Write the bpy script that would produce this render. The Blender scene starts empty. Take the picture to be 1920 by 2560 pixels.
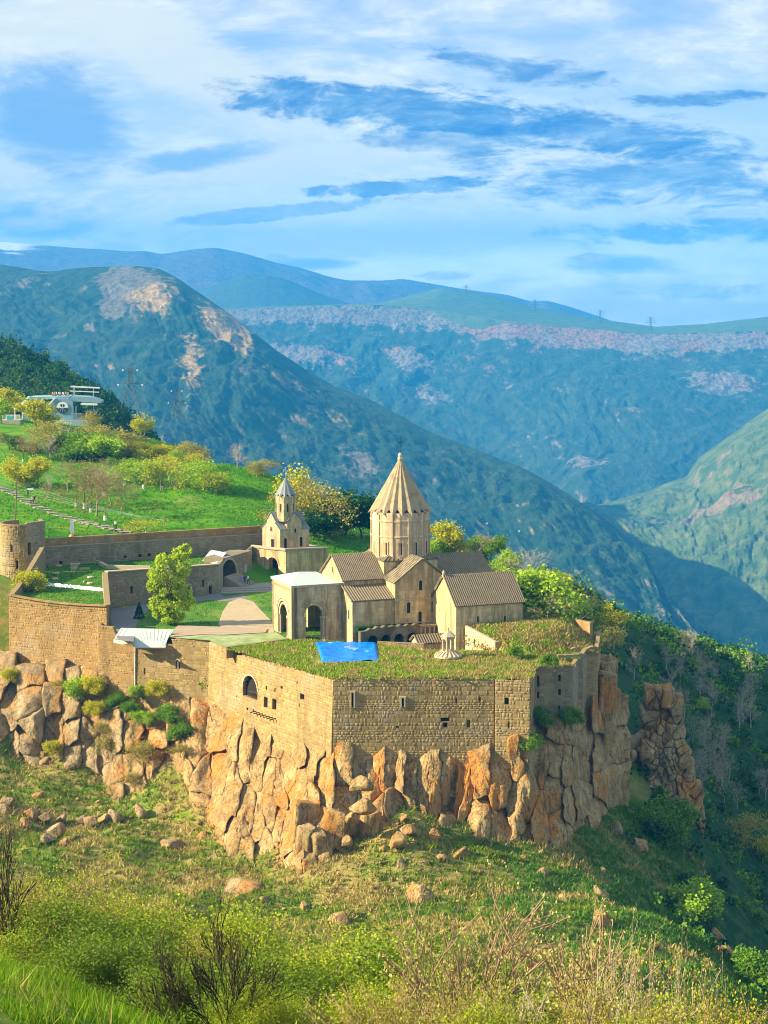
import bpy, math, random
import numpy as np
from mathutils import Vector, Matrix
from mathutils.geometry import delaunay_2d_cdt
sc = bpy.context.scene
COL = sc.collection
# ------------------------------------------------------------------ camera
F, YH, CZ = 4800.0, 700.0, 55.0            # focal length and eye level in photo pixels, eye height above the courtyard
PITCH = math.atan((1280 - YH) / F)
cam_d = bpy.data.cameras.new('camera')
cam_d.sensor_fit = 'VERTICAL'; cam_d.sensor_height = 36.0; cam_d.lens = F / 2560 * 36
cam_d.clip_start = 0.3; cam_d.clip_end = 90000
cam = bpy.data.objects.new('camera', cam_d); COL.objects.link(cam)
cam.location = (0, 0, CZ); cam.rotation_euler = (math.pi / 2 - PITCH, 0, 0)
sc.camera = cam
# ------------------------------------------------------------------ light
SUN_EL, SUN_SIDE = math.radians(27), math.radians(9)
S = Vector((-math.cos(SUN_SIDE) * math.cos(SUN_EL), -math.sin(SUN_SIDE) * math.cos(SUN_EL), math.sin(SUN_EL)))
sun_d = bpy.data.lights.new('sun', 'SUN'); sun_d.energy = 5.0; sun_d.angle = math.radians(0.5); sun_d.color = (1.0, 0.84, 0.58)
sun = bpy.data.objects.new('sun', sun_d); COL.objects.link(sun)
sun.rotation_euler = S.to_track_quat('Z', 'Y').to_euler(); sun.location = (-200, -100, 300)
vs = sc.view_settings
vs.view_transform = 'Standard'; vs.look = 'None'; vs.exposure = 1.42; vs.gamma = 1.0; vs.use_curve_mapping = False
sc.cycles.use_denoising = True; sc.cycles.filter_width = 1.05
sc.cycles.max_bounces = 4; sc.cycles.diffuse_bounces = 3; sc.cycles.glossy_bounces = 1
sc.cycles.transparent_max_bounces = 4; sc.cycles.volume_bounces = 0; sc.cycles.transmission_bounces = 2
sc.cycles.caustics_reflective = False; sc.cycles.caustics_refractive = False

class G:
    """small node-graph writer"""
    def __init__(s, nt): s.nt = nt; s.n = nt.nodes; s.l = nt.links
    def put(s, sock, v):
        if hasattr(v, 'is_linked') or isinstance(v, bpy.types.NodeSocket): s.l.new(v, sock)
        else:
            try: sock.default_value = v
            except Exception: sock.default_value = tuple(v) + (1.0,)
    def node(s, t, **kw):
        n = s.n.new(t)
        for k, v in kw.items(): setattr(n, k, v)
        return n
    def m(s, op, a, b=None, c=None, clamp=False):
        n = s.node('ShaderNodeMath', operation=op); n.use_clamp = clamp
        for i, v in enumerate((a, b, c)):
            if v is not None: s.put(n.inputs[i], v)
        return n.outputs[0]
    def vm(s, op, a, b=None):
        n = s.node('ShaderNodeVectorMath', operation=op); s.put(n.inputs[0], a)
        if b is not None: s.put(n.inputs[1], b)
        return n.outputs[0]
    def mix(s, f, a, b, mode='MIX'):
        n = s.node('ShaderNodeMix', data_type='RGBA', blend_type=mode); n.clamp_factor = True
        s.put(n.inputs[0], f); s.put(n.inputs[6], a if not isinstance(a, tuple) else tuple(a[:3]) + (1,)); s.put(n.inputs[7], b if not isinstance(b, tuple) else tuple(b[:3]) + (1,))
        return n.outputs[2]
    def ramp(s, f, stops, interp='LINEAR'):
        n = s.node('ShaderNodeValToRGB'); cr = n.color_ramp; cr.interpolation = interp
        while len(cr.elements) < len(stops): cr.elements.new(0.5)
        for e_, (p, c) in zip(cr.elements, stops):
            e_.position = p; e_.color = tuple(c) + (1,) if len(c) == 3 else c
        s.put(n.inputs[0], f); return n.outputs[0]
    def sm(s, v, lo, hi):   # smoothstep 0..1
        n = s.node('ShaderNodeMapRange', interpolation_type='SMOOTHSTEP'); n.clamp = True
        s.put(n.inputs[0], v); s.put(n.inputs[1], lo); s.put(n.inputs[2], hi); return n.outputs[0]
    def noise(s, vec, scale, detail=4, rough=0.55, dist=0.0, w=None):
        n = s.node('ShaderNodeTexNoise'); n.inputs['Scale'].default_value = scale; n.inputs['Detail'].default_value = detail
        n.inputs['Roughness'].default_value = rough; n.inputs['Distortion'].default_value = dist
        if vec is not None: s.put(n.inputs['Vector'], vec)
        return n.outputs[0]
    def xyz(s, x, y, z):
        n = s.node('ShaderNodeCombineXYZ'); s.put(n.inputs[0], x); s.put(n.inputs[1], y); s.put(n.inputs[2], z); return n.outputs[0]
    def sep(s, v):
        n = s.node('ShaderNodeSeparateXYZ'); s.put(n.inputs[0], v); return n.outputs

# ------------------------------------------------------------------ sky with its clouds
W = bpy.data.worlds.new('World'); sc.world = W; W.use_nodes = True
W.cycles.sampling_method = 'MANUAL'; W.cycles.sample_map_resolution = 256
g = G(W.node_tree); g.n.clear()
sky = g.node('ShaderNodeTexSky', sky_type='NISHITA'); sky.sun_disc = False
sky.sun_elevation = SUN_EL; sky.sun_rotation = math.radians(-90) - SUN_SIDE; sky.altitude = 1500; sky.air_density = 1.0; sky.dust_density = 0.6; sky.ozone_density = 2.0
tc = g.node('ShaderNodeTexCoord').outputs['Generated']
dx, dy, dz = g.sep(tc)
DEG = 57.29578
az = g.m('MULTIPLY', g.m('ARCTAN2', dx, dy), DEG); el = g.m('MULTIPLY', g.m('ARCSINE', dz), DEG)
SKY_STR = 0.10
def skyc(r, gg, b):
    lin = [((v / 255) / 12.92 if v / 255 < .04045 else ((v / 255 + .055) / 1.055) ** 2.4) / SKY_STR / (2 ** vs.exposure) for v in (r, gg, b)]
    return tuple(lin)
pc = g.xyz(g.m('MULTIPLY', az, 0.115), g.m('MULTIPLY', el, 0.36), 0.0)           # clouds stretched along the horizon
warp = g.node('ShaderNodeTexNoise'); warp.inputs['Scale'].default_value = 1.1; warp.inputs['Detail'].default_value = 3; g.put(warp.inputs['Vector'], pc)
pw = g.vm('ADD', pc, g.vm('SCALE', g.vm('SUBTRACT', warp.outputs['Color'], (0.5, 0.5, 0.5))))
for nd in g.n:
    if nd.type == 'VECT_MATH' and nd.operation == 'SCALE': nd.inputs['Scale'].default_value = 0.55
n_big = g.noise(pw, 0.9, 6, 0.55); n_mid = g.noise(pw, 2.3, 7, 0.6); n_fine = g.noise(pw, 6.0, 7, 0.65); n_xf = g.noise(pw, 17.0, 6, 0.65)
def aze(px, py):
    u = (px - 960) / F; v = (1280 - py) / F; c, s_ = math.cos(PITCH), math.sin(PITCH)
    y = c + v * s_; z = -s_ + v * c
    return math.degrees(math.atan2(u, y)), math.degrees(math.atan2(z, math.hypot(u, y)))
def blob(px, py, rx, ry, rot=0.0, edge=0.55, jag=1.0, small=False):
    """one cloud bank: a soft ellipse (degrees) with a ragged noise edge"""
    a0, e0 = aze(px, py); cr, sr = math.cos(math.radians(rot)), math.sin(math.radians(rot))
    x = g.m('SUBTRACT', az, a0); y = g.m('SUBTRACT', el, e0)
    xx = g.m('DIVIDE', g.m('ADD', g.m('MULTIPLY', x, cr), g.m('MULTIPLY', y, sr)), rx)
    yy = g.m('DIVIDE', g.m('SUBTRACT', g.m('MULTIPLY', y, cr), g.m('MULTIPLY', x, sr)), ry)
    r = g.m('ADD', g.m('POWER', g.m('ABSOLUTE', xx), 2.0), g.m('POWER', g.m('ABSOLUTE', yy), 2.0))
    if small: return g.sm(g.m('ADD', r, g.m('MULTIPLY', g.m('SUBTRACT', n_xf, 0.5), 4.0)), 1.0 + edge, 1.0 - edge)
    r = g.m('ADD', r, g.m('MULTIPLY', g.m('SUBTRACT', n_mid, 0.5), 5.0 * jag)); r = g.m('ADD', r, g.m('MULTIPLY', g.m('SUBTRACT', n_fine, 0.5), 4.5 * jag)); r = g.m('ADD', r, g.m('MULTIPLY', g.m('SUBTRACT', n_xf, 0.5), 2.2 * jag))
    return g.sm(r, 1.0 + edge, 1.0 - edge)
base = g.mix(0.85, sky.outputs[0], g.ramp(g.m('MULTIPLY', el, 1 / 30.0), [(0.0, tuple(v * 1.9 for v in skyc(255, 253, 244))), (0.05, tuple(v * 1.25 for v in skyc(252, 252, 246))), (0.10, skyc(226, 238, 246)), (0.17, skyc(176, 210, 246)), (0.3, skyc(132, 180, 243)), (1.0, skyc(138, 186, 246))]))
c_white = g.mix(g.sm(n_fine, 0.35, 0.7), tuple(v * 1.06 for v in skyc(218, 232, 240)), tuple(v * 1.15 for v in skyc(255, 254, 248)))
veil = g.sm(n_big, 0.34, 0.60)                                         # thin high cloud all over the sky
col = g.mix(g.m('MULTIPLY', veil, 0.85), base, c_white)
for (px, py, rx, ry, rot, ed, f_) in [(430, 130, 4.2, 1.0, -28, .7, .85), (150, 420, 2.6, .5, 0, .8, .55), (760, 400, 4.2, .42, 6, .8, .85), (1000, 590, 6.0, .55, 2, .9, .75), (1750, 560, 3.5, .3, 0, .9, .5),
                                     (1750, 780, 5, .35, 0, .8, .7), (60, 80, 2.6, .8, 0, .9, .7), (300, 560, 3, .4, 0, .9, .55)]:
    col = g.mix(g.m('MULTIPLY', blob(px, py, rx, ry, rot, ed, .5), f_), col, skyc(244, 250, 246))
for (px, py, rx, ry, rot, ed, c_) in [(150, 300, 1.9, 1.5, -25, .8, skyc(128, 182, 240)), (500, 395, 2.0, .35, 8, .8, skyc(140, 190, 238))]:
    col = g.mix(g.m('MULTIPLY', blob(px, py, rx, ry, rot, ed, .4), .8), col, c_)
n_dk = g.sm(n_fine, 0.34, 0.66)
c_dark = g.mix(n_dk, skyc(72, 140, 214), skyc(140, 190, 234))
for (px, py, rx, ry, rot, ed, f_) in [(960, 270, 4.2, .60, -3, .75, .95), (1300, 170, 2.4, .34, -10, .8, .8), (1450, 330, 3.2, .6, -6, .9, .85), (1750, 245, 2.2, .2, 2, .7, .85), (1620, 440, 4.2, .8, 0, 1.0, .8), (1700, 580, 3.0, .3, 0, .9, .7), (1150, 340, 2.6, .4, 0, .9, .7),
                                      (1000, 470, 2.6, .2, 3, .5, .8), (700, 530, 3.2, .18, 6, .6, .55), (1850, 730, 2.6, .2, 0, .7, .4)]:
    col = g.mix(g.m('MULTIPLY', blob(px, py, rx, ry, rot, ed), f_), col, c_dark)
for (px, py, rx, ry) in [(120, 545, 1.7, .5), (1540, 662, 1.5, .26), (760, 660, 1.3, .16)]:
    col = g.mix(g.m('MULTIPLY', blob(px, py, rx, ry, 0, 1.0, .4), .75), col, skyc(150, 194, 234))
for (px, py, rx, ry) in [(135, 525, .5, .42), (80, 560, .9, .22), (210, 540, .5, .16), (690, 648, .5, .12), (1470, 650, .55, .2), (1110, 690, .7, .12)]:
    col = g.mix(g.m('MULTIPLY', blob(px, py, rx, ry, 0, .9, .8, True), .9), col, g.mix(g.sm(n_xf, .36, .6), skyc(222, 234, 238), skyc(255, 252, 240)))
bg = g.node('ShaderNodeBackground'); bg.inputs[1].default_value = SKY_STR; g.put(bg.inputs[0], col)
wo = g.node('ShaderNodeOutputWorld'); g.l.new(bg.outputs[0], wo.inputs[0])

# ------------------------------------------------------------------ geometry helpers
CP, SP = math.cos(PITCH), math.sin(PITCH)
def ray(px, py):
    u = (px - 960) / F; v = (1280 - py) / F
    return u, CP + v * SP, -SP + v * CP
def onz(px, py, z):
    d = ray(px, py); t = (z - CZ) / d[2]; return Vector((d[0] * t, d[1] * t, z))
def at(px, py, Y):
    d = ray(px, py); t = Y / d[1]; return Vector((d[0] * t, Y, CZ + d[2] * t))
_rs = np.random.RandomState(7); _perm = np.concatenate([_rs.permutation(256)] * 3).astype(np.int64)
_grad = _rs.normal(size=(256, 3)); _grad /= np.linalg.norm(_grad, axis=1)[:, None]
def perlin(p):
    p = np.asarray(p, float); i = np.floor(p).astype(np.int64); f = p - i; i &= 255; u = f * f * f * (f * (f * 6 - 15) + 10)
    def gr(dx_, dy_, dz_):
        h = _perm[_perm[_perm[(i[:, 0] + dx_) & 255] + ((i[:, 1] + dy_) & 255)] + ((i[:, 2] + dz_) & 255)]
        return (_grad[h] * (f - np.array([dx_, dy_, dz_]))).sum(1)
    def lp(a, b, t): return a + (b - a) * t
    x0 = lp(lp(gr(0, 0, 0), gr(1, 0, 0), u[:, 0]), lp(gr(0, 1, 0), gr(1, 1, 0), u[:, 0]), u[:, 1])
    x1 = lp(lp(gr(0, 0, 1), gr(1, 0, 1), u[:, 0]), lp(gr(0, 1, 1), gr(1, 1, 1), u[:, 0]), u[:, 1])
    return lp(x0, x1, u[:, 2]) * 1.6
def fbm(p, oct=5, gain=0.5, ridged=False):
    p = np.asarray(p, float); a = 1.0; s_ = 0; tot = 0
    for k in range(oct):
        n = perlin(p * (2 ** k) + 17.3 * k)
        if ridged: n = 1 - 2 * np.abs(n)
        s_ = s_ + a * n; tot += a; a *= gain
    return s_ / tot

def mesh_np(name, V, Fq, mats, attr=None, smooth=False, uv=None, mi=None):
    """mesh from arrays; every face has the same number of corners"""
    V = np.asarray(V, np.float32); Fq = np.asarray(Fq, np.int32); k = Fq.shape[1]
    me = bpy.data.meshes.new(name); me.vertices.add(len(V)); me.vertices.foreach_set('co', V.ravel())
    me.loops.add(Fq.size); me.loops.foreach_set('vertex_index', Fq.ravel())
    me.polygons.add(len(Fq)); me.polygons.foreach_set('loop_start', np.arange(0, Fq.size, k, dtype=np.int32))
    me.polygons.foreach_set('loop_total', np.full(len(Fq), k, np.int32))
    if smooth: me.polygons.foreach_set('use_smooth', np.ones(len(Fq), bool))
    if mi is not None: me.polygons.foreach_set('material_index', np.asarray(mi, np.int32))
    if attr is not None:
        for an, av in attr.items():
            av = np.asarray(av, np.float32)
            if av.ndim == 2:
                a = me.attributes.new(an, 'FLOAT_COLOR', 'POINT' if len(av) == len(V) else 'FACE'); a.data.foreach_set('color', np.c_[av, np.ones(len(av), np.float32)].ravel() if av.shape[1] == 3 else av.ravel())
            else:
                a = me.attributes.new(an, 'FLOAT', 'POINT' if len(av) == len(V) and len(av) != len(Fq) else 'FACE'); a.data.foreach_set('value', av)
    if uv is not None:
        l_ = me.uv_layers.new(name='UVMap'); l_.data.foreach_set('uv', np.asarray(uv, np.float32).ravel())
    me.update(calc_edges=True)
    for m_ in (mats if isinstance(mats, (list, tuple)) else [mats]): me.materials.append(m_)
    return me
def link(name, me, parent=None, loc=None, rot=None, scale=None):
    o = bpy.data.objects.new(name, me); COL.objects.link(o)
    if parent is not None:
        o.parent = parent
        if parent.name in WORLD_KIDS: o.matrix_parent_inverse = WORLD_KIDS[parent.name]
    if loc is not None: o.location = loc
    if rot is not None: o.rotation_euler = rot
    if scale is not None: o.scale = scale
    return o
def tag(o, label=None, cat=None, group=None, kind=None):
    if label: o['label'] = label
    if cat: o['category'] = cat
    if group: o['group'] = group
    if kind: o['kind'] = kind
    return o
WORLD_KIDS = {}
def thing(name, label, cat, loc=(0, 0, 0), rz=0, group=None, world=False):
    o = bpy.data.objects.new(name, None); COL.objects.link(o); o.location = loc; o.rotation_euler = (0, 0, rz); o.empty_display_size = .5
    if world: WORLD_KIDS[o.name] = (Matrix.Translation(loc) @ Matrix.Rotation(rz, 4, 'Z')).inverted()    # parts are then given in world coordinates
    return tag(o, label, cat, group)
class MB:
    """collects polygons, then makes one mesh object"""
    def __init__(s): s.v = []; s.f = []; s.uv = []; s.mi = []; s.r = []; s.cr = 0.0; s.cm = 0
    def poly(s, pts, uv=None):
        b = len(s.v); s.v += [tuple(p) for p in pts]; s.f.append(tuple(range(b, b + len(pts)))); s.mi.append(s.cm); s.r.append(s.cr)
        s.uv += list(uv) if uv else [(p[0] + p[1], p[2]) for p in pts]
    def box(s, x0, y0, z0, x1, y1, z1):
        p = [(x0, y0, z0), (x1, y0, z0), (x1, y1, z0), (x0, y1, z0), (x0, y0, z1), (x1, y0, z1), (x1, y1, z1), (x0, y1, z1)]
        s.hexa(p)
    def hexa(s, p):
        for f in ((0, 3, 2, 1), (4, 5, 6, 7), (0, 1, 5, 4), (1, 2, 6, 5), (2, 3, 7, 6), (3, 0, 4, 7)): s.poly([p[i] for i in f])
    def beam(s, a, b, w, h=None, up=(0, 0, 1)):
        a, b = Vector(a), Vector(b); d = (b - a).normalized(); h = h or w
        u = Vector(up) if abs(d.dot(Vector(up))) < .98 else Vector((1, 0, 0))
        x = d.cross(u).normalized() * w / 2; y = x.cross(d).normalized() * h / 2
        s.hexa([a - x - y, a + x - y, a + x + y, a - x + y, b - x - y, b + x - y, b + x + y, b - x + y])
    def prism(s, pts, z0, z1, top=True, bottom=True):
        n = len(pts); acc = 0
        z0f = z0 if callable(z0) else (lambda p: z0); z1f = z1 if callable(z1) else (lambda p: z1)
        for i in range(n):
            a, b = pts[i], pts[(i + 1) % n]; L = math.hypot(b[0] - a[0], b[1] - a[1])
            s.poly([(a[0], a[1], z0f(a)), (b[0], b[1], z0f(b)), (b[0], b[1], z1f(b)), (a[0], a[1], z1f(a))], [(acc, z0f(a)), (acc + L, z0f(b)), (acc + L, z1f(b)), (acc, z1f(a))]); acc += L
        if top: s.poly([(p[0], p[1], z1f(p)) for p in pts])
        if bottom: s.poly([(p[0], p[1], z0f(p)) for p in reversed(pts)])
    def lathe(s, prof, n, c=(0, 0), ph=0.0, rmod=None):
        rows = []
        for (r, z) in prof:
            rows.append([(c[0] + r * math.cos(ph + 2 * math.pi * k / n), c[1] + r * math.sin(ph + 2 * math.pi * k / n), z) for k in range(n)])
        for i in range(len(prof) - 1):
            for k in range(n):
                k2 = (k + 1) % n; L = 2 * math.pi * max(prof[i][0], .01) / n
                s.poly([rows[i][k], rows[i][k2], rows[i + 1][k2], rows[i + 1][k]], [(k * L, prof[i][1]), (k * L + L, prof[i][1]), (k * L + L, prof[i + 1][1]), (k * L, prof[i + 1][1])])
    def tube(s, pts, r, n=5):
        pts = [Vector(p) for p in pts]; rows = []
        for i, p in enumerate(pts):
            d = (pts[min(i + 1, len(pts) - 1)] - pts[max(i - 1, 0)]).normalized(); u = Vector((0, 0, 1)) if abs(d.z) < .9 else Vector((1, 0, 0))
            x = d.cross(u).normalized(); y = d.cross(x); rr = r[i] if isinstance(r, (list, tuple)) else r
            rows.append([p + (x * math.cos(2 * math.pi * k / n) + y * math.sin(2 * math.pi * k / n)) * rr for k in range(n)])
        for i in range(len(rows) - 1):
            for k in range(n): s.poly([rows[i][k], rows[i][(k + 1) % n], rows[i + 1][(k + 1) % n], rows[i + 1][k]])
    def mesh(s, name, mats, smooth=False):
        me = bpy.data.meshes.new(name); me.from_pydata(s.v, [], s.f)
        l_ = me.uv_layers.new(name='UVMap'); l_.data.foreach_set('uv', np.array(s.uv, np.float32).ravel())
        a = me.attributes.new('rnd', 'FLOAT', 'FACE'); a.data.foreach_set('value', np.array(s.r, np.float32))
        for m_ in (mats if isinstance(mats, (list, tuple)) else [mats]): me.materials.append(m_)
        me.polygons.foreach_set('material_index', np.array(s.mi, np.int32))
        if smooth: me.polygons.foreach_set('use_smooth', np.ones(len(s.f), bool))
        me.update(); return me
    def build(s, name, mats, parent=None, smooth=False, **kw): return link(name, s.mesh(name, mats, smooth), parent, **kw)

# ------------------------------------------------------------------ materials
MATS = {}
def mat(name, fn, rough=0.9, spec=0.2, bump=None, trans=0.0):
    m_ = bpy.data.materials.new(name); m_.use_nodes = True; q = G(m_.node_tree); b = q.n['Principled BSDF']
    b.inputs['Roughness'].default_value = rough; b.inputs['Specular IOR Level'].default_value = spec
    q.P = q.node('ShaderNodeNewGeometry').outputs['Position']
    at_ = q.node('ShaderNodeAttribute'); at_.attribute_name = 'rnd'; q.R = at_.outputs['Fac']
    oi = q.node('ShaderNodeObjectInfo'); q.O = oi.outputs['Random']
    q.RR = q.m('FRACT', q.m('ADD', q.R, q.O))
    c_ = fn(q); q.put(b.inputs['Base Color'], c_)
    if bump:
        h, st, dist = bump(q); bn = q.node('ShaderNodeBump'); bn.inputs['Strength'].default_value = st; bn.inputs['Distance'].default_value = dist
        q.put(bn.inputs['Height'], h); q.l.new(bn.outputs[0], b.inputs['Normal'])
    if trans:
        t = q.node('ShaderNodeBsdfTranslucent'); q.put(t.inputs[0], c_); mx = q.node('ShaderNodeMixShader'); mx.inputs[0].default_value = trans
        q.l.new(b.outputs[0], mx.inputs[1]); q.l.new(t.outputs[0], mx.inputs[2]); q.l.new(mx.outputs[0], q.n['Material Output'].inputs[0])
    MATS[name] = m_; return m_
def streak(q, sc_=1.0): return q.vm('MULTIPLY', q.P, (sc_, sc_, sc_ * 0.16))
def plain(name, c, var=0.15, scale=3.0, **kw):
    return mat(name, lambda q: q.mix(q.noise(q.P, scale, 4), tuple(v * (1 - var) for v in c), tuple(min(v * (1 + var), 1) for v in c)), **kw)
def stone_fn(lo, hi, dark, stain=0.5):
    def fn(q):
        c_ = q.mix(q.RR, lo, hi)
        c_ = q.mix(q.m('MULTIPLY', q.sm(q.noise(streak(q, .35), 1.0, 5), .46, .70), stain), c_, dark)
        c_ = q.mix(q.m('MULTIPLY', q.sm(q.noise(q.P, .22, 4), .5, .72), stain * .55), c_, (.30, .20, .085))
        c_ = q.mix(q.m('MULTIPLY', q.sm(q.noise(q.P, .16, 6, .6), .53, .60), .45), c_, (.40, .345, .25))
        c_ = q.mix(q.m('MULTIPLY', q.sm(q.noise(streak(q, .22), 1.0, 6, .65), .56, .66), .6), c_, dark)
        return q.mix(q.m('MULTIPLY', q.noise(q.P, 7, 4), .35), c_, tuple(v * .5 for v in lo))
    return fn
b_stone = lambda q: (q.noise(q.P, 4.5, 6, .65), .5, .12)
mat('stone', stone_fn((.30, .21, .080), (.49, .365, .150), (.17, .12, .05), .5), bump=b_stone)
mat('stone_red', stone_fn((.33, .20, .07), (.47, .305, .115), (.18, .11, .045), .5), bump=b_stone)
mat('stone_grey', stone_fn((.24, .195, .12), (.40, .33, .205), (.13, .11, .075), .5), bump=b_stone)
mat('mortar', lambda q: q.mix(q.noise(q.P, 2.0, 5), (.22, .16, .07), (.33, .245, .11)), bump=b_stone)
def ashlar_fn(lo, hi, dark):
    def fn(q):
        uv = q.node('ShaderNodeUVMap').outputs[0]
        br = q.node('ShaderNodeTexBrick'); br.inputs['Scale'].default_value = 1.0; br.inputs['Brick Width'].default_value = 1.05; br.inputs['Row Height'].default_value = .62
        br.inputs['Mortar Size'].default_value = .018; br.inputs['Bias'].default_value = 0.0
        br.inputs['Color1'].default_value = (0, 0, 0, 1); br.inputs['Color2'].default_value = (1, 1, 1, 1); br.inputs['Mortar'].default_value = (.2, .2, .2, 1); q.l.new(uv, br.inputs[0])
        c_ = q.mix(br.outputs['Color'], lo, hi)
        c_ = q.mix(q.m('MULTIPLY', br.outputs['Fac'], .6), c_, dark)
        c_ = q.mix(q.m('MULTIPLY', q.sm(q.noise(streak(q, .8), 1.2, 6, .65), .42, .62), .9), c_, dark)
        c_ = q.mix(q.m('MULTIPLY', q.sm(q.noise(q.vm('MULTIPLY', q.P, (1.6, 1.6, .12)), 1.0, 4, .6), .52, .64), .55), c_, tuple(v * 1.25 for v in hi))
        return q.mix(q.m('MULTIPLY', q.sm(q.noise(q.P, .3, 5), .5, .75), .6), c_, (.36, .25, .11))
    return fn
mat('ashlar', ashlar_fn((.47, .35, .165), (.63, .49, .25), (.29, .21, .095)), bump=lambda q: (q.noise(q.P, 3.0, 6, .6), .4, .08))
mat('ashlar_pink', ashlar_fn((.50, .375, .215), (.62, .48, .29), (.33, .235, .135)), bump=lambda q: (q.noise(q.P, 3.0, 6, .6), .35, .06))
mat('ashlar_grey', ashlar_fn((.42, .33, .175), (.57, .46, .26), (.26, .20, .105)), bump=lambda q: (q.noise(q.P, 3.0, 6, .6), .4, .08))
mat('roof_stone', lambda q: q.mix(q.m('MULTIPLY', q.sm(q.noise(streak(q, .9), 1.3, 5), .4, .66), .8), q.mix(q.RR, (.17, .13, .08), (.27, .215, .13)), (.09, .085, .045)), bump=b_stone)
mat('roof_rib', lambda q: q.mix(q.noise(q.P, 1.5, 5), (.23, .18, .105), (.35, .28, .17)), bump=b_stone)
mat('roof_cone', lambda q: q.mix(q.m('MULTIPLY', q.sm(q.noise(q.P, .8, 5), .45, .7), .7), (.36, .285, .165), (.19, .15, .09)), bump=b_stone)
mat('roof_lead', lambda q: q.mix(q.noise(q.P, .7, 5), (.15, .17, .17), (.28, .295, .28)), rough=.6)
mat('mint_metal', lambda q: q.mix(q.noise(q.P, .5, 4), (.40, .46, .41), (.50, .56, .50)), rough=.5, spec=.35)
plain('trim', (.48, .385, .245), .25, 2)
mat('stone_moss', stone_fn((.10, .09, .045), (.20, .16, .085), (.05, .06, .025), .6), bump=b_stone)
plain('dark', (.022, .018, .015), .3, 2)
plain('wood', (.10, .06, .03), .3, 3)
plain('white_paint', (.78, .78, .74), .06, 4)
plain('pipe_white', (.74, .70, .58), .1, 2)
plain('iron', (.06, .07, .08), .2, 4, rough=.6)
plain('zinc', (.42, .45, .46), .15, 3, rough=.5)
plain('pylon_grey', (.10, .12, .14), .1, .1)
plain('concrete', (.42, .36, .28), .25, .8)
plain('flag', (.34, .29, .22), .25, .6)
plain('paving', (.20, .19, .175), .2, .6)
mat('tarp', lambda q: q.mix(q.sm(q.noise(q.P, 1.4, 4), .35, .65), (.0, .15, .68), (.006, .25, .86)), rough=.42, spec=.4)
plain('tarp_patch', (.45, .62, .85), .1, 4)
mat('plank_roof', lambda q: q.mix(q.noise(q.vm('MULTIPLY', q.P, (.2, 1.2, 1)), 1.0, 4), (.28, .21, .13), (.46, .36, .25)))
mat('green_roof', lambda q: q.mix(q.sm(q.noise(q.P, .5, 5), .35, .65), (.20, .27, .09), (.34, .38, .17)))
def rock_fn(c1, c2, c3, ora):
    def fn(q):
        n1 = q.noise(q.P, .35, 6, .6); n2 = q.noise(streak(q, .5), 1.0, 6, .6)
        c_ = q.mix(q.sm(n1, .35, .68), c1, c2)
        c_ = q.mix(q.m('MULTIPLY', q.sm(n2, .5, .72), .65), c_, c3)
        o_ = q.sm(q.m('ADD', q.noise(q.vm('MULTIPLY', q.P, (1, 1, .45)), .21, 5, .65), q.m('MULTIPLY', q.m('SUBTRACT', q.O, .5), .07)), .50, .60)
        c_ = q.mix(q.m('MULTIPLY', o_, .9), c_, q.mix(q.noise(q.P, 1.1, 4), ora, (.43, .22, .06)))
        ck = q.m('ABSOLUTE', q.m('SUBTRACT', q.noise(q.vm('MULTIPLY', q.P, (1, 1, .28)), .9, 6, .6), .5)); c_ = q.mix(q.m('MULTIPLY', q.sm(ck, .028, .0), .75), c_, tuple(v * .25 for v in c3))
        return q.mix(q.m('MULTIPLY', q.sm(q.noise(q.P, 2.6, 5, .7), .52, .7), .5), c_, tuple(v * .35 for v in c3))
    return fn
b_rock = lambda q: (q.m('ADD', q.noise(q.P, 1.4, 8, .65), q.m('MULTIPLY', q.noise(q.P, 5.0, 4, .6), .35)), .75, .5)
mat('rock', rock_fn((.31, .195, .07), (.48, .345, .15), (.175, .11, .045), (.50, .18, .015)), bump=b_rock)
mat('rock_grey', rock_fn((.27, .19, .09), (.42, .32, .17), (.16, .11, .055), (.40, .21, .06)), bump=b_rock)
def grass_fn(gr, ye, st, amt):
    def fn(q):
        n1 = q.noise(q.P, .12, 5, .6); n2 = q.noise(q.P, .9, 5, .6)
        c_ = q.mix(q.sm(n1, .36, .64), gr, ye)
        c_ = q.mix(q.m('MULTIPLY', q.sm(q.m('ADD', n2, q.m('MULTIPLY', n1, .5)), .66, .92), amt), c_, st)
        return q.mix(q.m('MULTIPLY', q.noise(q.P, 3.5, 4, .7), .3), c_, tuple(v * .45 for v in gr))
    return fn
b_grass = lambda q: (q.noise(q.P, 2.4, 6, .7), .6, .35)
mat('lawn', grass_fn((.045, .17, .004), (.11, .25, .006), (.24, .25, .06), .6), bump=b_grass)
mat('terrace_grass', grass_fn((.12, .20, .010), (.27, .30, .025), (.42, .34, .10), .8), bump=b_grass)
mat('dirt', lambda q: q.mix(q.noise(q.P, .5, 6), (.38, .29, .16), (.52, .41, .25)), bump=b_grass)
def leaf(name, c1, c2, tr=.35): return mat(name, lambda q: q.mix(q.R, q.mix(q.O, c1, tuple(v * .8 for v in c1)), c2), rough=.7, spec=.15, trans=tr)
leaf('leaf_fresh', (.20, .38, .010), (.42, .58, .03))
leaf('leaf_yellow', (.34, .37, .008), (.64, .60, .025), .4)
leaf('leaf_lime', (.30, .46, .008), (.60, .72, .03), .45)
leaf('leaf_green', (.085, .22, .008), (.19, .34, .018))
leaf('leaf_dark', (.008, .066, .010), (.030, .115, .016))
leaf('leaf_wood', (.03, .10, .008), (.08, .17, .014))
leaf('leaf_pale', (.38, .45, .16), (.60, .63, .30))
leaf('leaf_olive', (.27, .26, .025), (.46, .41, .06))
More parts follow.
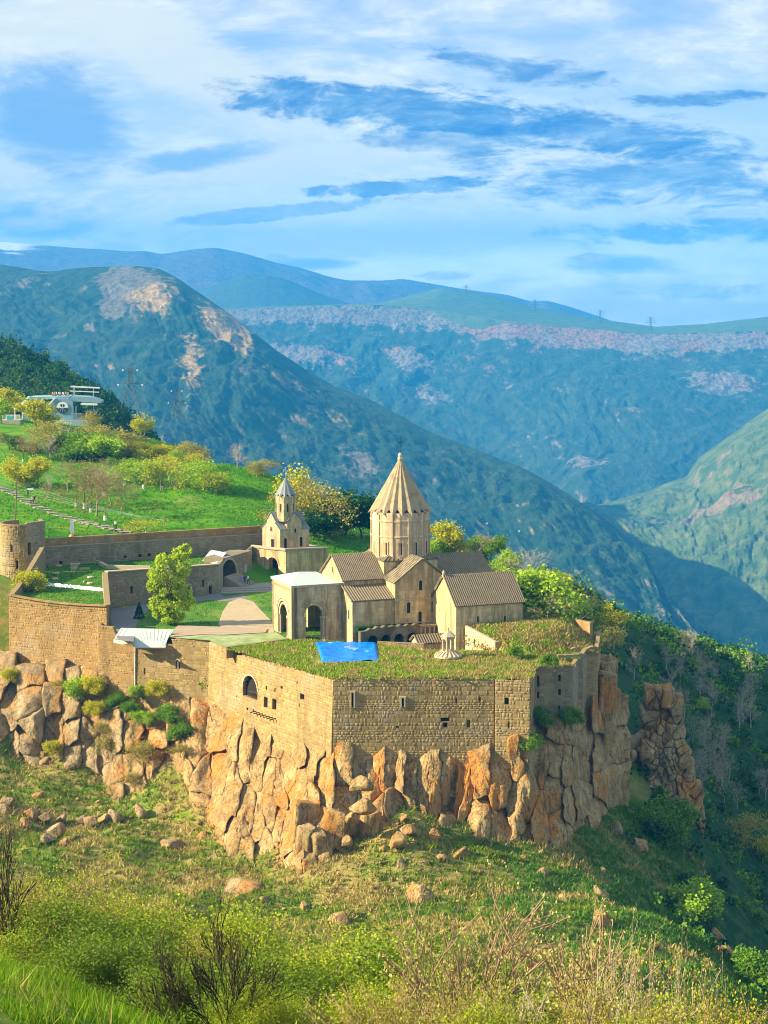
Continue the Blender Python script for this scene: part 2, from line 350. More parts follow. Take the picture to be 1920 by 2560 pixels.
leaf('leaf_bud', (.33, .33, .06), (.55, .50, .16))
leaf('needle', (.012, .05, .018), (.03, .085, .03), .1)
leaf('straw', (.27, .215, .05), (.50, .41, .12), .2)
leaf('grass_blade', (.15, .29, .008), (.38, .46, .03), .3)
leaf('meadow_blade', (.055, .21, .001), (.13, .32, .002), .3)
leaf('grass_slope', (.085, .175, .004), (.24, .30, .015), .3)
leaf('grass_shade', (.055, .18, .006), (.14, .27, .02), .3)  # darker copy of the slope grass, shade put into its colour
plain('bark', (.10, .07, .045), .25, 2)
plain('bark_dark', (.035, .025, .018), .25, 2)
plain('bark_tan', (.34, .235, .145), .2, 2)
plain('bark_pale', (.43, .36, .27), .15, 2)
plain('bark_brown', (.20, .135, .085), .2, 2)
plain('limewash', (.80, .79, .74), .05, 2)
plain('bark_pink', (.30, .20, .12), .25, 3)
leaf('grass_near', (.08, .22, .003), (.20, .34, .008), .3)
leaf('near_lime', (.15, .25, .008), (.42, .48, .03))
leaf('near_green', (.07, .15, .008), (.20, .29, .02))
leaf('near_gold', (.22, .24, .015), (.48, .44, .05))
plain('station_shade', (.22, .36, .42), .12, .3)  # concrete, with the blue tint of shade put into its colour
plain('station_base', (.30, .38, .40), .15, .5)
plain('station_teal', (.10, .42, .42), .1, 1)
plain('cabin', (.015, .016, .02), .2, 1, rough=.3, spec=.5)
for n_, c_ in (('shoe', (.05, .04, .04)), ('skin', (.55, .34, .24)), ('hair_dark', (.03, .02, .015)), ('cl_lilac', (.40, .36, .62)), ('cl_dark', (.06, .05, .07)), ('cl_white', (.75, .75, .75)), ('cl_black', (.02, .02, .022)), ('cl_maroon', (.22, .04, .05)), ('cl_orange', (.75, .34, .12))): plain(n_, c_, .08, 5)
M = MATS
# ------------------------------------------------------------------ terrain near the monastery
CTRL = []
def cp(px, py, Y): CTRL.append(tuple(at(px, py, Y)))
def cw(x, y, z): CTRL.append((x, y, z))
# the hillside under the camera
for x, y, z in [(0, 0, 53.0), (-25, 0, 54), (25, 0, 50), (-60, 0, 56), (70, 0, 40), (-60, 60, 38), (-30, 60, 35), (-12, 45, 39.2), (-7, 45, 37.6), (-4, 47, 35.6), (0, 45, 34.5), (12, 45, 31), (30, 50, 24),
                (-12, 28, 45.4), (0, 28, 42.0), (-22, 42, 41.2), (60, 60, 6), (-60, 120, 8), (-25, 110, 6), (0, 100, 5), (25, 100, -4), (60, 110, -24), (-90, 150, -2), (-50, 170, -13), (-20, 170, -16), (0, 160, -15), (25, 165, -22),
                (-110, 60, 45), (-160, 150, 20), (110, 60, -20), (160, 100, -70), (-200, 250, 10)]: cw(x, y, z)
# slope below the cliffs
for a_ in [(300, 2200, 252), (300, 2100, 264), (0, 2150, 255), (100, 2300, 225), (700, 2300, 232), (960, 2250, 238), (1300, 2200, 245), (1150, 2100, 253), (1600, 2300, 226), (1750, 2450, 207), (1480, 2060, 272), (1800, 2520, 198),
          (760, 2165, 250), (560, 2095, 264), (430, 1965, 281), (640, 2110, 259), (900, 2085, 254), (1000, 2010, 257), (1100, 2035, 257), (1250, 2085, 257), (1400, 2120, 259),
          (300, 1930, 293), (200, 1950, 290), (50, 1900, 296), (100, 2040, 278), (0, 2000, 282), (330, 2020, 279), (450, 2100, 268)]: cp(*a_)
# east side: drops into the ravine, rises as the wooded spur
for a_ in [(1560, 1960, 292), (1600, 1750, 330), (1500, 1650, 335), (1640, 1900, 312), (1730, 2080, 290), (1740, 2180, 275),(1850, 2400, 262), (1900, 2250, 300), (1800, 2000, 335), (1900, 1900, 360), (1750, 1800, 370),
          (1900, 1780, 410), (1650, 1640, 390), (1480, 1510, 420), (1600, 1560, 440), (1750, 1610, 460), (1920, 1665, 480), (1390, 1450, 405), (1400, 1500, 372), (1500, 1580, 362), (2100, 1800, 400), (2100, 2200, 330), (2100, 1720, 500)]: cp(*a_)
# under the monastery and behind it
for x, y, z in [(-60, 311, -7.5), (-45, 303, -8.5), (-30, 296, -9), (-8, 290, -9), (15, 290, -10), (25, 300, -9), (33, 310, -6), (-20, 320, -2.5), (0, 330, -1.5), (15, 335, -1.5), (28, 325, -3), (-40, 335, -1.5), (-55, 330, 0),
                (-70, 330, 4.5), (-85, 320, 3), (-72, 306, -4), (-100, 300, -4), (-10, 352, -.5), (5, 350, 0)]: cw(x, y, z)
for a_ in [(60, 1440, 342), (0, 1400, 350), (100, 1335, 356), (200, 1335, 358), (400, 1328, 362), (560, 1318, 366), (60, 1250, 396), (200, 1290, 378), (300, 1250, 396), (450, 1250, 396), (600, 1260, 392), (0, 1150, 440), (200, 1150, 440),
          (400, 1160, 436), (600, 1170, 432), (690, 1190, 424), (150, 1070, 500), (300, 1085, 492), (420, 1110, 476), (0, 1050, 520), (830, 1345, 372), (900, 1365, 370), (860, 1330, 392), (1000, 1400, 366), (1120, 1420, 362), (1230, 1470, 352),
          (1320, 1570, 318), (1420, 1590, 322)]: cp(*a_)
for a_ in [(100, 1020, 570), (-120, 980, 600), (330, 1110, 560), (500, 1200, 540), (700, 1290, 500), (900, 1400, 460), (1080, 1480, 440), (1250, 1520, 440)]: cp(*a_)      # beyond the crest it falls to the gorge
for x, y, z in [(60, 600, -90), (150, 600, -130), (-60, 650, -40), (-180, 650, 30), (-180, 450, 30), (-130, 380, 14), (220, 400, -130), (220, 200, -120), (120, 200, -75), (75, 250, -58)]: cw(x, y, z)
CT = np.array(CTRL)
def _phi(d2): return 0.5 * d2 * np.log(d2 + 1e-9)
_n = len(CT); _A = np.zeros((_n + 3, _n + 3)); _d2 = ((CT[:, None, :2] - CT[None, :, :2]) ** 2).sum(-1)
_A[:_n, :_n] = _phi(_d2) + np.eye(_n) * 12.0; _A[:_n, _n] = 1; _A[:_n, _n + 1:] = CT[:, :2]; _A[_n, :_n] = 1; _A[_n + 1:, :_n] = CT[:, :2].T
_w = np.linalg.solve(_A, np.r_[CT[:, 2], 0, 0, 0])
def ground_raw(xy):
    xy = np.asarray(xy, float); out = np.empty(len(xy))
    for s_ in range(0, len(xy), 20000):
        q = xy[s_:s_ + 20000]; d2 = ((q[:, None, :] - CT[None, :, :2]) ** 2).sum(-1)
        out[s_:s_ + 20000] = _phi(d2) @ _w[:_n] + _w[_n] + q @ _w[_n + 1:]
    return out
def ground_np(xy):
    xy = np.asarray(xy, float); z = ground_raw(xy); p = np.c_[xy, np.zeros(len(xy))]
    rough = np.clip((330 - xy[:, 1]) / 40, .25, 1) * np.clip((xy[:, 1] - 20) / 40, .15, 1)
    return z + rough * (fbm(p * .045, 4) * 2.6 + fbm(p * .16 + 9, 5) * 1.5)
def gz(x, y): return float(ground_np([(x, y)])[0])
def hit(px, py, y0=20.0, y1=700.0):
    """where the view ray through a photo pixel meets the ground"""
    d = ray(px, py); ys = np.arange(y0, y1, 1.0); t = ys / d[1]; zz = CZ + d[2] * t; gg = ground_np(np.c_[d[0] * t, ys])
    k = np.argmax(zz < gg); return Vector((d[0] * t[k], ys[k], gg[k]))
gx = np.arange(-210, 232, 1.7); gy = np.arange(-12, 690, 1.7); GX, GY = np.meshgrid(gx, gy)
GZ = ground_np(np.c_[GX.ravel(), GY.ravel()]); nxg, nyg = len(gx), len(gy)
idx = np.arange(nxg * nyg).reshape(nyg, nxg)
GF = np.c_[idx[:-1, :-1].ravel(), idx[:-1, 1:].ravel(), idx[1:, 1:].ravel(), idx[1:, :-1].ravel()]
_x, _y = GX.ravel(), GY.ravel()
def sstep(a, b, v): t = np.clip((v - a) / (b - a), 0, 1); return t * t * (3 - 2 * t)
meadow = sstep(318, 340, _y) * (1 - sstep(8, 30, _x - (_y - 340) * .05))
wild = sstep(0, 14, _x - np.interp(_y, [180, 290, 310, 700], [40, 36, 27, 27]) + fbm(np.c_[_x, _y, 0 * _x] * .05, 3) * 6)                                    # the wooded east side
zone = np.c_[meadow, wild, sstep(-5, 25, _x) * (1 - sstep(275, 290, _y)) * sstep(150, 200, _y)]
def ground_fn(q):
    zn = q.node('ShaderNodeAttribute'); zn.attribute_name = 'zone'; me_, wi, ri = q.sep(zn.outputs['Color'])
    n1 = q.noise(q.P, .10, 5, .6); n2 = q.noise(q.P, .55, 6, .65)
    gr = q.mix(q.sm(n1, .38, .62), (.08, .175, .007), (.20, .25, .016))
    st = q.mix(n2, (.23, .175, .05), (.38, .30, .10))
    slope_c = q.mix(q.sm(q.m('ADD', n2, q.m('MULTIPLY', n1, .6)), .70, .92), gr, st)
    slope_c = q.mix(q.m('MULTIPLY', q.sm(q.noise(q.P, .3, 5), .54, .68), .75), slope_c, (.24, .165, .075))
    r_c = q.mix(q.sm(n2, .45, .65), (.06, .125, .012), (.17, .155, .05))
    slope_c = q.mix(q.m('MULTIPLY', ri, .75), slope_c, r_c)
    mead_c = q.mix(q.sm(n1, .35, .65), (.042, .18, .001), (.10, .27, .002))
    mead_c = q.mix(q.m('MULTIPLY', q.sm(q.noise(q.vm('MULTIPLY', q.P, (.12, .5, 1)), .5, 4), .5, .68), .6), mead_c, (.19, .30, .008))
    mead_c = q.mix(q.m('MULTIPLY', q.sm(q.noise(q.P, .22, 5, .6), .52, .66), .7), mead_c, (.045, .14, .006)); mead_c = q.mix(q.m('MULTIPLY', q.sm(q.noise(q.P, .07, 6, .6), .56, .66), .6), mead_c, (.27, .25, .07))
    wild_c = q.mix(q.sm(n2, .4, .62), (.010, .052, .012), (.035, .085, .02))
    c_ = q.mix(me_, slope_c, mead_c)
    return q.mix(wi, c_, wild_c)
mat('ground', ground_fn, bump=b_grass, rough=.95, spec=.1)
tag(link('terrain', mesh_np('terrain', np.c_[_x, _y, GZ], GF, M['ground'], attr={'zone': zone}, smooth=True)), 'grassy hillside below and around the monastery walls', kind='structure')
# ------------------------------------------------------------------ mountains
def mount_fn(scrub1, scrub2, rock1, rock2, thr=.5, orange=None, top=None):
    def fn(q):
        n1 = q.noise(q.P, .005, 7, .62); n2 = q.noise(q.P, .026, 7, .68)
        nv = q.sep(q.node('ShaderNodeNewGeometry').outputs['Normal'])[2]
        c_ = q.mix(q.sm(n2, .4, .62), scrub1, scrub2)
        rk = q.sm(q.m('ADD', q.m('ADD', n1, q.m('MULTIPLY', n2, .5)), q.m('MULTIPLY', nv, -.35)), thr, thr + .12)
        at_ = q.node('ShaderNodeAttribute'); at_.attribute_name = 'crag'
        rk = q.m('MAXIMUM', rk, q.m('MULTIPLY', q.sm(q.m('ADD', at_.outputs['Fac'], q.m('MULTIPLY', q.m('SUBTRACT', n2, .5), 2.6)), .35, .6), q.sm(at_.outputs['Fac'], .04, .12)))
        rk = q.m('MULTIPLY', rk, q.m('ADD', .35, q.m('MULTIPLY', q.sm(q.noise(q.P, .085, 6, .7), .40, .56), .65)))
        rc = q.mix(q.noise(q.vm('MULTIPLY', q.P, (1, 1, .35)), .045, 6, .65), rock1, rock2)
        if orange: rc = q.mix(q.m('MULTIPLY', q.sm(q.noise(q.P, .0038, 4), .50, .60), .85), rc, orange)
        c_ = q.mix(rk, c_, rc)
        return c_
    return fn
b_mt = lambda sc_, d_: (lambda q: (q.m('ADD', q.noise(q.P, sc_, 8, .68), q.m('MULTIPLY', q.noise(q.P, sc_ * 6, 5, .7), .25)), .9, d_))
def chain(pts, n):
    pts = np.array(pts, float); t = (pts[:, 0] - pts[0, 0]) / (pts[-1, 0] - pts[0, 0]); u = np.linspace(0, 1, n)
    # smooth the corners a little
    px = pts[0, 0] + u * (pts[-1, 0] - pts[0, 0]); py = np.interp(u, t, pts[:, 1]); Y = np.interp(u, t, pts[:, 2])
    k = max(3, n // 60) | 1; ker = np.hanning(k + 2)[1:-1]; ker /= ker.sum(); pad = k // 2
    py = np.convolve(np.pad(py, pad, 'edge'), ker, 'valid'); Y = np.convolve(np.pad(Y, pad, 'edge'), ker, 'valid')
    return np.array([tuple(at(a, b, c)) for a, b, c in zip(px, py, Y)])
def mountain(name, label, ridge, foot, nu, nv, mat_, amp, freq, k=1.0, *, prof=1.0, cliff=0.0, below=250, seed=0, crag=None, ridge_amp=.12, gully=.5):
    ridge = [(a, b, c * k) for a, b, c in ridge]; foot = [(a, b, c * k) for a, b, c in foot]; amp *= k; freq /= k; below *= k
    R, Ft = chain(ridge, nu), chain(foot, nu); rows = []; vs_ = np.linspace(0, 1, nv); crg = []
    L = np.linalg.norm(R - Ft, axis=1)
    for b_ in (1.0, .5, .2, .06):   # back slope
        Q = R + np.c_[np.zeros(nu), np.full(nu, 700 * k * b_), np.full(nu, -420 * k * b_ ** 1.2)]; rows.append(Q); crg.append(np.zeros(nu))
    for v in vs_:
        Q = R + (Ft - R) * v; vz = (v ** prof); Q[:, 2] = R[:, 2] + (Ft[:, 2] - R[:, 2]) * (cliff * min(v / .10, 1) + (1 - cliff) * vz)
        P3 = Q.copy() + seed * 991.7; P3[:, 2] = R[:, 2] * .25 + Q[:, 2] * .75 + seed
        env = ridge_amp + (1 - ridge_amp) * min(1, v * 5)
        run = np.cumsum(np.r_[0, np.linalg.norm(np.diff(R, axis=0), axis=1)])
        gl = fbm(np.c_[run * freq * 1.2 + v * .8 * np.sin(run * freq * .35) + fbm(P3 * freq * .8, 4) * .8, np.full(nu, v * 1.4 + seed), np.full(nu, 3.3)], 6, .6, True)     # ribs and gullies running downhill
        h = fbm(P3 * freq * .8, 8, .60) * 1.5 * (1 - gully) + gl * gully
        dvec = np.c_[np.zeros(nu), -np.ones(nu) * .8, np.ones(nu) * .75]
        Q = Q + dvec * (h * amp * env)[:, None]; rows.append(Q)
        crg.append(crag(np.linspace(ridge[0][0], ridge[-1][0], nu), v) if crag else np.zeros(nu))
    Q = rows[-1].copy(); Q[:, 2] -= below; Q[:, 1] -= below * .6; rows.append(Q); crg.append(np.zeros(nu))
    V = np.concatenate(rows); nr = len(rows); id_ = np.arange(nr * nu).reshape(nr, nu)
    Fq = np.c_[id_[:-1, :-1].ravel(), id_[1:, :-1].ravel(), id_[1:, 1:].ravel(), id_[:-1, 1:].ravel()]
    return tag(link(name, mesh_np(name, V, Fq, mat_, attr={'crag': np.concatenate(crg)}, smooth=True)), label, kind='structure')
bump1 = lambda px, c, w: np.exp(-((px - c) / w) ** 2)
mat('mt_far', mount_fn((.10, .095, .09), (.15, .125, .12), (.19, .15, .14), (.25, .20, .18), .75), bump=b_mt(.004, 60))
def far_snow(q):
    c_ = mount_fn((.10, .085, .10), (.15, .115, .13), (.19, .14, .15), (.25, .18, .18), .75)(q); x, y, z = q.sep(q.P)
    ms = q.m('MULTIPLY', q.sm(x, -1700, -1880), q.sm(q.m('ADD', z, q.m('MULTIPLY', q.noise(q.vm('MULTIPLY', q.P, (1, 1, 3)), .006, 5), 200)), 290, 312))
    return q.mix(ms, c_, (.85, .86, .9))
mat('mt_far_snow', far_snow, bump=b_mt(.004, 60))
mat('mt_dome', mount_fn((.05, .075, .045), (.075, .09, .05), (.10, .09, .07), (.12, .11, .08), .9), bump=b_mt(.006, 30))
mat('mt_plateau', mount_fn((.07, .125, .04), (.12, .17, .055), (.13, .15, .07), (.17, .17, .09), .8), bump=b_mt(.01, 12))
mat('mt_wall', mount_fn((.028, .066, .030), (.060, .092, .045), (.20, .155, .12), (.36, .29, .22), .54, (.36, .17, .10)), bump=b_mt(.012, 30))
mat('mt_near', mount_fn((.010, .044, .014), (.038, .070, .026), (.11, .092, .07), (.23, .195, .145), .56, (.46, .29, .09)), bump=b_mt(.016, 26))  # crag rock, its orange raised to carry the look of sunlit cliffs
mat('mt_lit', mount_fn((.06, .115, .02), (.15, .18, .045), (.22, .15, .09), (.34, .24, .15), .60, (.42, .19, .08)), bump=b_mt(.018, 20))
mat('mt_green', mount_fn((.03, .062, .015), (.065, .10, .024), (.08, .1, .03), (.1, .1, .05), .9), bump=b_mt(.06, 4))
X0, X1 = -420, 2340
mountain('far_mountains', 'bare blue-violet mountain chain on the horizon with a snow patch', [(X0, 612, 12500), (0, 604, 12500), (116, 614, 12500), (190, 620, 12400), (266, 624, 12300), (324, 629, 12200), (359, 627, 12200), (405, 636, 12200), (474, 625, 12200), (538, 619, 12200), (613, 634, 12200), (683, 655, 12200), (752, 670, 12200), (822, 692, 12200), (868, 701, 12300), (960, 702, 12600), (1007, 697, 12800), (1060, 706, 12800), (1130, 718, 12800), (1195, 728, 12800), (1269, 737, 12800), (1330, 755, 12900), (1367, 751, 13000), (1423, 767, 13000), (1515, 797, 13000), (1600, 830, 13000), (1700, 900, 13000), (X1, 1000, 13000)],
         [(X0, 830, 9500), (900, 830, 9500), (1600, 880, 9800), (X1, 1060, 10000)], 520, 40, M['mt_far_snow'], 90, .0011, .8, prof=1.15, seed=3, ridge_amp=.05, gully=.35)
mountain('domed_hill', 'smooth dark blue dome-shaped hill in front of the far chain', [(300, 800, 7000), (430, 760, 7000), (509, 722, 7000), (560, 702, 7000), (608, 689, 7000), (665, 687, 7000), (710, 697, 7000), (752, 713, 7000), (810, 738, 7000), (868, 757, 7000), (960, 768, 7000), (1100, 790, 7000)],
         [(300, 840, 6000), (700, 830, 6000), (1100, 830, 6000)], 220, 24, M['mt_dome'], 14, .002, 1.15, seed=5, ridge_amp=.05)
mountain('plateau_hill', 'long green grassy hill on the plateau across the gorge', [(540, 772, 4900), (800, 763, 4900), (955, 757, 4800), (1023, 739, 4800), (1097, 720, 4800), (1140, 723, 4800), (1195, 731, 4800), (1330, 767, 4700), (1453, 792, 4600), (1638, 817, 4500), (1761, 810, 4500), (1920, 792, 4600), (X1, 760, 4800)],
         [(540, 778, 4080), (810, 768, 4080), (955, 766, 4080), (1066, 776, 4080), (1294, 810, 4000), (1392, 816, 4000), (1626, 840, 3950), (1853, 832, 3950), (X1, 830, 3950)], 420, 24, M['mt_plateau'], 7, .004, 1.5, seed=7, ridge_amp=.1)
def crag_wall(px, v):
    c_ = np.exp(-((v - .03) / .045) ** 2) * .9 + bump1(px, 1020, 60) * np.exp(-((v - .28) / .09) ** 2) + bump1(px, 760, 110) * np.exp(-((v - .32) / .1) ** 2) * .8
    return np.clip(c_ + bump1(px, 1800, 90) * np.exp(-((v - .27) / .08) ** 2) + bump1(px, 1060, 60) * np.exp(-((v - .5) / .06) ** 2) * .8 + bump1(px, 1470, 70) * np.exp(-((v - .78) / .05) ** 2) * .8, 0, 1)
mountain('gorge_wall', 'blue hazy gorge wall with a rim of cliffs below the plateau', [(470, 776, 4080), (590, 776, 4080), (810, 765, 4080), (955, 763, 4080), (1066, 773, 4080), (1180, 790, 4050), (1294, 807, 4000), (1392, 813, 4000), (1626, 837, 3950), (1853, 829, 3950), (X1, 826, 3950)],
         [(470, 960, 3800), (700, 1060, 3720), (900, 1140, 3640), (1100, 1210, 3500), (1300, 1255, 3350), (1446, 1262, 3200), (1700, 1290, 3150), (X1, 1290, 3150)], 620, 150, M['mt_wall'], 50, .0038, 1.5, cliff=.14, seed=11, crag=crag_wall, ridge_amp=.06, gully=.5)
def crag_near(px, v):
    c_ = bump1(px, 330, 85) * np.exp(-((v - .14) / .13) ** 2) + bump1(px, 560, 50) * np.exp(-((v - .14) / .08) ** 2) + bump1(px, 600, 30) * np.exp(-((v - .1) / .12) ** 2)
    c_ = c_ + bump1(px, 280, 22) * np.exp(-((v - .28) / .05) ** 2) + bump1(px, 480, 30) * np.exp(-((v - .45) / .2) ** 2) * .5 + bump1(px, 900, 60) * np.exp(-((v - .5) / .1) ** 2) * .5
    return np.clip(c_ * 1.6, 0, 1)
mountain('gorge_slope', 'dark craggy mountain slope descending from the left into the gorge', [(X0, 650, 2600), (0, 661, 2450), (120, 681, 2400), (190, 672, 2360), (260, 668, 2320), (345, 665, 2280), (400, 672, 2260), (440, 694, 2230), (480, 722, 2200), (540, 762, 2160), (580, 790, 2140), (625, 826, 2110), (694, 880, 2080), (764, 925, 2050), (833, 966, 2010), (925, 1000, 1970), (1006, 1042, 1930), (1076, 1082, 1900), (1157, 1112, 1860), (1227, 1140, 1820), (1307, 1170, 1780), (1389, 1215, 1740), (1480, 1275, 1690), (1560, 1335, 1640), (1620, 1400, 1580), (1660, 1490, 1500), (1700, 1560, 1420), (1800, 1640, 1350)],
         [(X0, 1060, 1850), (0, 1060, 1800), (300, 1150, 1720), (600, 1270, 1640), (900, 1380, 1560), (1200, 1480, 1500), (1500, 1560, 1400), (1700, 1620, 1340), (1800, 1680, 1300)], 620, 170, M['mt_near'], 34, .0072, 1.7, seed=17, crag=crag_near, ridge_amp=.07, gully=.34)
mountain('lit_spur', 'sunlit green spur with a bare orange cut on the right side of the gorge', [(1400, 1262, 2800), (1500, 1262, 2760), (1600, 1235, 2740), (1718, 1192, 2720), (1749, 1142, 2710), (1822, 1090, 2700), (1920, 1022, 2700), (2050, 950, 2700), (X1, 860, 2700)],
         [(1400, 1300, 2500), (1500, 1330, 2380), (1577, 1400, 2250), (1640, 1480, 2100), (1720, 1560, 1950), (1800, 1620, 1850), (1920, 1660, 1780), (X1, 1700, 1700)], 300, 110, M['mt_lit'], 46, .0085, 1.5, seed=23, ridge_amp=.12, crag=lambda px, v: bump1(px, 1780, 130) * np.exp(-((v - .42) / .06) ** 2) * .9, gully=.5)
mountain('left_hill', 'dark green wooded hill at the left edge', [(X0, 640, 900), (-100, 800, 860), (0, 852, 840), (60, 868, 830), (120, 900, 820), (190, 945, 800), (260, 990, 790), (330, 1050, 780), (420, 1140, 760)],
         [(X0, 1080, 640), (-100, 1080, 640), (0, 1080, 640), (150, 1090, 640), (300, 1140, 650), (420, 1240, 660)], 160, 60, M['mt_green'], 6, .03, 1.0, seed=29, ridge_amp=.3, below=120)
# broad floor of the land below everything
mb = MB(); mb.poly([(-7000, -250, -700), (7000, -250, -700), (7000, 9000, -700), (-7000, 9000, -700)])
tag(mb.build('valley_floor', M['mt_green']), 'green floor of the gorge', kind='structure')
HAZE = dict(x0=-9000, x1=9000, y0=-300, y1=11300, z0=-703, z1=330, density=1.2e-4, color=(.03, .42, 1.0))
def build_haze():
    m_ = bpy.data.materials.new('haze'); m_.use_nodes = True; q = G(m_.node_tree); q.n.clear()
    v = q.node('ShaderNodeVolumePrincipled'); v.inputs['Color'].default_value = HAZE['color'] + (1,); v.inputs['Density'].default_value = HAZE['density']; v.inputs['Anisotropy'].default_value = 0.0
    q.l.new(v.outputs[0], q.node('ShaderNodeOutputMaterial').inputs['Volume'])
    b = MB(); b.box(HAZE['x0'], HAZE['y0'], HAZE['z0'], HAZE['x1'], HAZE['y1'], HAZE['z1'])
    tag(b.build('haze', m_), 'blue air haze filling the gorge', 'haze', kind='stuff')
# ------------------------------------------------------------------ walls of separate stones
def _const(v): return v if callable(v) else (lambda s_: v)
def op_strips(o, n=8):
    if not o.get('arch'): return [(o['s0'], o['s1'], o['z0'], o['z1'])]
    r = (o['s1'] - o['s0']) / 2; c = (o['s0'] + o['s1']) / 2; k = o.get('rise', r); out = []
    for i in range(n):
        a = o['s0'] + 2 * r * i / n; b = o['s0'] + 2 * r * (i + 1) / n; m_ = (a + b) / 2 - c
        out.append((a, b, o['z0'], o['z1'] - k + k * math.sqrt(max(0, 1 - (m_ / r) ** 2))))
    return out
def panel(mb, P0, P1, zb, zt, ops=(), depth=.6, through=False, off=0.0, batter=0.0, pane=1, cap=True, zref=0.0):
    """flat wall with recessed (or through) openings; material slot 0 wall, slot `pane` the back of a recess"""
    P0, P1 = Vector(P0[:2]), Vector(P1[:2]); L = (P1 - P0).length; d = (P1 - P0) / L; n = Vector((d.y, -d.x)); zb, zt = _const(zb), _const(zt)
    def pt(s_, z, o=0.0): q = P0 + d * s_ + n * (off + o + batter * (zref - z)); return (q.x, q.y, z)
    st = [x for o in ops for x in op_strips(o)]
    br = sorted(set([0.0, L] + [x for q in st for x in q[:2]] + [L * i / 12 for i in range(13)])); br = [b for b in br if 0 <= b <= L]
    for a, b in zip(br[:-1], br[1:]):
        if b - a < 1e-5: continue
        m_ = (a + b) / 2; hs = sorted([(q[2], q[3]) for q in st if q[0] - 1e-6 <= m_ <= q[1] + 1e-6]); lo_a, lo_b = zb(a), zb(b)
        mb.cm = 0
        for z0, z1 in hs + [(None, None)]:
            ha, hb = (z0, z0) if z0 is not None else (zt(a), zt(b))
            if min(ha - lo_a, hb - lo_b) > 1e-4 or z0 is None:
                mb.poly([pt(a, lo_a), pt(b, lo_b), pt(b, hb), pt(a, ha)], [(a, lo_a), (b, lo_b), (b, hb), (a, ha)])
                if through or cap: mb.poly([pt(b, lo_b, -depth - .02), pt(a, lo_a, -depth - .02), pt(a, ha, -depth - .02), pt(b, hb, -depth - .02)])
            if z0 is not None:
                mb.poly([pt(a, z0), pt(a, z0, -depth), pt(b, z0, -depth), pt(b, z0)]); mb.poly([pt(a, z1), pt(b, z1), pt(b, z1, -depth), pt(a, z1, -depth)])
                if not through: mb.cm = pane; mb.poly([pt(a, z0, -depth), pt(b, z0, -depth), pt(b, z1, -depth), pt(a, z1, -depth)]); mb.cm = 0
                lo_a = lo_b = z1
        if cap: mb.poly([pt(a, zt(a)), pt(b, zt(b)), pt(b, zt(b), -depth), pt(a, zt(a), -depth)])
    for o in ops:
        ss = op_strips(o)
        for i, q in enumerate(ss):
            pv = ss[i - 1][3] if i else q[2]; mb.poly([pt(q[0], pv), pt(q[0], q[3]), pt(q[0], q[3], -depth), pt(q[0], pv, -depth)])
        q = ss[-1]; mb.poly([pt(q[1], q[2]), pt(q[1], q[3]), pt(q[1], q[3], -depth), pt(q[1], q[2], -depth)])
    if cap:
        for s_ in (0.0, L): mb.poly([pt(s_, zb(s_)), pt(s_, zt(s_)), pt(s_, zt(s_), -depth), pt(s_, zb(s_), -depth)])
    return pt
_STV = []
_rg = random.Random(5)
for k in range(8):
    j = lambda a: _rg.uniform(-a, a)
    v = [(-.5 + j(.02), 0, -.5 + j(.03)), (.5 + j(.02), 0, -.5 + j(.03)), (.5 + j(.02), 0, .5 + j(.03)), (-.5 + j(.02), 0, .5 + j(.03))]
    i_ = .055; v += [(-.5 + i_ + j(.03), -1, -.5 + i_ * 1.4 + j(.04)), (.5 - i_ + j(.03), -1 + j(.25), -.5 + i_ * 1.4 + j(.04)), (.5 - i_ + j(.03), -1 + j(.25), .5 - i_ * 1.4 + j(.04)), (-.5 + i_ + j(.03), -1 + j(.25), .5 - i_ * 1.4 + j(.04))]
    _STV.append(np.array(v))
_STF = np.array([(4, 5, 6, 7), (0, 1, 5, 4), (1, 2, 6, 5), (2, 3, 7, 6), (3, 0, 4, 7)])
_STM = {}
def stone_mesh(k, mn):
    if (k, mn) not in _STM: _STM[(k, mn)] = mesh_np('stone', _STV[k], _STF, M[mn], attr={'rnd': np.zeros(5)})
    return _STM[(k, mn)]
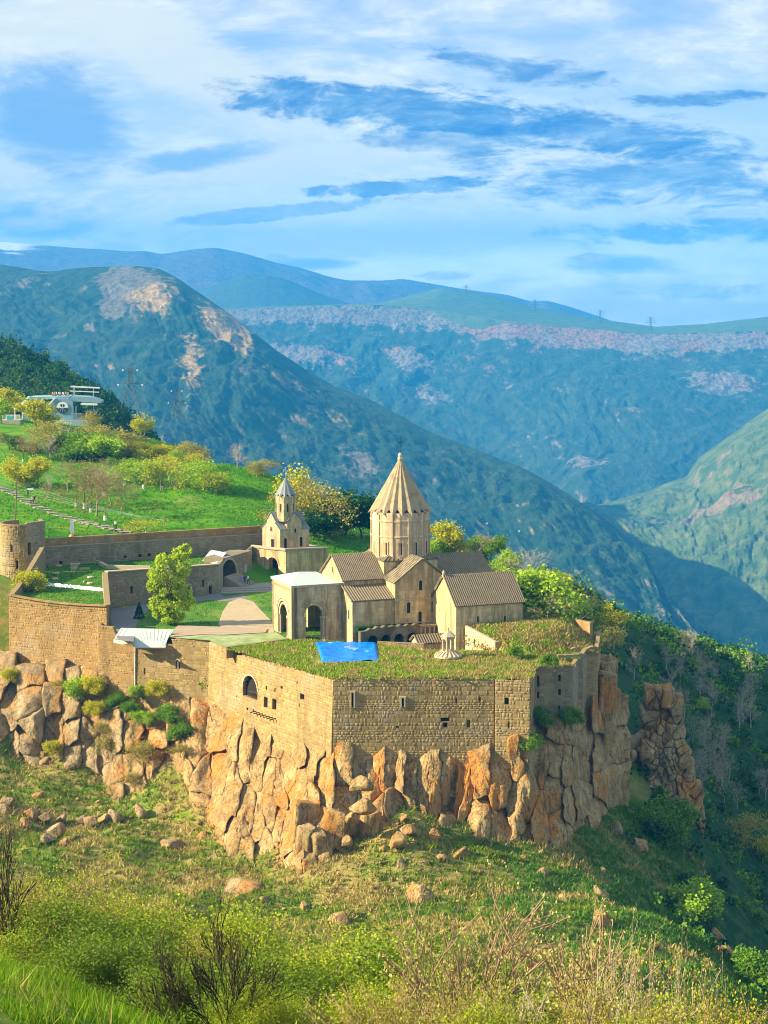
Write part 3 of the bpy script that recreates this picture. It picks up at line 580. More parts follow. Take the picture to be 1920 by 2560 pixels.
def masonry(parent, P0, P1, zb, zt, course=.42, slen=(.4, .95), mn='stone', ops=(), seed=1, nparts=0, batter=0.0, proud=(.004, .032), zref=0.0, joint=.03, name='stone', rows=None):
    r = random.Random(seed); P0, P1 = Vector(P0[:2]), Vector(P1[:2]); L = (P1 - P0).length; d = (P1 - P0) / L; n = Vector((d.y, -d.x)); zbf, ztf = _const(zb), _const(zt)
    zlo = min(zbf(L * i / 20) for i in range(21)); zhi = max(ztf(L * i / 20) for i in range(21)); z = zlo; out = []; ang = math.atan2(d.y, d.x)
    while z < zhi - .12:
        h = course * r.choice((.6, .75, .9, 1, 1.15, 1.35, 1.6)); zm = z + h / 2; iv = [(0.0, L)]
        for o in ops:
            for (a, b, z0, z1) in op_strips(o):
                if z0 - .1 * h < zm < z1 + .3 * h:
                    nw = []
                    for (x, y) in iv:
                        if b <= x or a >= y: nw.append((x, y)); continue
                        if a > x: nw.append((x, a))
                        if b < y: nw.append((b, y))
                    iv = nw
        for (x, y) in iv:
            s_ = x
            while s_ < y - .08:
                l = r.uniform(*slen) * r.choice((.75, .9, 1, 1.15, 1.5))
                if y - s_ - l < slen[0] * .6: l = y - s_
                l = min(l, y - s_); m_ = s_ + l / 2; z0 = max(z, zbf(m_)); z1 = min(z + h, ztf(m_))
                if z1 - z0 > .12: out.append((m_, (z0 + z1) / 2, max(l - joint, .1), z1 - z0 - joint, r.uniform(*proud) * (1 if r.random() > .08 else .3), r.randrange(8), r.random()))
                s_ += l
        z += h
    order = sorted(range(len(out)), key=lambda i: -out[i][2] * out[i][3]); part = set(order[:nparts]); Vs, Fs, Rs = [], [], []; nb = 0
    Mx = np.array([[d.x, -n.x, 0], [d.y, -n.y, 0], [0, 0, 1]])
    for i, (m_, zc, l, h, p, k, rv) in enumerate(out):
        q = P0 + d * m_ + n * (batter * (zref - zc) - .01)
        if i in part: link(name, stone_mesh(k, mn), parent, (q.x, q.y, zc), (0, 0, ang), (l, p + .01, h))
        else:
            Vs.append((_STV[k] * np.array([l, p + .01, h])) @ Mx.T + np.array([q.x, q.y, zc])); Fs.append(_STF + nb); Rs.append(np.full(5, rv)); nb += 8
    return Vs, Fs, Rs
def stuff_stones(parent, parts, mn, name='stonework'):
    Vs = sum([p[0] for p in parts], []); Rs = sum([p[2] for p in parts], [])
    if not Vs: return
    Fs = [_STF + 8 * i for i in range(len(Vs))]
    o = link(name, mesh_np(name, np.concatenate(Vs), np.concatenate(Fs), M[mn], attr={'rnd': np.concatenate(Rs)}), parent); o['kind'] = 'stuff'; return o
def stone_wall(parent, P0, P1, zb, zt, mn='stone', ops=(), seed=1, nparts=300, batter=0.0, course=.42, slen=(.4, .95), depth=.6, cap=True, panes=('mortar', 'dark'), wallname='wall', zref=0.0, proud=(.004, .032)):
    mb = MB(); panel(mb, P0, P1, zb, zt, ops, depth, batter=batter, cap=cap, zref=zref); mb.build(wallname, [M[p] for p in panes], parent)
    stuff_stones(parent, [masonry(parent, P0, P1, zb, zt, course, slen, mn, ops, seed, nparts, batter, proud, zref)], mn)
def arch_ring(mb, P0, P1, o, w=.35, proud=.10, n=11, off=0.0):
    """voussoir ring standing a little proud round an arched opening; yields one wedge at a time"""
    P0, P1 = Vector(P0[:2]), Vector(P1[:2]); d = (P1 - P0).normalized(); nn = Vector((d.y, -d.x)); c = (o['s0'] + o['s1']) / 2; r = (o['s1'] - o['s0']) / 2; k = o.get('rise', r); zc = o['z1'] - k
    def pt(rr, a, out): s_ = c + (r + rr) * math.cos(a); z = zc + (k + rr) * math.sin(a); q = P0 + d * s_ + nn * (out + off); return (q.x, q.y, z)
    for i in range(n):
        a0, a1 = math.pi * (1 - i / n) - .012, math.pi * (1 - (i + 1) / n) + .012
        mb.hexa([pt(0, a0, -.2), pt(0, a1, -.2), pt(0, a1, proud), pt(0, a0, proud), pt(w, a0, -.2), pt(w, a1, -.2), pt(w, a1, proud), pt(w, a0, proud)])
def sx(P0, P1, px, py=1750):
    """distance along a wall line at which the photo column px crosses it"""
    dx_, dy_, _ = ray(px, py); a = Vector(P0[:2]); d = (Vector(P1[:2]) - a); L = d.length; d /= L
    # a + d*s = t*(dx,dy)
    det = d.x * (-dy_) + dx_ * d.y; s_ = (-a.x * (-dy_) - dx_ * a.y) / det   # solve [d, -r][s,t] = -a
    return s_
def wz(P0, P1, px, py):
    s_ = sx(P0, P1, px, py); q = Vector(P0[:2]) + (Vector(P1[:2]) - Vector(P0[:2])).normalized() * s_; return s_, at(px, py, q.y).z
def opn(P0, P1, x0, x1, y0, y1, arch=False, **kw):
    """opening from a photo rectangle"""
    s0, z1 = wz(P0, P1, x0, y0); s1, z0 = wz(P0, P1, x1, y1); d = dict(s0=s0, s1=s1, z0=z0, z1=z1, arch=arch); d.update(kw); return d
def xy(v): return (v[0], v[1])
c3 = lambda x, y: (480 + x / 3.19, 1540 + y / 3.19)
c4 = lambda x, y: (800 + x / 2.242, 1540 + y / 2.242)
def oc(P0, P1, c, x0, y0, x1, y1, **kw):
    a, b = c(x0, y0), c(x1, y1); return opn(P0, P1, a[0], b[0], a[1], b[1], **kw)

# --- the sunlit west-facing curtain wall (A to B)
A, A2, B = onz(523, 1601, 0), onz(566, 1622, 0), onz(833, 1698, 0)
C_, C2 = onz(1236, 1697, 0), onz(1325, 1700, 0)
SAG = -1.0
t = thing('curtain_wall', 'bright sunlit fortress wall with the arched balcony opening and wooden beams', 'wall', (A.x, A.y, -10), world=True)
Lab = (B - A).length; s2 = (A2 - A).length
ops = [oc(A, B, c3, 415, 455, 533, 672, arch=True), oc(A, B, c3, 583, 640, 614, 735), oc(A, B, c3, 650, 655, 684, 752), oc(A, B, c3, 868, 615, 902, 672), oc(A, B, c3, 595, 555, 606, 592), oc(A, B, c3, 664, 572, 674, 606), oc(A, B, c3, 838, 520, 846, 545),
       oc(A, B, c3, 448, 726, 462, 762), oc(A, B, c3, 498, 740, 508, 770), oc(A, B, c3, 712, 556, 730, 584), oc(A, B, c3, 862, 694, 868, 728), oc(A, B, c3, 365, 632, 373, 650)]
ztAB = lambda s_: -0.15 + .18 * math.sin(s_ * .9) * math.sin(s_ * .31 + 1) - .9 * (1 if s2 + .3 < s_ < s2 + 5 else 0) * max(0, 1 - (s_ - s2) / 5)
stone_wall(t, A, B, -14, ztAB, 'stone', ops, 11, 300, .035, .40, (.35, .85))
mb = MB(); arch_ring(mb, A, B, ops[0], .28, .12, 13, off=.035 * 5)
mb.build('arch_ring', M['trim'], t)
q0 = ops[0]; dAB = (B - A).normalized(); nAB = Vector((dAB.y, -dAB.x, 0))
mb = MB()                                                                                              # balcony rail in the arch
for i in range(9):
    s_ = q0['s0'] + (q0['s1'] - q0['s0']) * (.35 + .62 * i / 8); p = A + dAB * s_ + nAB * .1; mb.beam((p.x, p.y, q0['z0']), (p.x, p.y, q0['z0'] + .95), .05)
pa = A + dAB * (q0['s0'] + .35 * (q0['s1'] - q0['s0'])) + nAB * .1; pb = A + dAB * q0['s1'] + nAB * .1; mb.beam((pa.x, pa.y, q0['z0'] + .95), (pb.x, pb.y, q0['z0'] + .95), .07); mb.beam((pa.x, pa.y, q0['z0'] + .2), (pb.x, pb.y, q0['z0'] + .2), .05)
mb.build('balcony_rail', M['wood'], t)
for i in range(7):                                                                                     # timber brackets under the doors
    s_ = sx(A, B, 644 + i * 8.2); p = A + dAB * s_ + nAB * .15; z_ = wz(A, B, 644 + i * 8.2, 1777 + i * 3)[1]; mb = MB(); mb.beam((p.x, p.y, z_), (p.x + nAB.x * 1.15, p.y + nAB.y * 1.15, z_ - .1), .14); mb.build('beam', M['wood'], t)
# --- the long shaded south wall (B to C to C2)
t = thing('curtain_wall', 'long shaded fortress wall with narrow slit windows above the cliff', 'wall', (B.x, B.y, -11), world=True)
ops = [oc(B, C_, c4, 178, 432, 188, 510), oc(B, C_, c4, 458, 460, 470, 508), oc(B, C_, c4, 760, 460, 768, 488), oc(B, C_, c4, 892, 455, 901, 480), oc(B, C_, c4, 822, 582, 842, 624), oc(B, C_, c4, 690, 596, 714, 624), oc(B, C_, c4, 676, 568, 726, 590), oc(B, C_, c4, 424, 616, 442, 626)]
ztBC = lambda s_: .05 + .15 * math.sin(s_ * .7) * math.sin(s_ * 1.7)
stone_wall(t, B, C_, -16.0, ztBC, 'stone', ops, 21, 260, .02, .40, (.35, .8))
for (x0, y0) in ((182, 470), (464, 484)):   # pale dressed frames of the tall slits
    s_, z_ = wz(B, C_, *c4(x0, y0)); mb = MB(); p = B + (C_ - B).normalized() * s_; hh = 2.2 if x0 < 300 else 1.3
    for sg in (-1, 1): mb.box(p.x + sg * .26 - .1, p.y - .28, z_ - hh / 2, p.x + sg * .26 + .1, p.y + .1, z_ + hh / 2)
    mb.box(p.x - .42, p.y - .28, z_ + hh / 2, p.x + .42, p.y + .1, z_ + hh / 2 + .2); mb.build('window_frame', M['trim'], t)
C1b = Vector((C_.x + .1, C_.y - .55, 0)); C2b = Vector((C2.x, C2.y - .45, 0))
ops = [oc(C1b, C2b, c4, 1036, 458, 1058, 496), oc(C1b, C2b, c4, 1055, 590, 1063, 630)]
mb = MB(); panel(mb, C1b, C2b, -17, lambda s_: -.05 + .1 * math.sin(s_ * 2), ops, .6, batter=.02); panel(mb, (C1b.x, C1b.y + 1.2), C1b, -17, -.05, (), .6, batter=0)
mb.build('buttress_wall', [M['mortar'], M['dark']], t)
stuff_stones(t, [masonry(t, C1b, C2b, -17, -.05, .40, (.35, .8), 'stone', ops, 23, 40, .02)], 'stone', 'buttress_stonework')
# --- the stepped towers at the east end
T1, T2, T2b, T3, T4 = onz(1340, 1669, 0), onz(1433, 1666, 0), onz(1395, 1639, 0.6), onz(1458, 1636, .6), onz(1496, 1620, .6)
t = thing('corner_tower', 'square stone tower with an arched niche at the stepped east end', 'tower', (T1.x, T1.y, -9), world=True)
ops = [oc(T1, T2, c4, 1217, 335, 1229, 400), oc(T1, T2, c4, 1335, 330, 1350, 366), oc(T1, T2, c4, 1335, 410, 1350, 444), oc(T1, T2, c4, 1335, 502, 1345, 528), oc(T1, T2, c4, 1216, 425, 1228, 462), oc(T1, T2, c4, 1216, 516, 1226, 550)]
stone_wall(t, T1, T2, -13, lambda s_: .05 + .1 * math.sin(s_ * 3), 'stone_grey', ops, 31, 200, .01)
ret = [dict(s0=1.6, s1=3.6, z0=-3.4, z1=-.6, arch=True), dict(s0=2.2, s1=3.2, z0=-6.6, z1=-4.6), dict(s0=2.2, s1=3.2, z0=-9.2, z1=-7.8)]
Wr0, Wr1 = (C2.x - .3, C2.y - .3), (T1.x, T1.y)
mb = MB(); panel(mb, Wr0, Wr1, -17, -.1, ret, .7); mb.build('niche_wall', [M['stone'], M['dark']], t); mb = MB(); arch_ring(mb, Wr0, Wr1, ret[0], .25, .08, 9); mb.build('arch_ring', M['trim'], t)
stone_wall(t, T2, (T2.x + 1.6, T2.y + 7), -11, .05, 'stone_grey', (), 33, 0, wallname='side_wall')
t = thing('corner_tower', 'plain grey stone tower set behind the niche tower', 'tower', (T3.x, T3.y, -8), world=True)
stone_wall(t, T2b, T3, -11, .65, 'stone_grey', (), 35, 140, .01)
stone_wall(t, T3, (T3.x + 1.4, T3.y + 6), -12, .65, 'stone_grey', (), 36, 0, wallname='side_wall')
t = thing('corner_tower', 'farthest weathered tower on the cliff corner with grass spilling over its top', 'tower', (T4.x, T4.y, -9), world=True)
stone_wall(t, (T3.x - 1.5, T3.y + 3.2), T4, -12, lambda s_: .7 + .25 * math.sin(s_ * 2.1), 'stone', (), 37, 90, .01)
Tend = onz(1480, 1566, .8)
stone_wall(t, T4, (T4.x + 1.8, T4.y + 13), -12, lambda s_: .7 + .2 * math.sin(s_), 'stone', (), 38, 0, wallname='side_wall')

# --- west residence with the mint metal roof (left of the curtain wall)
R0, R1, R2, R3 = onz(245, 1581, 0), onz(335, 1589, 0), onz(414, 1600, 0), Vector(A)
c10 = lambda x, y: (230 + x / 5.027, 1480 + y / 5.027)
t = thing('residence_wing', 'low stone wing with a mint metal roof and a white drainpipe', 'building', (R0.x, R0.y, -9), world=True)
ops = [oc(R1, R3, c10, 653, 955, 675, 1036), oc(R1, R3, c10, 1057, 850, 1107, 985, arch=True)]
sR1 = (R2 - R1).length; Lr = (R3 - R1).length
stone_wall(t, R1, R3, -11.5, lambda s_: (-1.35 if s_ < sR1 * (1 + 0) else .02), 'stone', ops, 41, 260, .015)
ops0 = [oc(R0, R1, c10, 222, 852, 234, 868), oc(R0, R1, c10, 384, 848, 396, 866)]
L0 = (R1 - R0).length
stone_wall(t, R0, R1, -10.5, lambda s_: 1.05 if s_ < L0 * .42 else (-.35 if s_ < L0 * .68 else -.75), 'stone_red', ops0, 43, 120, .02)
stone_wall(t, (R0.x - 1.5, R0.y + 9), R0, -10, 1.0, 'stone', (), 44, 0, wallname='side_wall')
mb = MB(); dr = (R3 - R1).normalized(); nr = Vector((dr.y, -dr.x, 0)); s_, z_ = wz(R1, R3, *c10(1082, 860))
oA = ops[1]; p_ = R1 + dr * ((oA['s0'] + oA['s1']) / 2) + nr * .05
mb.beam((p_.x, p_.y, oA['z0']), (p_.x, p_.y, oA['z1'] - .2), .14, .3); arch_ring(mb, R1, R3, oA, .2, .1, 7, off=.12); mb.build('window_surround', M['trim'], t)
def roof_poly(zs):
    pts = [(302.6, 1569.5, 1.0), (435, 1573.5, .9), (418, 1599, -.35), (414, 1618.5, -1.28), (336, 1618.5, -1.28), (335, 1604, -.65), (286, 1595, -.25)]
    return [onz(px, py, z) for px, py, z in pts]
rp = roof_poly(0); mb = MB(); dn = Vector((0, 0, -.12))
for tri in ((0, 1, 2), (0, 2, 6), (2, 5, 6), (2, 3, 4), (2, 4, 5)): mb.poly([rp[i] for i in tri]); mb.poly([rp[i] + dn for i in reversed(tri)])
for i in range(7): a, b = rp[i], rp[(i + 1) % 7]; mb.poly([a, a + dn, b + dn, b])
rf = mb.build('metal_roof', M['mint_metal'], t)
for i in range(12):                                                                                    # standing seams of the sheet roof
    f_ = (i + .5) / 12; a = rp[0].lerp(rp[1], f_); b = rp[5].lerp(rp[3], f_) if f_ > .2 else rp[6].lerp(rp[2], f_); m2 = MB(); m2.beam(a + Vector((0, 0, .01)), b + Vector((0, 0, .03)), .03, .03); m2.build('seam', M['mint_metal'], rf)
s_, z0_ = wz(R1, R3, 337.5, 1735); p = R1 + dr * .15 + nr * .22; mb = MB(); mb.tube([(p.x, p.y, -10.2), (p.x, p.y, -1.3)], .10, 8); mb.build('drainpipe', M['pipe_white'], t)
pb_ = [onz(284, 1598, -.35), onz(335, 1606, -.6), onz(335, 1612, -1.0), onz(306, 1611, -.9), onz(284, 1607, -.8)]; mb = MB(); mb.poly(pb_); mb.build('lean_to_roof', M['mint_metal'], t)

# --- great west wall and its shoulder up to the round tower
G0, G1 = at(21, 1488, 308), at(266, 1516, 300)
t = thing('retaining_wall', 'broad brown retaining wall at the far left with a sloping top', 'wall', (G0.x, G0.y, -7), world=True)
LG = math.hypot(G1.x - G0.x, G1.y - G0.y)
ztG = lambda s_: G0.z + (G1.z - G0.z) * min(1, (s_ / LG) ** .8) - .5 * math.sin(math.pi * s_ / LG) * .8
stone_wall(t, G0, G1, -8.2, ztG, 'stone_red', (), 51, 300, .02, .36, (.3, .75))
mb = MB(); dG = (Vector(xy(G1)) - Vector(xy(G0))).normalized(); nG = Vector((dG.y, -dG.x))
for i in range(24):
    s0, s1 = LG * i / 24, LG * (i + 1) / 24 - .05; a = Vector(xy(G0)) + dG * s0; b = Vector(xy(G0)) + dG * s1
    mb = MB(); mb.hexa([(a.x + nG.x * .22, a.y + nG.y * .22, ztG(s0)), (b.x + nG.x * .22, b.y + nG.y * .22, ztG(s1)), (b.x - nG.x * .75, b.y - nG.y * .75, ztG(s1)), (a.x - nG.x * .75, a.y - nG.y * .75, ztG(s0))] + [(a.x + nG.x * .22, a.y + nG.y * .22, ztG(s0) + .16), (b.x + nG.x * .22, b.y + nG.y * .22, ztG(s1) + .16), (b.x - nG.x * .75, b.y - nG.y * .75, ztG(s1) + .16), (a.x - nG.x * .75, a.y - nG.y * .75, ztG(s0) + .16)])
    mb.build('coping_stone', M['stone_red'], t)
mb = MB(); mb.hexa([(G0.x - .3, G0.y - .6, -8.3), (G1.x, G1.y - .6, -8.3), (G1.x, G1.y + .3, -8.3), (G0.x - .3, G0.y + .3, -8.3), (G0.x - .3, G0.y - .6, -7.0), (G1.x, G1.y - .6, -7.3), (G1.x, G1.y + .3, -7.3), (G0.x - .3, G0.y + .3, -7.0)]); mb.build('footing', M['trim'], t)
TW = Vector((-64.2, 337.6, 0)); TR = 3.9
t = thing('shoulder_wall', 'narrow sunlit wall climbing from the retaining wall to the round tower', 'wall', (G0.x, G0.y, -6), world=True)
SH1 = Vector((-60.4, 333.6, 0))
LS = math.hypot(SH1.x - G0.x, SH1.y - G0.y)
stone_wall(t, SH1, G0, -8, lambda s_: G0.z + .1 + 4.2 * (1 - s_ / LS) ** 1.3, 'stone', (), 53, 120, 0, depth=.8)
# --- round tower with one flat side
t = thing('round_tower', 'round stone tower with one flat side at the left end', 'tower', (TW.x, TW.y, 2), world=True)
zt_ = 12.4; pts = []
F0, F1 = at(68, 1340, 335.2), at(113, 1340, 338.5)
ph0 = math.atan2(F0.y - TW.y, F0.x - TW.x)
arc = [Vector((TW.x + TR * math.cos(a), TW.y + TR * math.sin(a))) for a in np.linspace(ph0, ph0 - math.radians(190), 15)]
path = [Vector(xy(F0))] + arc[1:]                      # clockwise round the west side
parts = []; mb = MB()
for i in range(len(path) - 1):
    a, b = path[i + 1], path[i]
    oo = []
    Lc = (b - a).length
    if i == 3: oo = [dict(s0=Lc * .3, s1=Lc * .75, z0=7.6, z1=8.9)]
    if i == 2: oo = [dict(s0=Lc * .3, s1=Lc * .8, z0=4.6, z1=6.1)]
    panel(mb, a, b, 1.5, zt_, oo, .5, cap=True); parts.append(masonry(t, a, b, 1.5, zt_ - .1, .42, (.4, .9), 'stone', oo, 61, 18, 0, (.02, .08)))
mb.build('wall', [M['mortar'], M['dark']], t); stuff_stones(t, parts, 'stone')
opsF = [dict(s0=.1, s1=.85, z0=6.8, z1=9.0), dict(s0=1.7, s1=2.4, z0=2.4, z1=4.6), dict(s0=1.9, s1=2.15, z0=8.6, z1=8.9)]
mb = MB(); panel(mb, F0, F1, 1.5, zt_ + .15, opsF, .6); panel(mb, F1, (F1.x - 1.2, F1.y + 3.2), 1.5, zt_ + .1, (), .5); mb.build('flat_side', [M['mortar'], M['dark']], t)
stuff_stones(t, [masonry(t, F0, F1, 1.5, zt_ + .1, .40, (.35, .8), 'stone_grey', opsF, 63, 60)], 'stone_grey', 'flat_side_stonework')
mb = MB(); mb.prism([xy(p) for p in path] + [(F1.x - 1.2, F1.y + 3.2), xy(F1)], 9.2, 10.2); mb.build('inner_floor', M['dirt'], t)
# --- long back wall with its walkway ledge
K0, K1 = (F1.x - .2, F1.y + 1.0), xy(at(658, 1317, 357.6))
t = thing('back_wall', 'long brown rear curtain wall with a walkway ledge below its top', 'wall', (K0[0], K0[1], 2), world=True)
LK = math.hypot(K1[0] - K0[0], K1[1] - K0[1])
opsK = [opn(K0, K1, x - 4, x + 4, 1383 + dy_, 1390 + dy_) for x, dy_ in ((152, 20), (313, 6), (350, 3), (373, 1), (398, 0), (415, -1), (332, 18))]
mb = MB(); panel(mb, K0, K1, 0, 7.6, opsK, 1.4); mb.build('wall', [M['mortar'], M['dark']], t)
stuff_stones(t, [masonry(t, K0, K1, 1.0, 7.45, .38, (.35, .8), 'stone_grey', opsK, 71, 0)], 'stone_grey')
dK = (Vector(K1) - Vector(K0)).normalized(); nK = Vector((dK.y, -dK.x)); U0 = Vector(K0) - nK * .55; U1 = Vector(K1) - nK * .55
mb = MB(); panel(mb, U0, U1, 7.6, 9.1, (), .7); mb.build('parapet', M['stone_red'], t)
stuff_stones(t, [masonry(t, U0, U1, 7.6, 9.0, .36, (.35, .8), 'stone_red', (), 72, 0)], 'stone_red', 'parapet_stonework')
mb = MB(); mb.hexa([(Vector(K0) + nK * .06).to_tuple() + (7.6,), (Vector(K1) + nK * .06).to_tuple() + (7.6,), U1.to_tuple() + (7.6,), U0.to_tuple() + (7.6,), (Vector(K0) + nK * .06).to_tuple() + (7.72,), (Vector(K1) + nK * .06).to_tuple() + (7.72,), U1.to_tuple() + (7.72,), U0.to_tuple() + (7.72,)]); mb.build('walkway', M['flag'], t)
# --- terrace building inside the courtyard
N0, N1 = onz(270, 1520, 0), onz(547, 1481, 0)
c1 = lambda x, y: (x / 2.37, 1100 + y / 2.37)
t = thing('terrace_building', 'grey stone terrace building with small doors behind the bright leafy tree', 'building', (N0.x, N0.y, 0), world=True)
ops = [oc(N0, N1, c1, 772, 868, 788, 908), oc(N0, N1, c1, 1104, 878, 1130, 930), oc(N0, N1, c1, 1198, 828, 1210, 872), oc(N0, N1, c1, 1238, 866, 1258, 912)]
LN = (N1 - N0).length
ztN = lambda s_: 6.1 - 1.15 * s_ / LN
stone_wall(t, N0, N1, -.8, ztN, 'stone_grey', ops, 81, 160, 0, .36, (.35, .8))
for o_ in (ops[1], ops[3]):
    mb = MB(); a_ = dict(s0=o_['s0'] - .12, s1=o_['s1'] + .12, z0=0, z1=o_['z1'] + .55); arch_ring(mb, N0, N1, a_, .22, .1, 7); mb.build('arch_ring', M['trim'], t)
dN = (N1 - N0).normalized(); nN = Vector((dN.y, -dN.x, 0))
for i in range(16):
    a = N0 + dN * (LN * i / 16) + nN * .2; b = N0 + dN * (LN * (i + 1) / 16 - .04) + nN * .2; mb = MB(); z0_, z1_ = ztN(LN * i / 16), ztN(LN * (i + 1) / 16); w_ = nN * -1.0
    mb.hexa([(a.x, a.y, z0_), (b.x, b.y, z1_), (b.x + w_.x, b.y + w_.y, z1_), (a.x + w_.x, a.y + w_.y, z0_), (a.x, a.y, z0_ + .18), (b.x, b.y, z1_ + .18), (b.x + w_.x, b.y + w_.y, z1_ + .18), (a.x + w_.x, a.y + w_.y, z0_ + .18)]); mb.build('coping_stone', M['trim'], t)
N3 = Vector((-43.6, 302.0, 0))
stone_wall(t, (N0.x - .9, N0.y + .2), (N3.x - .9, N3.y), -2, lambda s_: 6.1 - 2.4 * s_ / 18, 'stone_grey', (), 83, 0, wallname='return_wall', depth=.9)
# ------------------------------------------------------------------ main church
CA = math.radians(21.3); CO = Vector((-14.1, 291.0, 0)); CE = Vector((math.cos(CA), math.sin(CA), 0)); CN = Vector((-math.sin(CA), math.cos(CA), 0))
def cl(a, b, z=0): return CO + CE * a + CN * b + Vector((0, 0, z))
def roof_slope(parent, e0, e1, r1, r0, n, mn='roof_stone', th=.16, name='roof', rib=(.13, .10), over=.25):
    """one sloping roof plane (eave e0-e1, ridge r0-r1) with raised ribs as its parts"""
    e0, e1, r0, r1 = map(Vector, (e0, e1, r0, r1)); dn0, dn1 = (e0 - r0).normalized(), (e1 - r1).normalized(); e0 = e0 + dn0 * over; e1 = e1 + dn1 * over; al = (e1 - e0).normalized(); e0 -= al * over; e1 += al * over; r0 -= al * over; r1 += al * over
    nrm = (e1 - e0).cross(r0 - e0).normalized()
    if nrm.z < 0: nrm = -nrm
    t_ = nrm * th; mb = MB(); mb.hexa([e0, e1, r1, r0, e0 + t_, e1 + t_, r1 + t_, r0 + t_]); o = mb.build(name, M[mn], parent)
    for i in range(n + 1):
        f_ = i / n; a = e0.lerp(e1, f_) + nrm * (th + rib[1] / 2 - .02); b = r0.lerp(r1, f_) + nrm * (th + rib[1] / 2 - .02); m2 = MB(); m2.beam(a, b, rib[0], rib[1], up=nrm); m2.build('rib', M['roof_rib' if mn == 'roof_stone' else mn], o)
    return o
def gable_walls(mb, a0, a1, b0, b1, zb, ze, zr, axis='a', tr=lambda a, b, z: (a, b, z)):
    if axis == 'a': c = (b0 + b1) / 2; f1 = [(a0, b1, zb), (a0, b0, zb), (a0, b0, ze), (a0, c, zr), (a0, b1, ze)]; f2 = [(a1, b0, zb), (a1, b1, zb), (a1, b1, ze), (a1, c, zr), (a1, b0, ze)]; s1 = [(a0, b0, zb), (a1, b0, zb), (a1, b0, ze), (a0, b0, ze)]; s2 = [(a1, b1, zb), (a0, b1, zb), (a0, b1, ze), (a1, b1, ze)]
    else: c = (a0 + a1) / 2; f1 = [(a0, b0, zb), (a1, b0, zb), (a1, b0, ze), (c, b0, zr), (a0, b0, ze)]; f2 = [(a1, b1, zb), (a0, b1, zb), (a0, b1, ze), (c, b1, zr), (a1, b1, ze)]; s1 = [(a0, b1, zb), (a0, b0, zb), (a0, b0, ze), (a0, b1, ze)]; s2 = [(a1, b0, zb), (a1, b1, zb), (a1, b1, ze), (a1, b0, ze)]
    for f in (f1, f2, s1, s2): mb.poly([tr(*p) for p in f], [(p[0] + p[1], p[2]) for p in f])
def gable_roof(parent, a0, a1, b0, b1, ze, zr, axis='a', n=(20, 20), mn='roof_stone', tr=lambda a, b, z: Vector((a, b, z)), over=.25, rib=(.13, .10)):
    if axis == 'a':
        c = (b0 + b1) / 2
        if n[0]: roof_slope(parent, tr(a0, b0, ze), tr(a1, b0, ze), tr(a1, c, zr), tr(a0, c, zr), n[0], mn, over=over, rib=rib)
        if n[1]: roof_slope(parent, tr(a1, b1, ze), tr(a0, b1, ze), tr(a0, c, zr), tr(a1, c, zr), n[1], mn, over=over, rib=rib)
    else:
        c = (a0 + a1) / 2
        if n[0]: roof_slope(parent, tr(a0, b1, ze), tr(a0, b0, ze), tr(c, b0, zr), tr(c, b1, zr), n[0], mn, over=over, rib=rib)
        if n[1]: roof_slope(parent, tr(a1, b0, ze), tr(a1, b1, ze), tr(c, b1, zr), tr(c, b0, zr), n[1], mn, over=over, rib=rib)
def niche_window(parent, c, along, w, h, arch=True, frame=.13, fm='trim', name='window', proud=.05):
    """dark pane with a raised stone frame; c = centre of the sill line on the wall, along = unit vector along the wall"""
    c, u = Vector(c), Vector(along).normalized(); n = Vector((u.y, -u.x, 0)); o = MB()
    def outline(k):
        pts = [(-w / 2 - k, -k), (w / 2 + k, -k), (w / 2 + k, h - (w / 2 if arch else 0) + (0 if arch else k))]
        if arch: pts += [((w / 2 + k) * math.cos(a), h - w / 2 + (w / 2 + k) * math.sin(a)) for a in np.linspace(.35, math.pi - .35, 5)]
        pts += [(-w / 2 - k, h - (w / 2 if arch else 0) + (0 if arch else k))]; return pts
    P = lambda q, out: c + u * q[0] + n * out + Vector((0, 0, q[1]))
    o.poly([P(q, .015) for q in outline(0)]); ob = o.build(name, M['dark'], parent)
    f = MB(); a, b = outline(0), outline(frame)
    for i in range(len(a)):
        j = (i + 1) % len(a); f.poly([P(b[i], proud), P(b[j], proud), P(a[j], proud), P(a[i], proud)]); f.poly([P(b[i], 0), P(b[j], 0), P(b[j], proud), P(b[i], proud)]); f.poly([P(a[i], proud), P(a[j], proud), P(a[j], 0), P(a[i], 0)])
    f.build('window_frame', M[fm], ob); return ob
def folded_cone(mb, c, r, zb, zt, n, rin=.90, rt=.28, drop=.55, flare=0.0):
    """umbrella roof: n folds, ridge tips hang lower than the valleys"""
    rows = []
    for f_ in (0, .06, .35, .7, 1.0):
        row = []
        for k in range(2 * n):
            rr = (r if k % 2 == 0 else r * rin); rr = rr + (rt - rr) * f_; z = zb + (zt - zb) * f_ + ((0 if k % 2 == 0 else drop) * (1 - f_))
            row.append((c[0] + rr * math.cos(math.pi * k / n), c[1] + rr * math.sin(math.pi * k / n), z))
        rows.append(row)
    for i in range(4):
        for k in range(2 * n): mb.poly([rows[i][k], rows[i][(k + 1) % (2 * n)], rows[i + 1][(k + 1) % (2 * n)], rows[i + 1][k]])
    for k in range(2 * n):   # soffit
        a, b = rows[0][k], rows[0][(k + 1) % (2 * n)]; s_ = .86; A_ = (c[0] + (a[0] - c[0]) * s_, c[1] + (a[1] - c[1]) * s_, zb + drop * 1.05); B_ = (c[0] + (b[0] - c[0]) * s_, c[1] + (b[1] - c[1]) * s_, zb + drop * 1.05); mb.poly([b, a, A_, B_])
    mb.poly([p for p in rows[-1]])
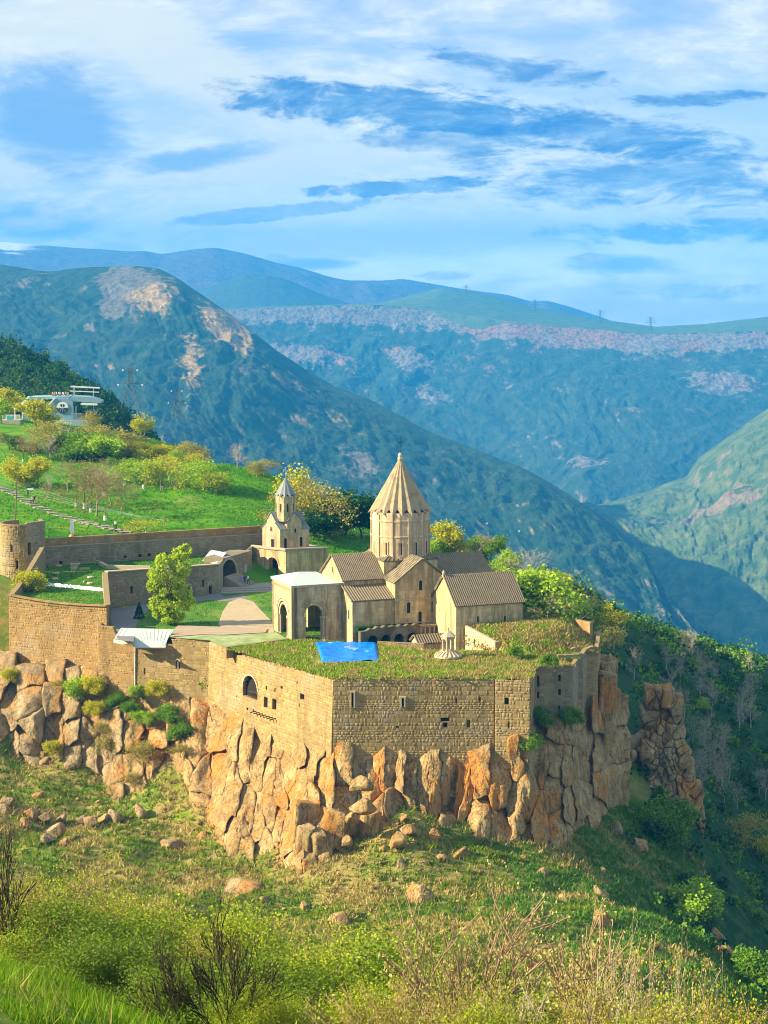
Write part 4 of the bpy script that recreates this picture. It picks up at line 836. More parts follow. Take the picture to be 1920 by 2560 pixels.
def cross(parent, c, z0, z1, arm, w=.10, name='cross', mn='iron', u=Vector((1, 0, 0))):
    mb = MB(); c = Vector((c[0], c[1], 0)); zc = z0 + (z1 - z0) * .68
    mb.beam(c + Vector((0, 0, z0)), c + Vector((0, 0, z1)), w); mb.beam(c + Vector((0, 0, zc)) - u * arm, c + Vector((0, 0, zc)) + u * arm, w)
    for e_ in (c + Vector((0, 0, zc)) - u * arm, c + Vector((0, 0, zc)) + u * arm, c + Vector((0, 0, z1))): mb.box(e_.x - w, e_.y - w, e_.z - w, e_.x + w, e_.y + w, e_.z + w)
    return mb.build(name, M[mn], parent)
ch = thing('monastery_church', 'great stone church with a ribbed conical dome on a tall round drum', 'church', CO, CA)
w_ = MB()
gable_walls(w_, 8.25, 16, -.4, 9.6, -3, 8.8, 12.1); w_.build('nave_wall', M['ashlar'], ch)
w_ = MB(); gable_walls(w_, 24, 33.3, -.4, 9.6, -3, 8.5, 11.3); w_.build('chancel_wall', M['ashlar'], ch)
w_ = MB(); gable_walls(w_, 15.07, 24.1, -4.9, 14.1, -3, 8.7, 12.15, 'b'); w_.build('transept_wall', M['ashlar'], ch)
gable_roof(ch, 8.25, 15.2, -.4, 9.6, 8.8, 12.15, 'a', (24, 8))
gable_roof(ch, 24, 33.3, -.4, 9.6, 8.5, 11.35, 'a', (30, 8))
gable_roof(ch, 15.07, 24.1, -4.9, 14.1, 8.75, 12.2, 'b', (26, 26))
w_ = MB(); w_.prism([(8.2, -4.5), (15.07, -4.5), (15.07, -.35), (8.2, -.35)], -3, lambda p: 6.2 if p[1] < -2 else 7.8); w_.build('aisle_wall', M['ashlar'], ch)
roof_slope(ch, (8.2, -4.5, 6.2), (15.0, -4.5, 6.2), (15.0, -.3, 7.85), (8.2, -.3, 7.85), 17, rib=(.2, .13), name='aisle_roof')
w_ = MB(); w_.prism([(8.2, 9.6), (15.07, 9.6), (15.07, 13.6), (8.2, 13.6)], -1, lambda p: 6.2 if p[1] > 11 else 7.8); w_.build('aisle_wall', M['ashlar'], ch)
w_ = MB(); w_.prism([(15.15, .05), (24.2, .05), (24.2, 9.15), (15.15, 9.15)], 7.5, 11.35); w_.build('dome_base', M['ashlar'], ch)
base_q = [(15.15, .05), (24.2, .05), (24.2, 9.15), (15.15, 9.15)]
for i in range(4):
    a, b = base_q[i], base_q[(i + 1) % 4]; m_ = (19.68, 4.6); k_ = .30; roof_slope(ch, a + (11.35,), b + (11.35,), (b[0] + (m_[0] - b[0]) * k_, b[1] + (m_[1] - b[1]) * k_, 11.95), (a[0] + (m_[0] - a[0]) * k_, a[1] + (m_[1] - a[1]) * k_, 11.95), 12, over=.2, name='base_roof')
for (a_, z0, h_, ar) in ((19.3, 7.36, 1.58, 1), (17.29, 3.9, 1.72, 1), (21.39, 3.86, 1.65, 1), (19.2, 2.05, 2.02, 1)): niche_window(ch, (a_, -4.9, z0), (1, 0, 0), .55, h_)
niche_window(ch, (8.2, -2.9, 3.2), (0, -1, 0), .4, 1.5)
niche_window(ch, (8.25, 4.6, 9.4), (0, -1, 0), .5, 1.0)
for zc, hh in ((5.95, .35), (2.3, .28)):                      # weathered string courses on the transept front
    mb = MB(); mb.box(15.0, -5.02, zc, 24.15, -4.85, zc + hh * .5); mb.build('string_course', M['trim'], ch)
# drum and dome
DC = (19.68, 4.6); mb = MB(); mb.lathe([(4.72, 10.6), (4.72, 14.85), (4.80, 14.9), (4.80, 15.1), (4.72, 15.15), (4.72, 17.3), (4.80, 17.35), (4.80, 17.6), (4.72, 17.65), (4.72, 18.75), (.2, 18.9)], 24, DC, math.pi / 24); drum = mb.build('drum', M['ashlar_pink'], ch)
for k in range(12):
    a = 2 * math.pi * (k + .30) / 12 - math.pi / 2; c = (DC[0] + 4.69 * math.cos(a), DC[1] + 4.69 * math.sin(a), 12.15); niche_window(drum, c, (-math.sin(a), math.cos(a), 0), .56, 1.95, False, .16, 'ashlar_pink')
    a2 = a + math.pi / 12
    mb = MB(); mb.tube([(DC[0] + 4.74 * math.cos(a2), DC[1] + 4.74 * math.sin(a2), 11.9), (DC[0] + 4.74 * math.cos(a2), DC[1] + 4.74 * math.sin(a2), 18.5)], .11, 6); mb.build('colonnette', M['ashlar_pink'], drum)
mb = MB(); folded_cone(mb, DC, 5.15, 18.35, 26.7, 20, .82, .34, .95); dome = mb.build('dome_roof', M['roof_cone'], ch)
mb = MB(); mb.lathe([(.34, 26.6), (.42, 26.75), (.42, 27.1), (.30, 27.2), (.36, 27.45), (.26, 27.75), (.03, 27.95)], 12, DC); mb.build('finial', M['trim'], dome)
cr = cross(ch, DC, 27.9, 30.3, .42, .09, u=Vector((1, 0, 0)))
# west porch
pw = MB()
op_s = dict(s0=1.95, s1=4.9, z0=-.4, z1=5.2, arch=True); op_w = dict(s0=2.5, s1=8.1, z0=-.4, z1=5.75, arch=True); op_n = dict(s0=2.6, s1=6.0, z0=0, z1=5.2, arch=True)
panel(pw, (0, 0), (8.3, 0), -3.2, 8.1, [op_s], .9, True); panel(pw, (0, 9.9), (0, 0), -1.2, 8.1, [op_w], .9, True); panel(pw, (8.3, 9.9), (0, 9.9), -.5, 8.1, [op_n], .8, True)
porch = pw.build('porch_wall', [M['ashlar_grey'], M['dark']], ch)
for (p0, p1, o_, ks) in (((0, 0), (8.3, 0), op_s, ((.0, .42, .05), (.5, .30, .10), (.95, .22, .07))), ((0, 9.9), (0, 0), op_w, ((-.9, .35, -.10), (-.35, .3, .03), (.1, .3, .08), (.55, .25, .05)))):
    for (k_, wd, pr) in ks:
        m2 = MB(); arch_ring(m2, p0, p1, dict(s0=o_['s0'] - k_, s1=o_['s1'] + k_, z0=0, z1=o_['z1'] + k_), wd, pr, 15); m2.build('arch_moulding', M['trim'] if p0[1] else M['ashlar_grey'], porch)
for (x, y) in ((.12, 2.0), (.12, 2.6), (.35, 3.1), (.12, 7.3), (.12, 7.9), (.35, 6.8), (2.05, .12), (5.05, .0), (5.55, -.05), (4.85, .35)):
    m2 = MB(); m2.lathe([(.26, -.3), (.26, 0), (.15, .12), (.15, 2.9), (.24, 3.05), (.27, 3.4)], 10, (x, y)); m2.build('colonnette', M['trim'], porch)
m2 = MB(); m2.prism([(-.18, -.18), (8.3, -.18), (8.3, 10.05), (-.18, 10.05)], 8.1, 8.45); m2.build('cornice', M['trim'], porch)
for i in range(20): m2 = MB(); y_ = .3 + i * .48; m2.box(-.14, y_, 7.35, .02, y_ + .22, 7.75); m2.build('dentil', M['trim'], porch)
for x in (-.05, 8.1):
    for y in (-.05,): m2 = MB(); m2.box(x - .12, y - .12, -3, x + .35, y + .35, 8.1); m2.build('corner_pier', M['ashlar_grey'], porch)
pr = MB(); ap1, ap2 = (3.2, 6.3, 9.55), (6.0, 6.0, 9.45); q_ = [(-.3, -.3, 8.46), (8.3, -.3, 8.46), (8.3, 10.1, 8.46), (-.3, 10.1, 8.46)]
pr.poly([q_[0], q_[1], ap2, ap1]); pr.poly([q_[1], q_[2], ap2]); pr.poly([q_[2], q_[3], ap1, ap2]); pr.poly([q_[3], q_[0], ap1]); pr.build('metal_roof', M['mint_metal'], porch)
fl = MB(); fl.box(.6, .6, -.5, 8.2, 9.2, -.03); fl.build('porch_floor', M['flag'], porch)
bk = MB(); bk.box(8.0, .3, -.4, 8.24, 9.5, 8.0); bk.build('inner_wall', M['ashlar'], porch)
# south-east chapel annexe with its steep ribbed roof
w_ = MB(); gable_walls(w_, 21.3, 32.4, -14.1, -4.9, -4, 6.15, 10.1); w_.build('annexe_wall', M['ashlar'], ch)
gable_roof(ch, 21.3, 32.4, -14.1, -4.9, 6.2, 10.15, 'a', (34, 10))
niche_window(ch, (29.4, -14.1, 3.4), (1, 0, 0), .3, .85, False); niche_window(ch, (24.9, -14.1, 3.5), (1, 0, 0), .3, .9, False)
mb = MB(); mb.lathe([(.22, 9.9), (.22, 10.5), (.30, 10.6), (.12, 10.9), (.02, 11.1)], 8, (21.2, -9.5)); mb.build('gable_finial', M['trim'], ch)

# ruined arcade and small hut in the sunken court
ar = thing('ruined_arcade', 'mossy ruined arcade of small arches below the church wall', 'arcade', CO + CN * 0, CA)
ops = [dict(s0=1.2 + i * 2.15, s1=2.75 + i * 2.15, z0=-1.8, z1=1.25, arch=True) for i in range(4)]
mb = MB(); panel(mb, (8.5, -7.2), (18.2, -7.2), -2.6, lambda s_: 1.9 + .55 * min(1, s_ / 3) + .12 * math.sin(s_ * 5), ops, 1.0); mb.build('wall', [M['stone_moss'], M['dark']], ar)
for o_ in ops: mb = MB(); arch_ring(mb, (8.5, -7.2), (18.2, -7.2), o_, .22, .1, 9); mb.build('arch_ring', M['stone_moss'], ar)
mb = MB(); mb.box(8.5, -6.3, 1.6, 18.2, -4.95, 2.35); mb.build('roof_slab', M['leaf_dark'], ar)
for i in range(4): mb = MB(); x_ = 18.6 + i * .75; mb.lathe([(.2, -.2), (.14, 0), (.14, 1.7), (.22, 1.9)], 8, (x_, -6.6)); mb.build('column', M['trim'], ar)
mb = MB(); mb.box(18.2, -6.9, 1.9, 21.2, -6.3, 2.2); mb.build('lintel', M['stone_grey'], ar)
hu = thing('stone_hut', 'small stone hut with a slab roof below the church', 'hut', CO + CN * 0, CA)
mb = MB(); gable_walls(mb, 16.4, 20.9, -11.2, -8.4, -2.6, .3, 1.2); mb.build('wall', M['ashlar_grey'], hu); gable_roof(hu, 16.4, 20.9, -11.2, -8.4, .3, 1.25, 'a', (12, 6))
# ------------------------------------------------------------------ gate chapel on its vaulted base
u_, v_ = Vector((.968, .252, 0)), Vector((-.81, .59, 0)); GL, GK, GR = Vector((-24.7, 354.8, 0)), Vector((-18.1, 350.0, 0)), Vector((-10.4, 352.0, 0))
gt = thing('gate_chapel', 'small domed chapel raised on a vaulted gate base by the rear wall', 'chapel', GK, 0, world=True)
c7 = lambda x, y: (640 + x / 7.373, 1170 + y / 7.373)
ops = [oc(GL, GK, c7, 205, 1635, 412, 2040, arch=True), oc(GL, GK, c7, -5, 1860, 62, 2000), oc(GL, GK, c7, 8, 1610, 20, 1665)]
mb = MB(); panel(mb, GL, GK, -.6, 5.7, ops, 1.6); panel(mb, GK, GR, -.6, 5.7, (), .6); panel(mb, GR, (GR.x - 4, GR.y + 6), -.6, 5.7, (), .6); mb.build('gate_base', [M['ashlar'], M['dark']], gt)
mb = MB(); arch_ring(mb, GL, GK, ops[0], .22, .12, 13); mb.build('arch_ring', M['trim'], gt)
mb = MB(); mb.prism([xy(GL - u_ * .2), xy(GK - Vector((.1, .2, 0))), xy(GR + u_ * .2), (GR.x - 4, GR.y + 6)], 5.5, 5.72); mb.build('terrace', M['flag'], gt)
for (a, b) in ((GL, GK), (GK, GR)):
    mb = MB(); d_ = (b - a).normalized(); n_ = Vector((d_.y, -d_.x, 0)); mb.hexa([a + n_ * .2 + Vector((0, 0, 5.72)), b + n_ * .2 + Vector((0, 0, 5.72)), b - n_ * .35 + Vector((0, 0, 5.72)), a - n_ * .35 + Vector((0, 0, 5.72)), a + n_ * .2 + Vector((0, 0, 5.95)), b + n_ * .2 + Vector((0, 0, 5.95)), b - n_ * .35 + Vector((0, 0, 5.95)), a - n_ * .35 + Vector((0, 0, 5.95))]); mb.build('coping', M['trim'], gt)
O7 = Vector((-19.15, 350.75, 0)); PU, PV = 5.5, 4.2
def k7(p, q, z): r_ = O7 + u_ * p + v_ * q; return Vector((r_.x, r_.y, z))
mb = MB(); mb.prism([xy(k7(0, 0, 0)), xy(k7(PU, 0, 0)), xy(k7(PU, PV, 0)), xy(k7(0, PV, 0))], 5.72, 9.4)
gable_walls(mb, .03, PU - .03, PV * .25, PV * .75, 9, 10.9, 12.4, 'a', k7); gable_walls(mb, PU * .25, PU * .75, .03, PV - .03, 9, 10.9, 12.4, 'b', k7)
tri = [(0, .0, 9.4), (0, PV * .25, 10.5), (0, PV * .75, 10.5), (0, PV, 9.4)]; mb.poly([k7(*p) for p in tri]); mb.build('wall', M['ashlar_pink'], gt)
for (q0, q1) in ((0, PV * .27), (PV, PV * .73)):
    for (p0, p1) in ((0, PU * .27), (PU * .73, PU)): roof_slope(gt, k7(p0, q0, 9.4), k7(p1, q0, 9.4), k7(p1, q1, 10.6), k7(p0, q1, 10.6), 3, 'roof_lead', .08, 'corner_roof', (.07, .06), .12)
gable_roof(gt, 0, PU, PV * .25, PV * .75, 10.9, 12.45, 'a', (9, 9), 'roof_lead', k7, .12, (.07, .06)); gable_roof(gt, PU * .25, PU * .75, 0, PV, 10.9, 12.45, 'b', (8, 8), 'roof_lead', k7, .12, (.07, .06))
for (p, q, z, al, w, h, ar_) in ((0, PV * .5, 8.9, -v_, .35, .8, True), (0, PV * .42, 5.74, -v_, .7, 1.7, False), (PU * .52, 0, 8.7, u_, .35, .8, True), (PU * .18, 0, 5.75, u_, .5, 2.0, True), (PU * .72, 0, 6.1, u_, .5, 1.8, True)): niche_window(gt, k7(p, q, z), al, w, h, ar_, .09)
dc = k7(PU / 2, PV / 2, 0); mb = MB(); mb.lathe([(1.86, 10.8), (1.86, 15.5), (.1, 15.6)], 8, xy(dc), math.pi / 8 + .25); dr7 = mb.build('drum', M['ashlar_grey'], gt)
for k in range(8):
    a = math.pi / 4 * k + .25; niche_window(dr7, (dc.x + 1.73 * math.cos(a), dc.y + 1.73 * math.sin(a), 12.6), (-math.sin(a), math.cos(a), 0), .3, 1.5, True, .1, 'ashlar_grey')
mb = MB(); folded_cone(mb, xy(dc), 2.15, 15.25, 18.7, 12, .78, .14, .6); mb.build('dome_roof', M['roof_lead'], gt)
cross(gt, dc, 18.7, 20.6, .32, .09, mn='zinc')
for (p, q) in ((0, PV / 2), (PU / 2, 0), (PU, PV / 2)): cross(gt, k7(p, q, 0), 12.5, 13.1, .12, .06, 'gable_cross', 'trim')
# gate arch, its stair and roof sheet
c8 = lambda x, y: (480 + x / 6.9125, 1340 + y / 6.9125)
H0 = Vector((N1.x + .3, N1.y + 6.0, 0)); H1 = Vector((GL.x + .2, GL.y - 2.2, 0))
ga = thing('gate_vault', 'deep round-arched gate passage with a stair beside the terrace building', 'gate', H0, 0, world=True)
og = oc(H0, H1, c8, 480, 448, 775, 790, arch=True)
mb = MB(); panel(mb, H0, H1, -.3, 5.2, [og], 4.0); mb.build('wall', [M['stone_grey'], M['dark']], ga); mb = MB(); arch_ring(mb, H0, H1, og, .35, .12, 13); mb.build('arch_ring', M['trim'], ga)
stuff_stones(ga, [masonry(ga, H0, H1, .2, 5.1, .38, (.35, .8), 'stone_grey', [og, dict(s0=og['s0'] - .35, s1=og['s1'] + .35, z0=og['z0'], z1=og['z1'] + .35, arch=True)], 91, 0)], 'stone_grey')
N1w = Vector(xy(N1)).to_3d(); mb = MB(); panel(mb, (N1.x, N1.y), (H0.x, H0.y), -.4, 4.95, (), .6); mb.build('side_wall', M['stone_grey'], ga)
dH = (H1 - H0).normalized(); nH = Vector((dH.y, -dH.x, 0))
for i in range(10):
    p0 = H0 + dH * .3 + nH * (3.6 - i * .36); p1 = H0 + dH * (og['s1'] + .2) + nH * (3.6 - i * .36); mb = MB(); z_ = .36 + .17 * i
    mb.hexa([p0 + Vector((0, 0, -.3)), p1 + Vector((0, 0, -.3)), p1 - nH * .40 + Vector((0, 0, -.3)), p0 - nH * .40 + Vector((0, 0, -.3)), p0 + Vector((0, 0, z_)), p1 + Vector((0, 0, z_)), p1 - nH * .40 + Vector((0, 0, z_)), p0 - nH * .40 + Vector((0, 0, z_))]); mb.build('step', M['flag'], ga)
rs = [at(504, 1404, 346), at(542, 1411, 341.5), at(566, 1383, 346), at(527, 1375.5, 352)]; mb = MB(); th_ = Vector((0, 0, .1)); mb.hexa([rs[0], rs[1], rs[2], rs[3]] + [p + th_ for p in rs]); mb.build('sheet_roof', M['zinc'], ga)
pd = [at(597, 1445, 349.0), at(616, 1443, 350.2)]; mb = MB(); mb.hexa([(pd[0].x, pd[0].y, .3), (pd[1].x, pd[1].y, .3), (pd[1].x, pd[1].y + .4, .3), (pd[0].x, pd[0].y + .4, .3), (pd[0].x, pd[0].y, 2.9), (pd[1].x, pd[1].y, 2.9), (pd[1].x, pd[1].y + .4, 2.9), (pd[0].x, pd[0].y + .4, 2.9)]); mb.build('door_panel', M['zinc'], ga)
st_ = thing('wall_stair', 'narrow stone stair climbing the rear wall beside the gate chapel', 'stair', at(589, 1404, 353), 0, world=True)
for i in range(16):
    a = at(589 + 38 * i / 15, 1403 - 36 * i / 15, 352.5 + 1.0 * i / 15); mb = MB(); mb.box(a.x - .18, a.y, a.z - 1.6, a.x + .22, a.y + 1.2, a.z); mb.build('step', M['stone_grey'], st_)
# ------------------------------------------------------------------ ground surfaces inside the walls
def sheet(name, pts, mn, label, z=None, step=1.0, zf=None, kind='structure', sub=True, smooth=True):
    """triangulated sheet inside a polygon; pts are world (x, y)"""
    pts = [Vector(xy(p)) for p in pts]; xs = [p.x for p in pts]; ys = [p.y for p in pts]; n = len(pts); bp = []
    for i in range(n):
        a, b = pts[i], pts[(i + 1) % n]; k = max(1, int((b - a).length / step)); bp += [a.lerp(b, j / k) for j in range(k)]
    nb = len(bp); inner = []
    if sub:
        Q = np.array([(x, y) for x in np.arange(min(xs), max(xs), step) for y in np.arange(min(ys), max(ys), step)]); Q += np.random.RandomState(3).uniform(-.25, .25, Q.shape) * step
        B_ = np.array([tuple(p) for p in bp]); ins = np.zeros(len(Q), bool)
        for i in range(nb):
            (x0, y0), (x1, y1) = B_[i], B_[(i + 1) % nb]; c_ = ((y0 > Q[:, 1]) != (y1 > Q[:, 1])) & (Q[:, 0] < (x1 - x0) * (Q[:, 1] - y0) / (y1 - y0 + 1e-12) + x0); ins ^= c_
        Q = Q[ins]; dmin = np.sqrt(((Q[:, None] - B_[None]) ** 2).sum(-1)).min(1) if len(Q) else np.zeros(0); keep = dmin > step * .45; Q, dmin = Q[keep], dmin[keep]; inner = [Vector(q) for q in Q]
    v, e_, f, *_ = delaunay_2d_cdt(bp + inner, [(i, (i + 1) % nb) for i in range(nb)], [], 1, 1e-6)
    V = np.array([tuple(p) for p in v]); db = np.array([min(((q - B_) ** 2).sum(1)) ** .5 for q in V]) if sub else np.zeros(len(V))
    Z = zf(V[:, 0], V[:, 1], db) if zf else np.full(len(V), z)
    return tag(link(name, mesh_np(name, np.c_[V, Z], np.array([t_ if True else t_ for t_ in f]), M[mn], smooth=smooth)), label, kind=kind)
cy = [onz(292, 1576, 0), onz(303, 1570.5, 0), onz(434, 1574.5, 0), onz(424, 1592, 0), A, A2, onz(722, 1602, 0), cl(0, 0), cl(33, 0), (22, 332), (8, 352), GR, GK, GL, (-26, 349), N1 + Vector((0, 5, 0)), N1, N0, N3]
sheet('courtyard', cy, 'lawn', 'green lawn of the inner courtyard', 0.0, 2.0)
def zsheet(name, pix, mn, label, z, step=1.5, **kw): return sheet(name, [onz(px, py, z) for px, py in pix], mn, label, z, step, **kw)
zsheet('dirt_yard', [(572, 1505), (600, 1495), (632, 1503), (655, 1528), (682, 1555), (686, 1582), (620, 1579), (560, 1576), (546, 1560), (556, 1530)], 'dirt', 'bare trodden earth in front of the porch', .02)
zsheet('paving', [(272, 1522), (400, 1503), (470, 1494), (548, 1482), (560, 1492), (610, 1485), (618, 1496), (560, 1503), (520, 1500), (470, 1506), (420, 1512), (372, 1524), (345, 1548), (336, 1580), (334, 1604), (296, 1600), (280, 1570)], 'paving', 'grey stone paving along the terrace building', .012)
zsheet('flagstones', [(548, 1483), (700, 1478), (720, 1462), (640, 1452), (600, 1455), (560, 1462)], 'flag', 'flagstone landing in front of the gate', .035)
for i, (x0, y0, x1, y1) in enumerate([(556, 1484, 690, 1479), (552, 1479, 695, 1473.5), (548, 1474, 700, 1468)]):
    mb = MB(); a, b = onz(x0, y0, .05 + .1 * i), onz(x1, y1, .05 + .1 * i); mb.hexa([(a.x, a.y, 0), (b.x, b.y, 0), (b.x, b.y + 1.6, 0), (a.x, a.y + 1.6, 0), (a.x, a.y, .12 + .11 * i), (b.x, b.y, .12 + .11 * i), (b.x, b.y + 1.6, .12 + .11 * i), (a.x, a.y + 1.6, .12 + .11 * i)]); tag(mb.build('landing_step', M['flag']), 'broad stone step below the gate', kind='structure')
zsheet('terrace_deck', [(425, 1592), (432, 1576), (445, 1563), (668, 1571), (664, 1581), (560, 1587), (500, 1586)], 'plank_roof', 'weathered flat roof terrace of the residence', .18)
zsheet('turf_deck', [(424, 1593), (500, 1587), (560, 1588), (664, 1582), (690, 1580), (722, 1600), (640, 1612), (567, 1621), (524, 1601)], 'green_roof', 'pale green flat roof beside the porch', .10)
mb = MB(); a, b = onz(566, 1622, .1), onz(722, 1601, .1); d_ = (b - a).normalized(); n_ = Vector((d_.y, -d_.x, 0)); pwl = thing('parapet_wall', 'low stone parapet edging the pale green flat roof', 'wall', a, 0, world=True)
stone_wall(pwl, a, b, -1.4, .35, 'stone_grey', (), 95, 60, 0, .3, (.3, .6), .5)
# the cemetery lawn behind the retaining wall
lw = [G0, G1, (N3.x - .9, N3.y + .5), (N0.x - .6, N0.y), N0, N1, H0, (K1[0], K1[1]), (K0[0], K0[1]), F1, F0, SH1]
sheet('cemetery_lawn', lw, 'lawn', 'green lawn with old gravestones inside the rear wall', zf=lambda x, y, db: 3.0 + np.clip((y - 303) / 40, 0, 1) * 1.2, step=2.5)
# grassy terrace over the south range
LW0, LW1 = at(1163, 1566, 285.7), at(1238, 1606, 280.0)
TP = [A2, B + Vector((0, .15, 0)), C_ + Vector((0, .1, 0)), C2, T1 + Vector((.1, .4, 0)), T2, (T2b.x - .3, T2b.y - .3), T3, (T3.x + .1, T3.y + 3.0), T4, (T4.x + 1.6, T4.y + 13), onz(1433, 1558, 2.4), onz(1300, 1555, 3.1), LW0, LW1, onz(1234, 1630, 0.1), onz(1060, 1628, 0), onz(945, 1612, 0), onz(789, 1604, 0), onz(722, 1603, 0)]
FRONT = np.array([xy(p) for p in TP[:11]])
def seg_dist(P_, L_):
    out = np.full(len(P_), 1e9)
    for a, b in zip(L_[:-1], L_[1:]):
        ab = b - a; t_ = np.clip(((P_ - a) @ ab) / (ab @ ab), 0, 1); out = np.minimum(out, np.linalg.norm(P_ - (a + t_[:, None] * ab), axis=1))
    return out
def terr_z(x, y, db):
    P_ = np.c_[x, y, 0 * x]; d_ = Vector((LW1.x - LW0.x, LW1.y - LW0.y)).normalized(); n_ = (-d_.y, d_.x)     # east of the lit wall the terrace is higher
    s_ = (x - LW0.x) * n_[0] + (y - LW0.y) * n_[1]
    fd = seg_dist(P_[:, :2], FRONT); up = sstep(-.3, 1.2 + np.clip(281 - y, 0, 8), s_) * np.clip(2.2 + (y - 280) * .15, .6, 3.1)
    return .06 + (up * sstep(0, 7.0, fd) + (.30 * np.maximum(fbm(P_ * .35, 4), -.15) + .22 * np.maximum(fbm(P_ * .12 + 4, 3), 0)) * sstep(0, 1.5, db)) * sstep(.0, 2.0, fd)
sheet('grass_terrace', TP, 'terrace_grass', 'wild dry grass covering the roofs of the south range', zf=terr_z, step=.7)
mb = MB(); mb.poly([tuple(cl(-1, -1, -1.9)), tuple(onz(789, 1604, -1.9)), tuple(onz(1060, 1629, -1.9)), tuple(onz(1236, 1629, -1.9)), tuple(onz(1165, 1566, -1.9)), tuple(cl(30, 0, -1.9))]); tag(mb.build('sunken_court', M['dirt']), 'earth floor of the sunken court', kind='structure')
lt = thing('refectory_wall', 'cream sunlit wall with small windows beside the annexe', 'wall', LW1, 0, world=True)
ow = [opn(LW0, LW1, 1184, 1188, 1599, 1611), opn(LW0, LW1, 1211, 1216, 1619, 1628)]
mb = MB(); panel(mb, LW0, LW1, -2, lambda s_: LW0.z + .12 + (LW1.z - LW0.z) * s_ / math.hypot(LW1.x - LW0.x, LW1.y - LW0.y), ow, .4); mb.build('wall', [M['trim'], M['dark']], lt)
e1 = at(1300, 1604, 281.5); mb = MB(); panel(mb, LW1, e1, -.3, lambda s_: LW1.z + .1, (), .5); mb.build('low_wall', M['stone'], lt)
for nm, (x0, y0, x1, y1), zt__ in (('low wall edging the sunken court beside the blue tarpaulin', (943, 1612, 1060, 1617), .5), ('thin low wall along the sunken court behind the bell turret', (1060, 1630, 1235, 1631), .25)):
    a, b = onz(x0, y0, 0), onz(x1, y1, 0); pw_ = thing('court_wall', nm, 'wall', a, 0, world=True); mb = MB(); panel(mb, a, b, -2.2, zt__, (), .4); mb.build('wall', M['mortar'], pw_); stuff_stones(pw_, [masonry(pw_, a, b, -.4, zt__ + .02, .3, (.3, .7), 'stone', (), 97, 40)], 'stone')
e0, e1 = onz(1433, 1561, 2.2), onz(1475, 1582, 1.4); ew = thing('end_wall', 'short reddish wall at the far corner of the grass terrace', 'wall', e0, 0, world=True); stone_wall(ew, e0, e1, -2, 3.0, 'stone_red', (), 98, 40, 0)
# rock body under the walls
mb = MB(); core = [G0 + Vector((.8, .8, 0)), G1 + Vector((0, .8, 0)), R0 + Vector((.8, 1, 0)), R1 + Vector((0, 1, 0)), R3 + Vector((0, 1, 0)), B + Vector((.2, 1.0, 0)), C2 + Vector((-.8, 1.0, 0)), T1 + Vector((.4, 1, 0)), T2 + Vector((-.8, 1, 0)), T3 + Vector((-.8, 1, 0)), T4 + Vector((-.8, 1, 0)), Vector((33, 305, 0)), Vector((20, 335, 0)), Vector((-20, 345, 0)), Vector((-58, 332, 0))]
mb.prism([xy(p) for p in core], -34, -2.6); tag(mb.build('rock_core', M['rock']), 'solid rock under the monastery', kind='structure')
# blue tarpaulin on the grass
tpx = [(789, 1603), (941, 1603), (945.5, 1648), (806, 1653.5)]; tq = [onz(a, b, .35) for a, b in tpx]; NU, NV = 40, 14; V = []
for j in range(NV + 1):
    for i in range(NU + 1):
        p = tq[3].lerp(tq[2], i / NU).lerp(tq[0].lerp(tq[1], i / NU), j / NV); V.append(p)
V = np.array([tuple(p) for p in V]); V[:, 2] = .42 + fbm(np.c_[V[:, 0] * .5, V[:, 1] * 1.6, 0 * V[:, 0]], 4) * .28 + fbm(V * .25 + 5, 2) * .2; ed = np.array([(i in (0, NU)) or (j in (0, NV)) for j in range(NV + 1) for i in range(NU + 1)]); V[ed, 2] -= .2; V[ed, :2] += np.random.RandomState(2).uniform(-.12, .12, (ed.sum(), 2))
id_ = np.arange((NU + 1) * (NV + 1)).reshape(NV + 1, NU + 1); tp = tag(link('tarpaulin', mesh_np('tarpaulin', V, np.c_[id_[:-1, :-1].ravel(), id_[:-1, 1:].ravel(), id_[1:, 1:].ravel(), id_[1:, :-1].ravel()], M['tarp'], smooth=True)), 'bright blue tarpaulin spread over the grass terrace', 'tarpaulin')
for (x, y, l) in ((868, 1617, .9), (886, 1623, .5), (884, 1620, 1.4), (917, 1627, .5), (825, 1606, .6)): p = onz(x, y, .74); mb = MB(); mb.box(p.x - l / 2, p.y - .12, .62, p.x + l / 2, p.y + .12, .74); mb.build('patch', M['tarp_patch'], tp)
# bell turret on the terrace
gp = onz(1120, 1643, .15); bt = thing('bell_turret', 'small open stone bell turret with a ribbed skirt on the grass terrace', 'turret', (gp.x, gp.y, .35)); bt.scale = (1.1, 1.1, 1.1)
mb = MB(); mb.lathe([(1.85, -.1), (1.85, .12), (.95, .62), (.95, .75), (.1, .78)], 24); sk = mb.build('skirt_roof', M['trim'], bt)
for k in range(18): a = 2 * math.pi * k / 18; m2 = MB(); m2.beam((1.86 * math.cos(a), 1.86 * math.sin(a), .16), (.9 * math.cos(a), .9 * math.sin(a), .7), .13, .10); m2.build('rib', M['trim'], sk)
for k in range(6):
    a = math.pi / 3 * k + .3; m2 = MB(); m2.lathe([(.2, .7), (.2, .85), (.13, .95), (.13, 2.1), (.2, 2.25), (.22, 2.4)], 8, (.72 * math.cos(a), .72 * math.sin(a))); m2.build('column', M['trim'], bt)
mb = MB(); mb.lathe([(.55, 2.35), (.98, 2.35), (.98, 2.62), (.1, 2.66)], 6, (0, 0), .3); mb.build('ring_beam', M['trim'], bt)
mb = MB(); mb.lathe([(1.08, 2.6), (1.08, 2.7), (.12, 3.45), (.05, 3.9), (.0, 4.0)], 6, (0, 0), .3); mb.build('cap_roof', M['trim'], bt)
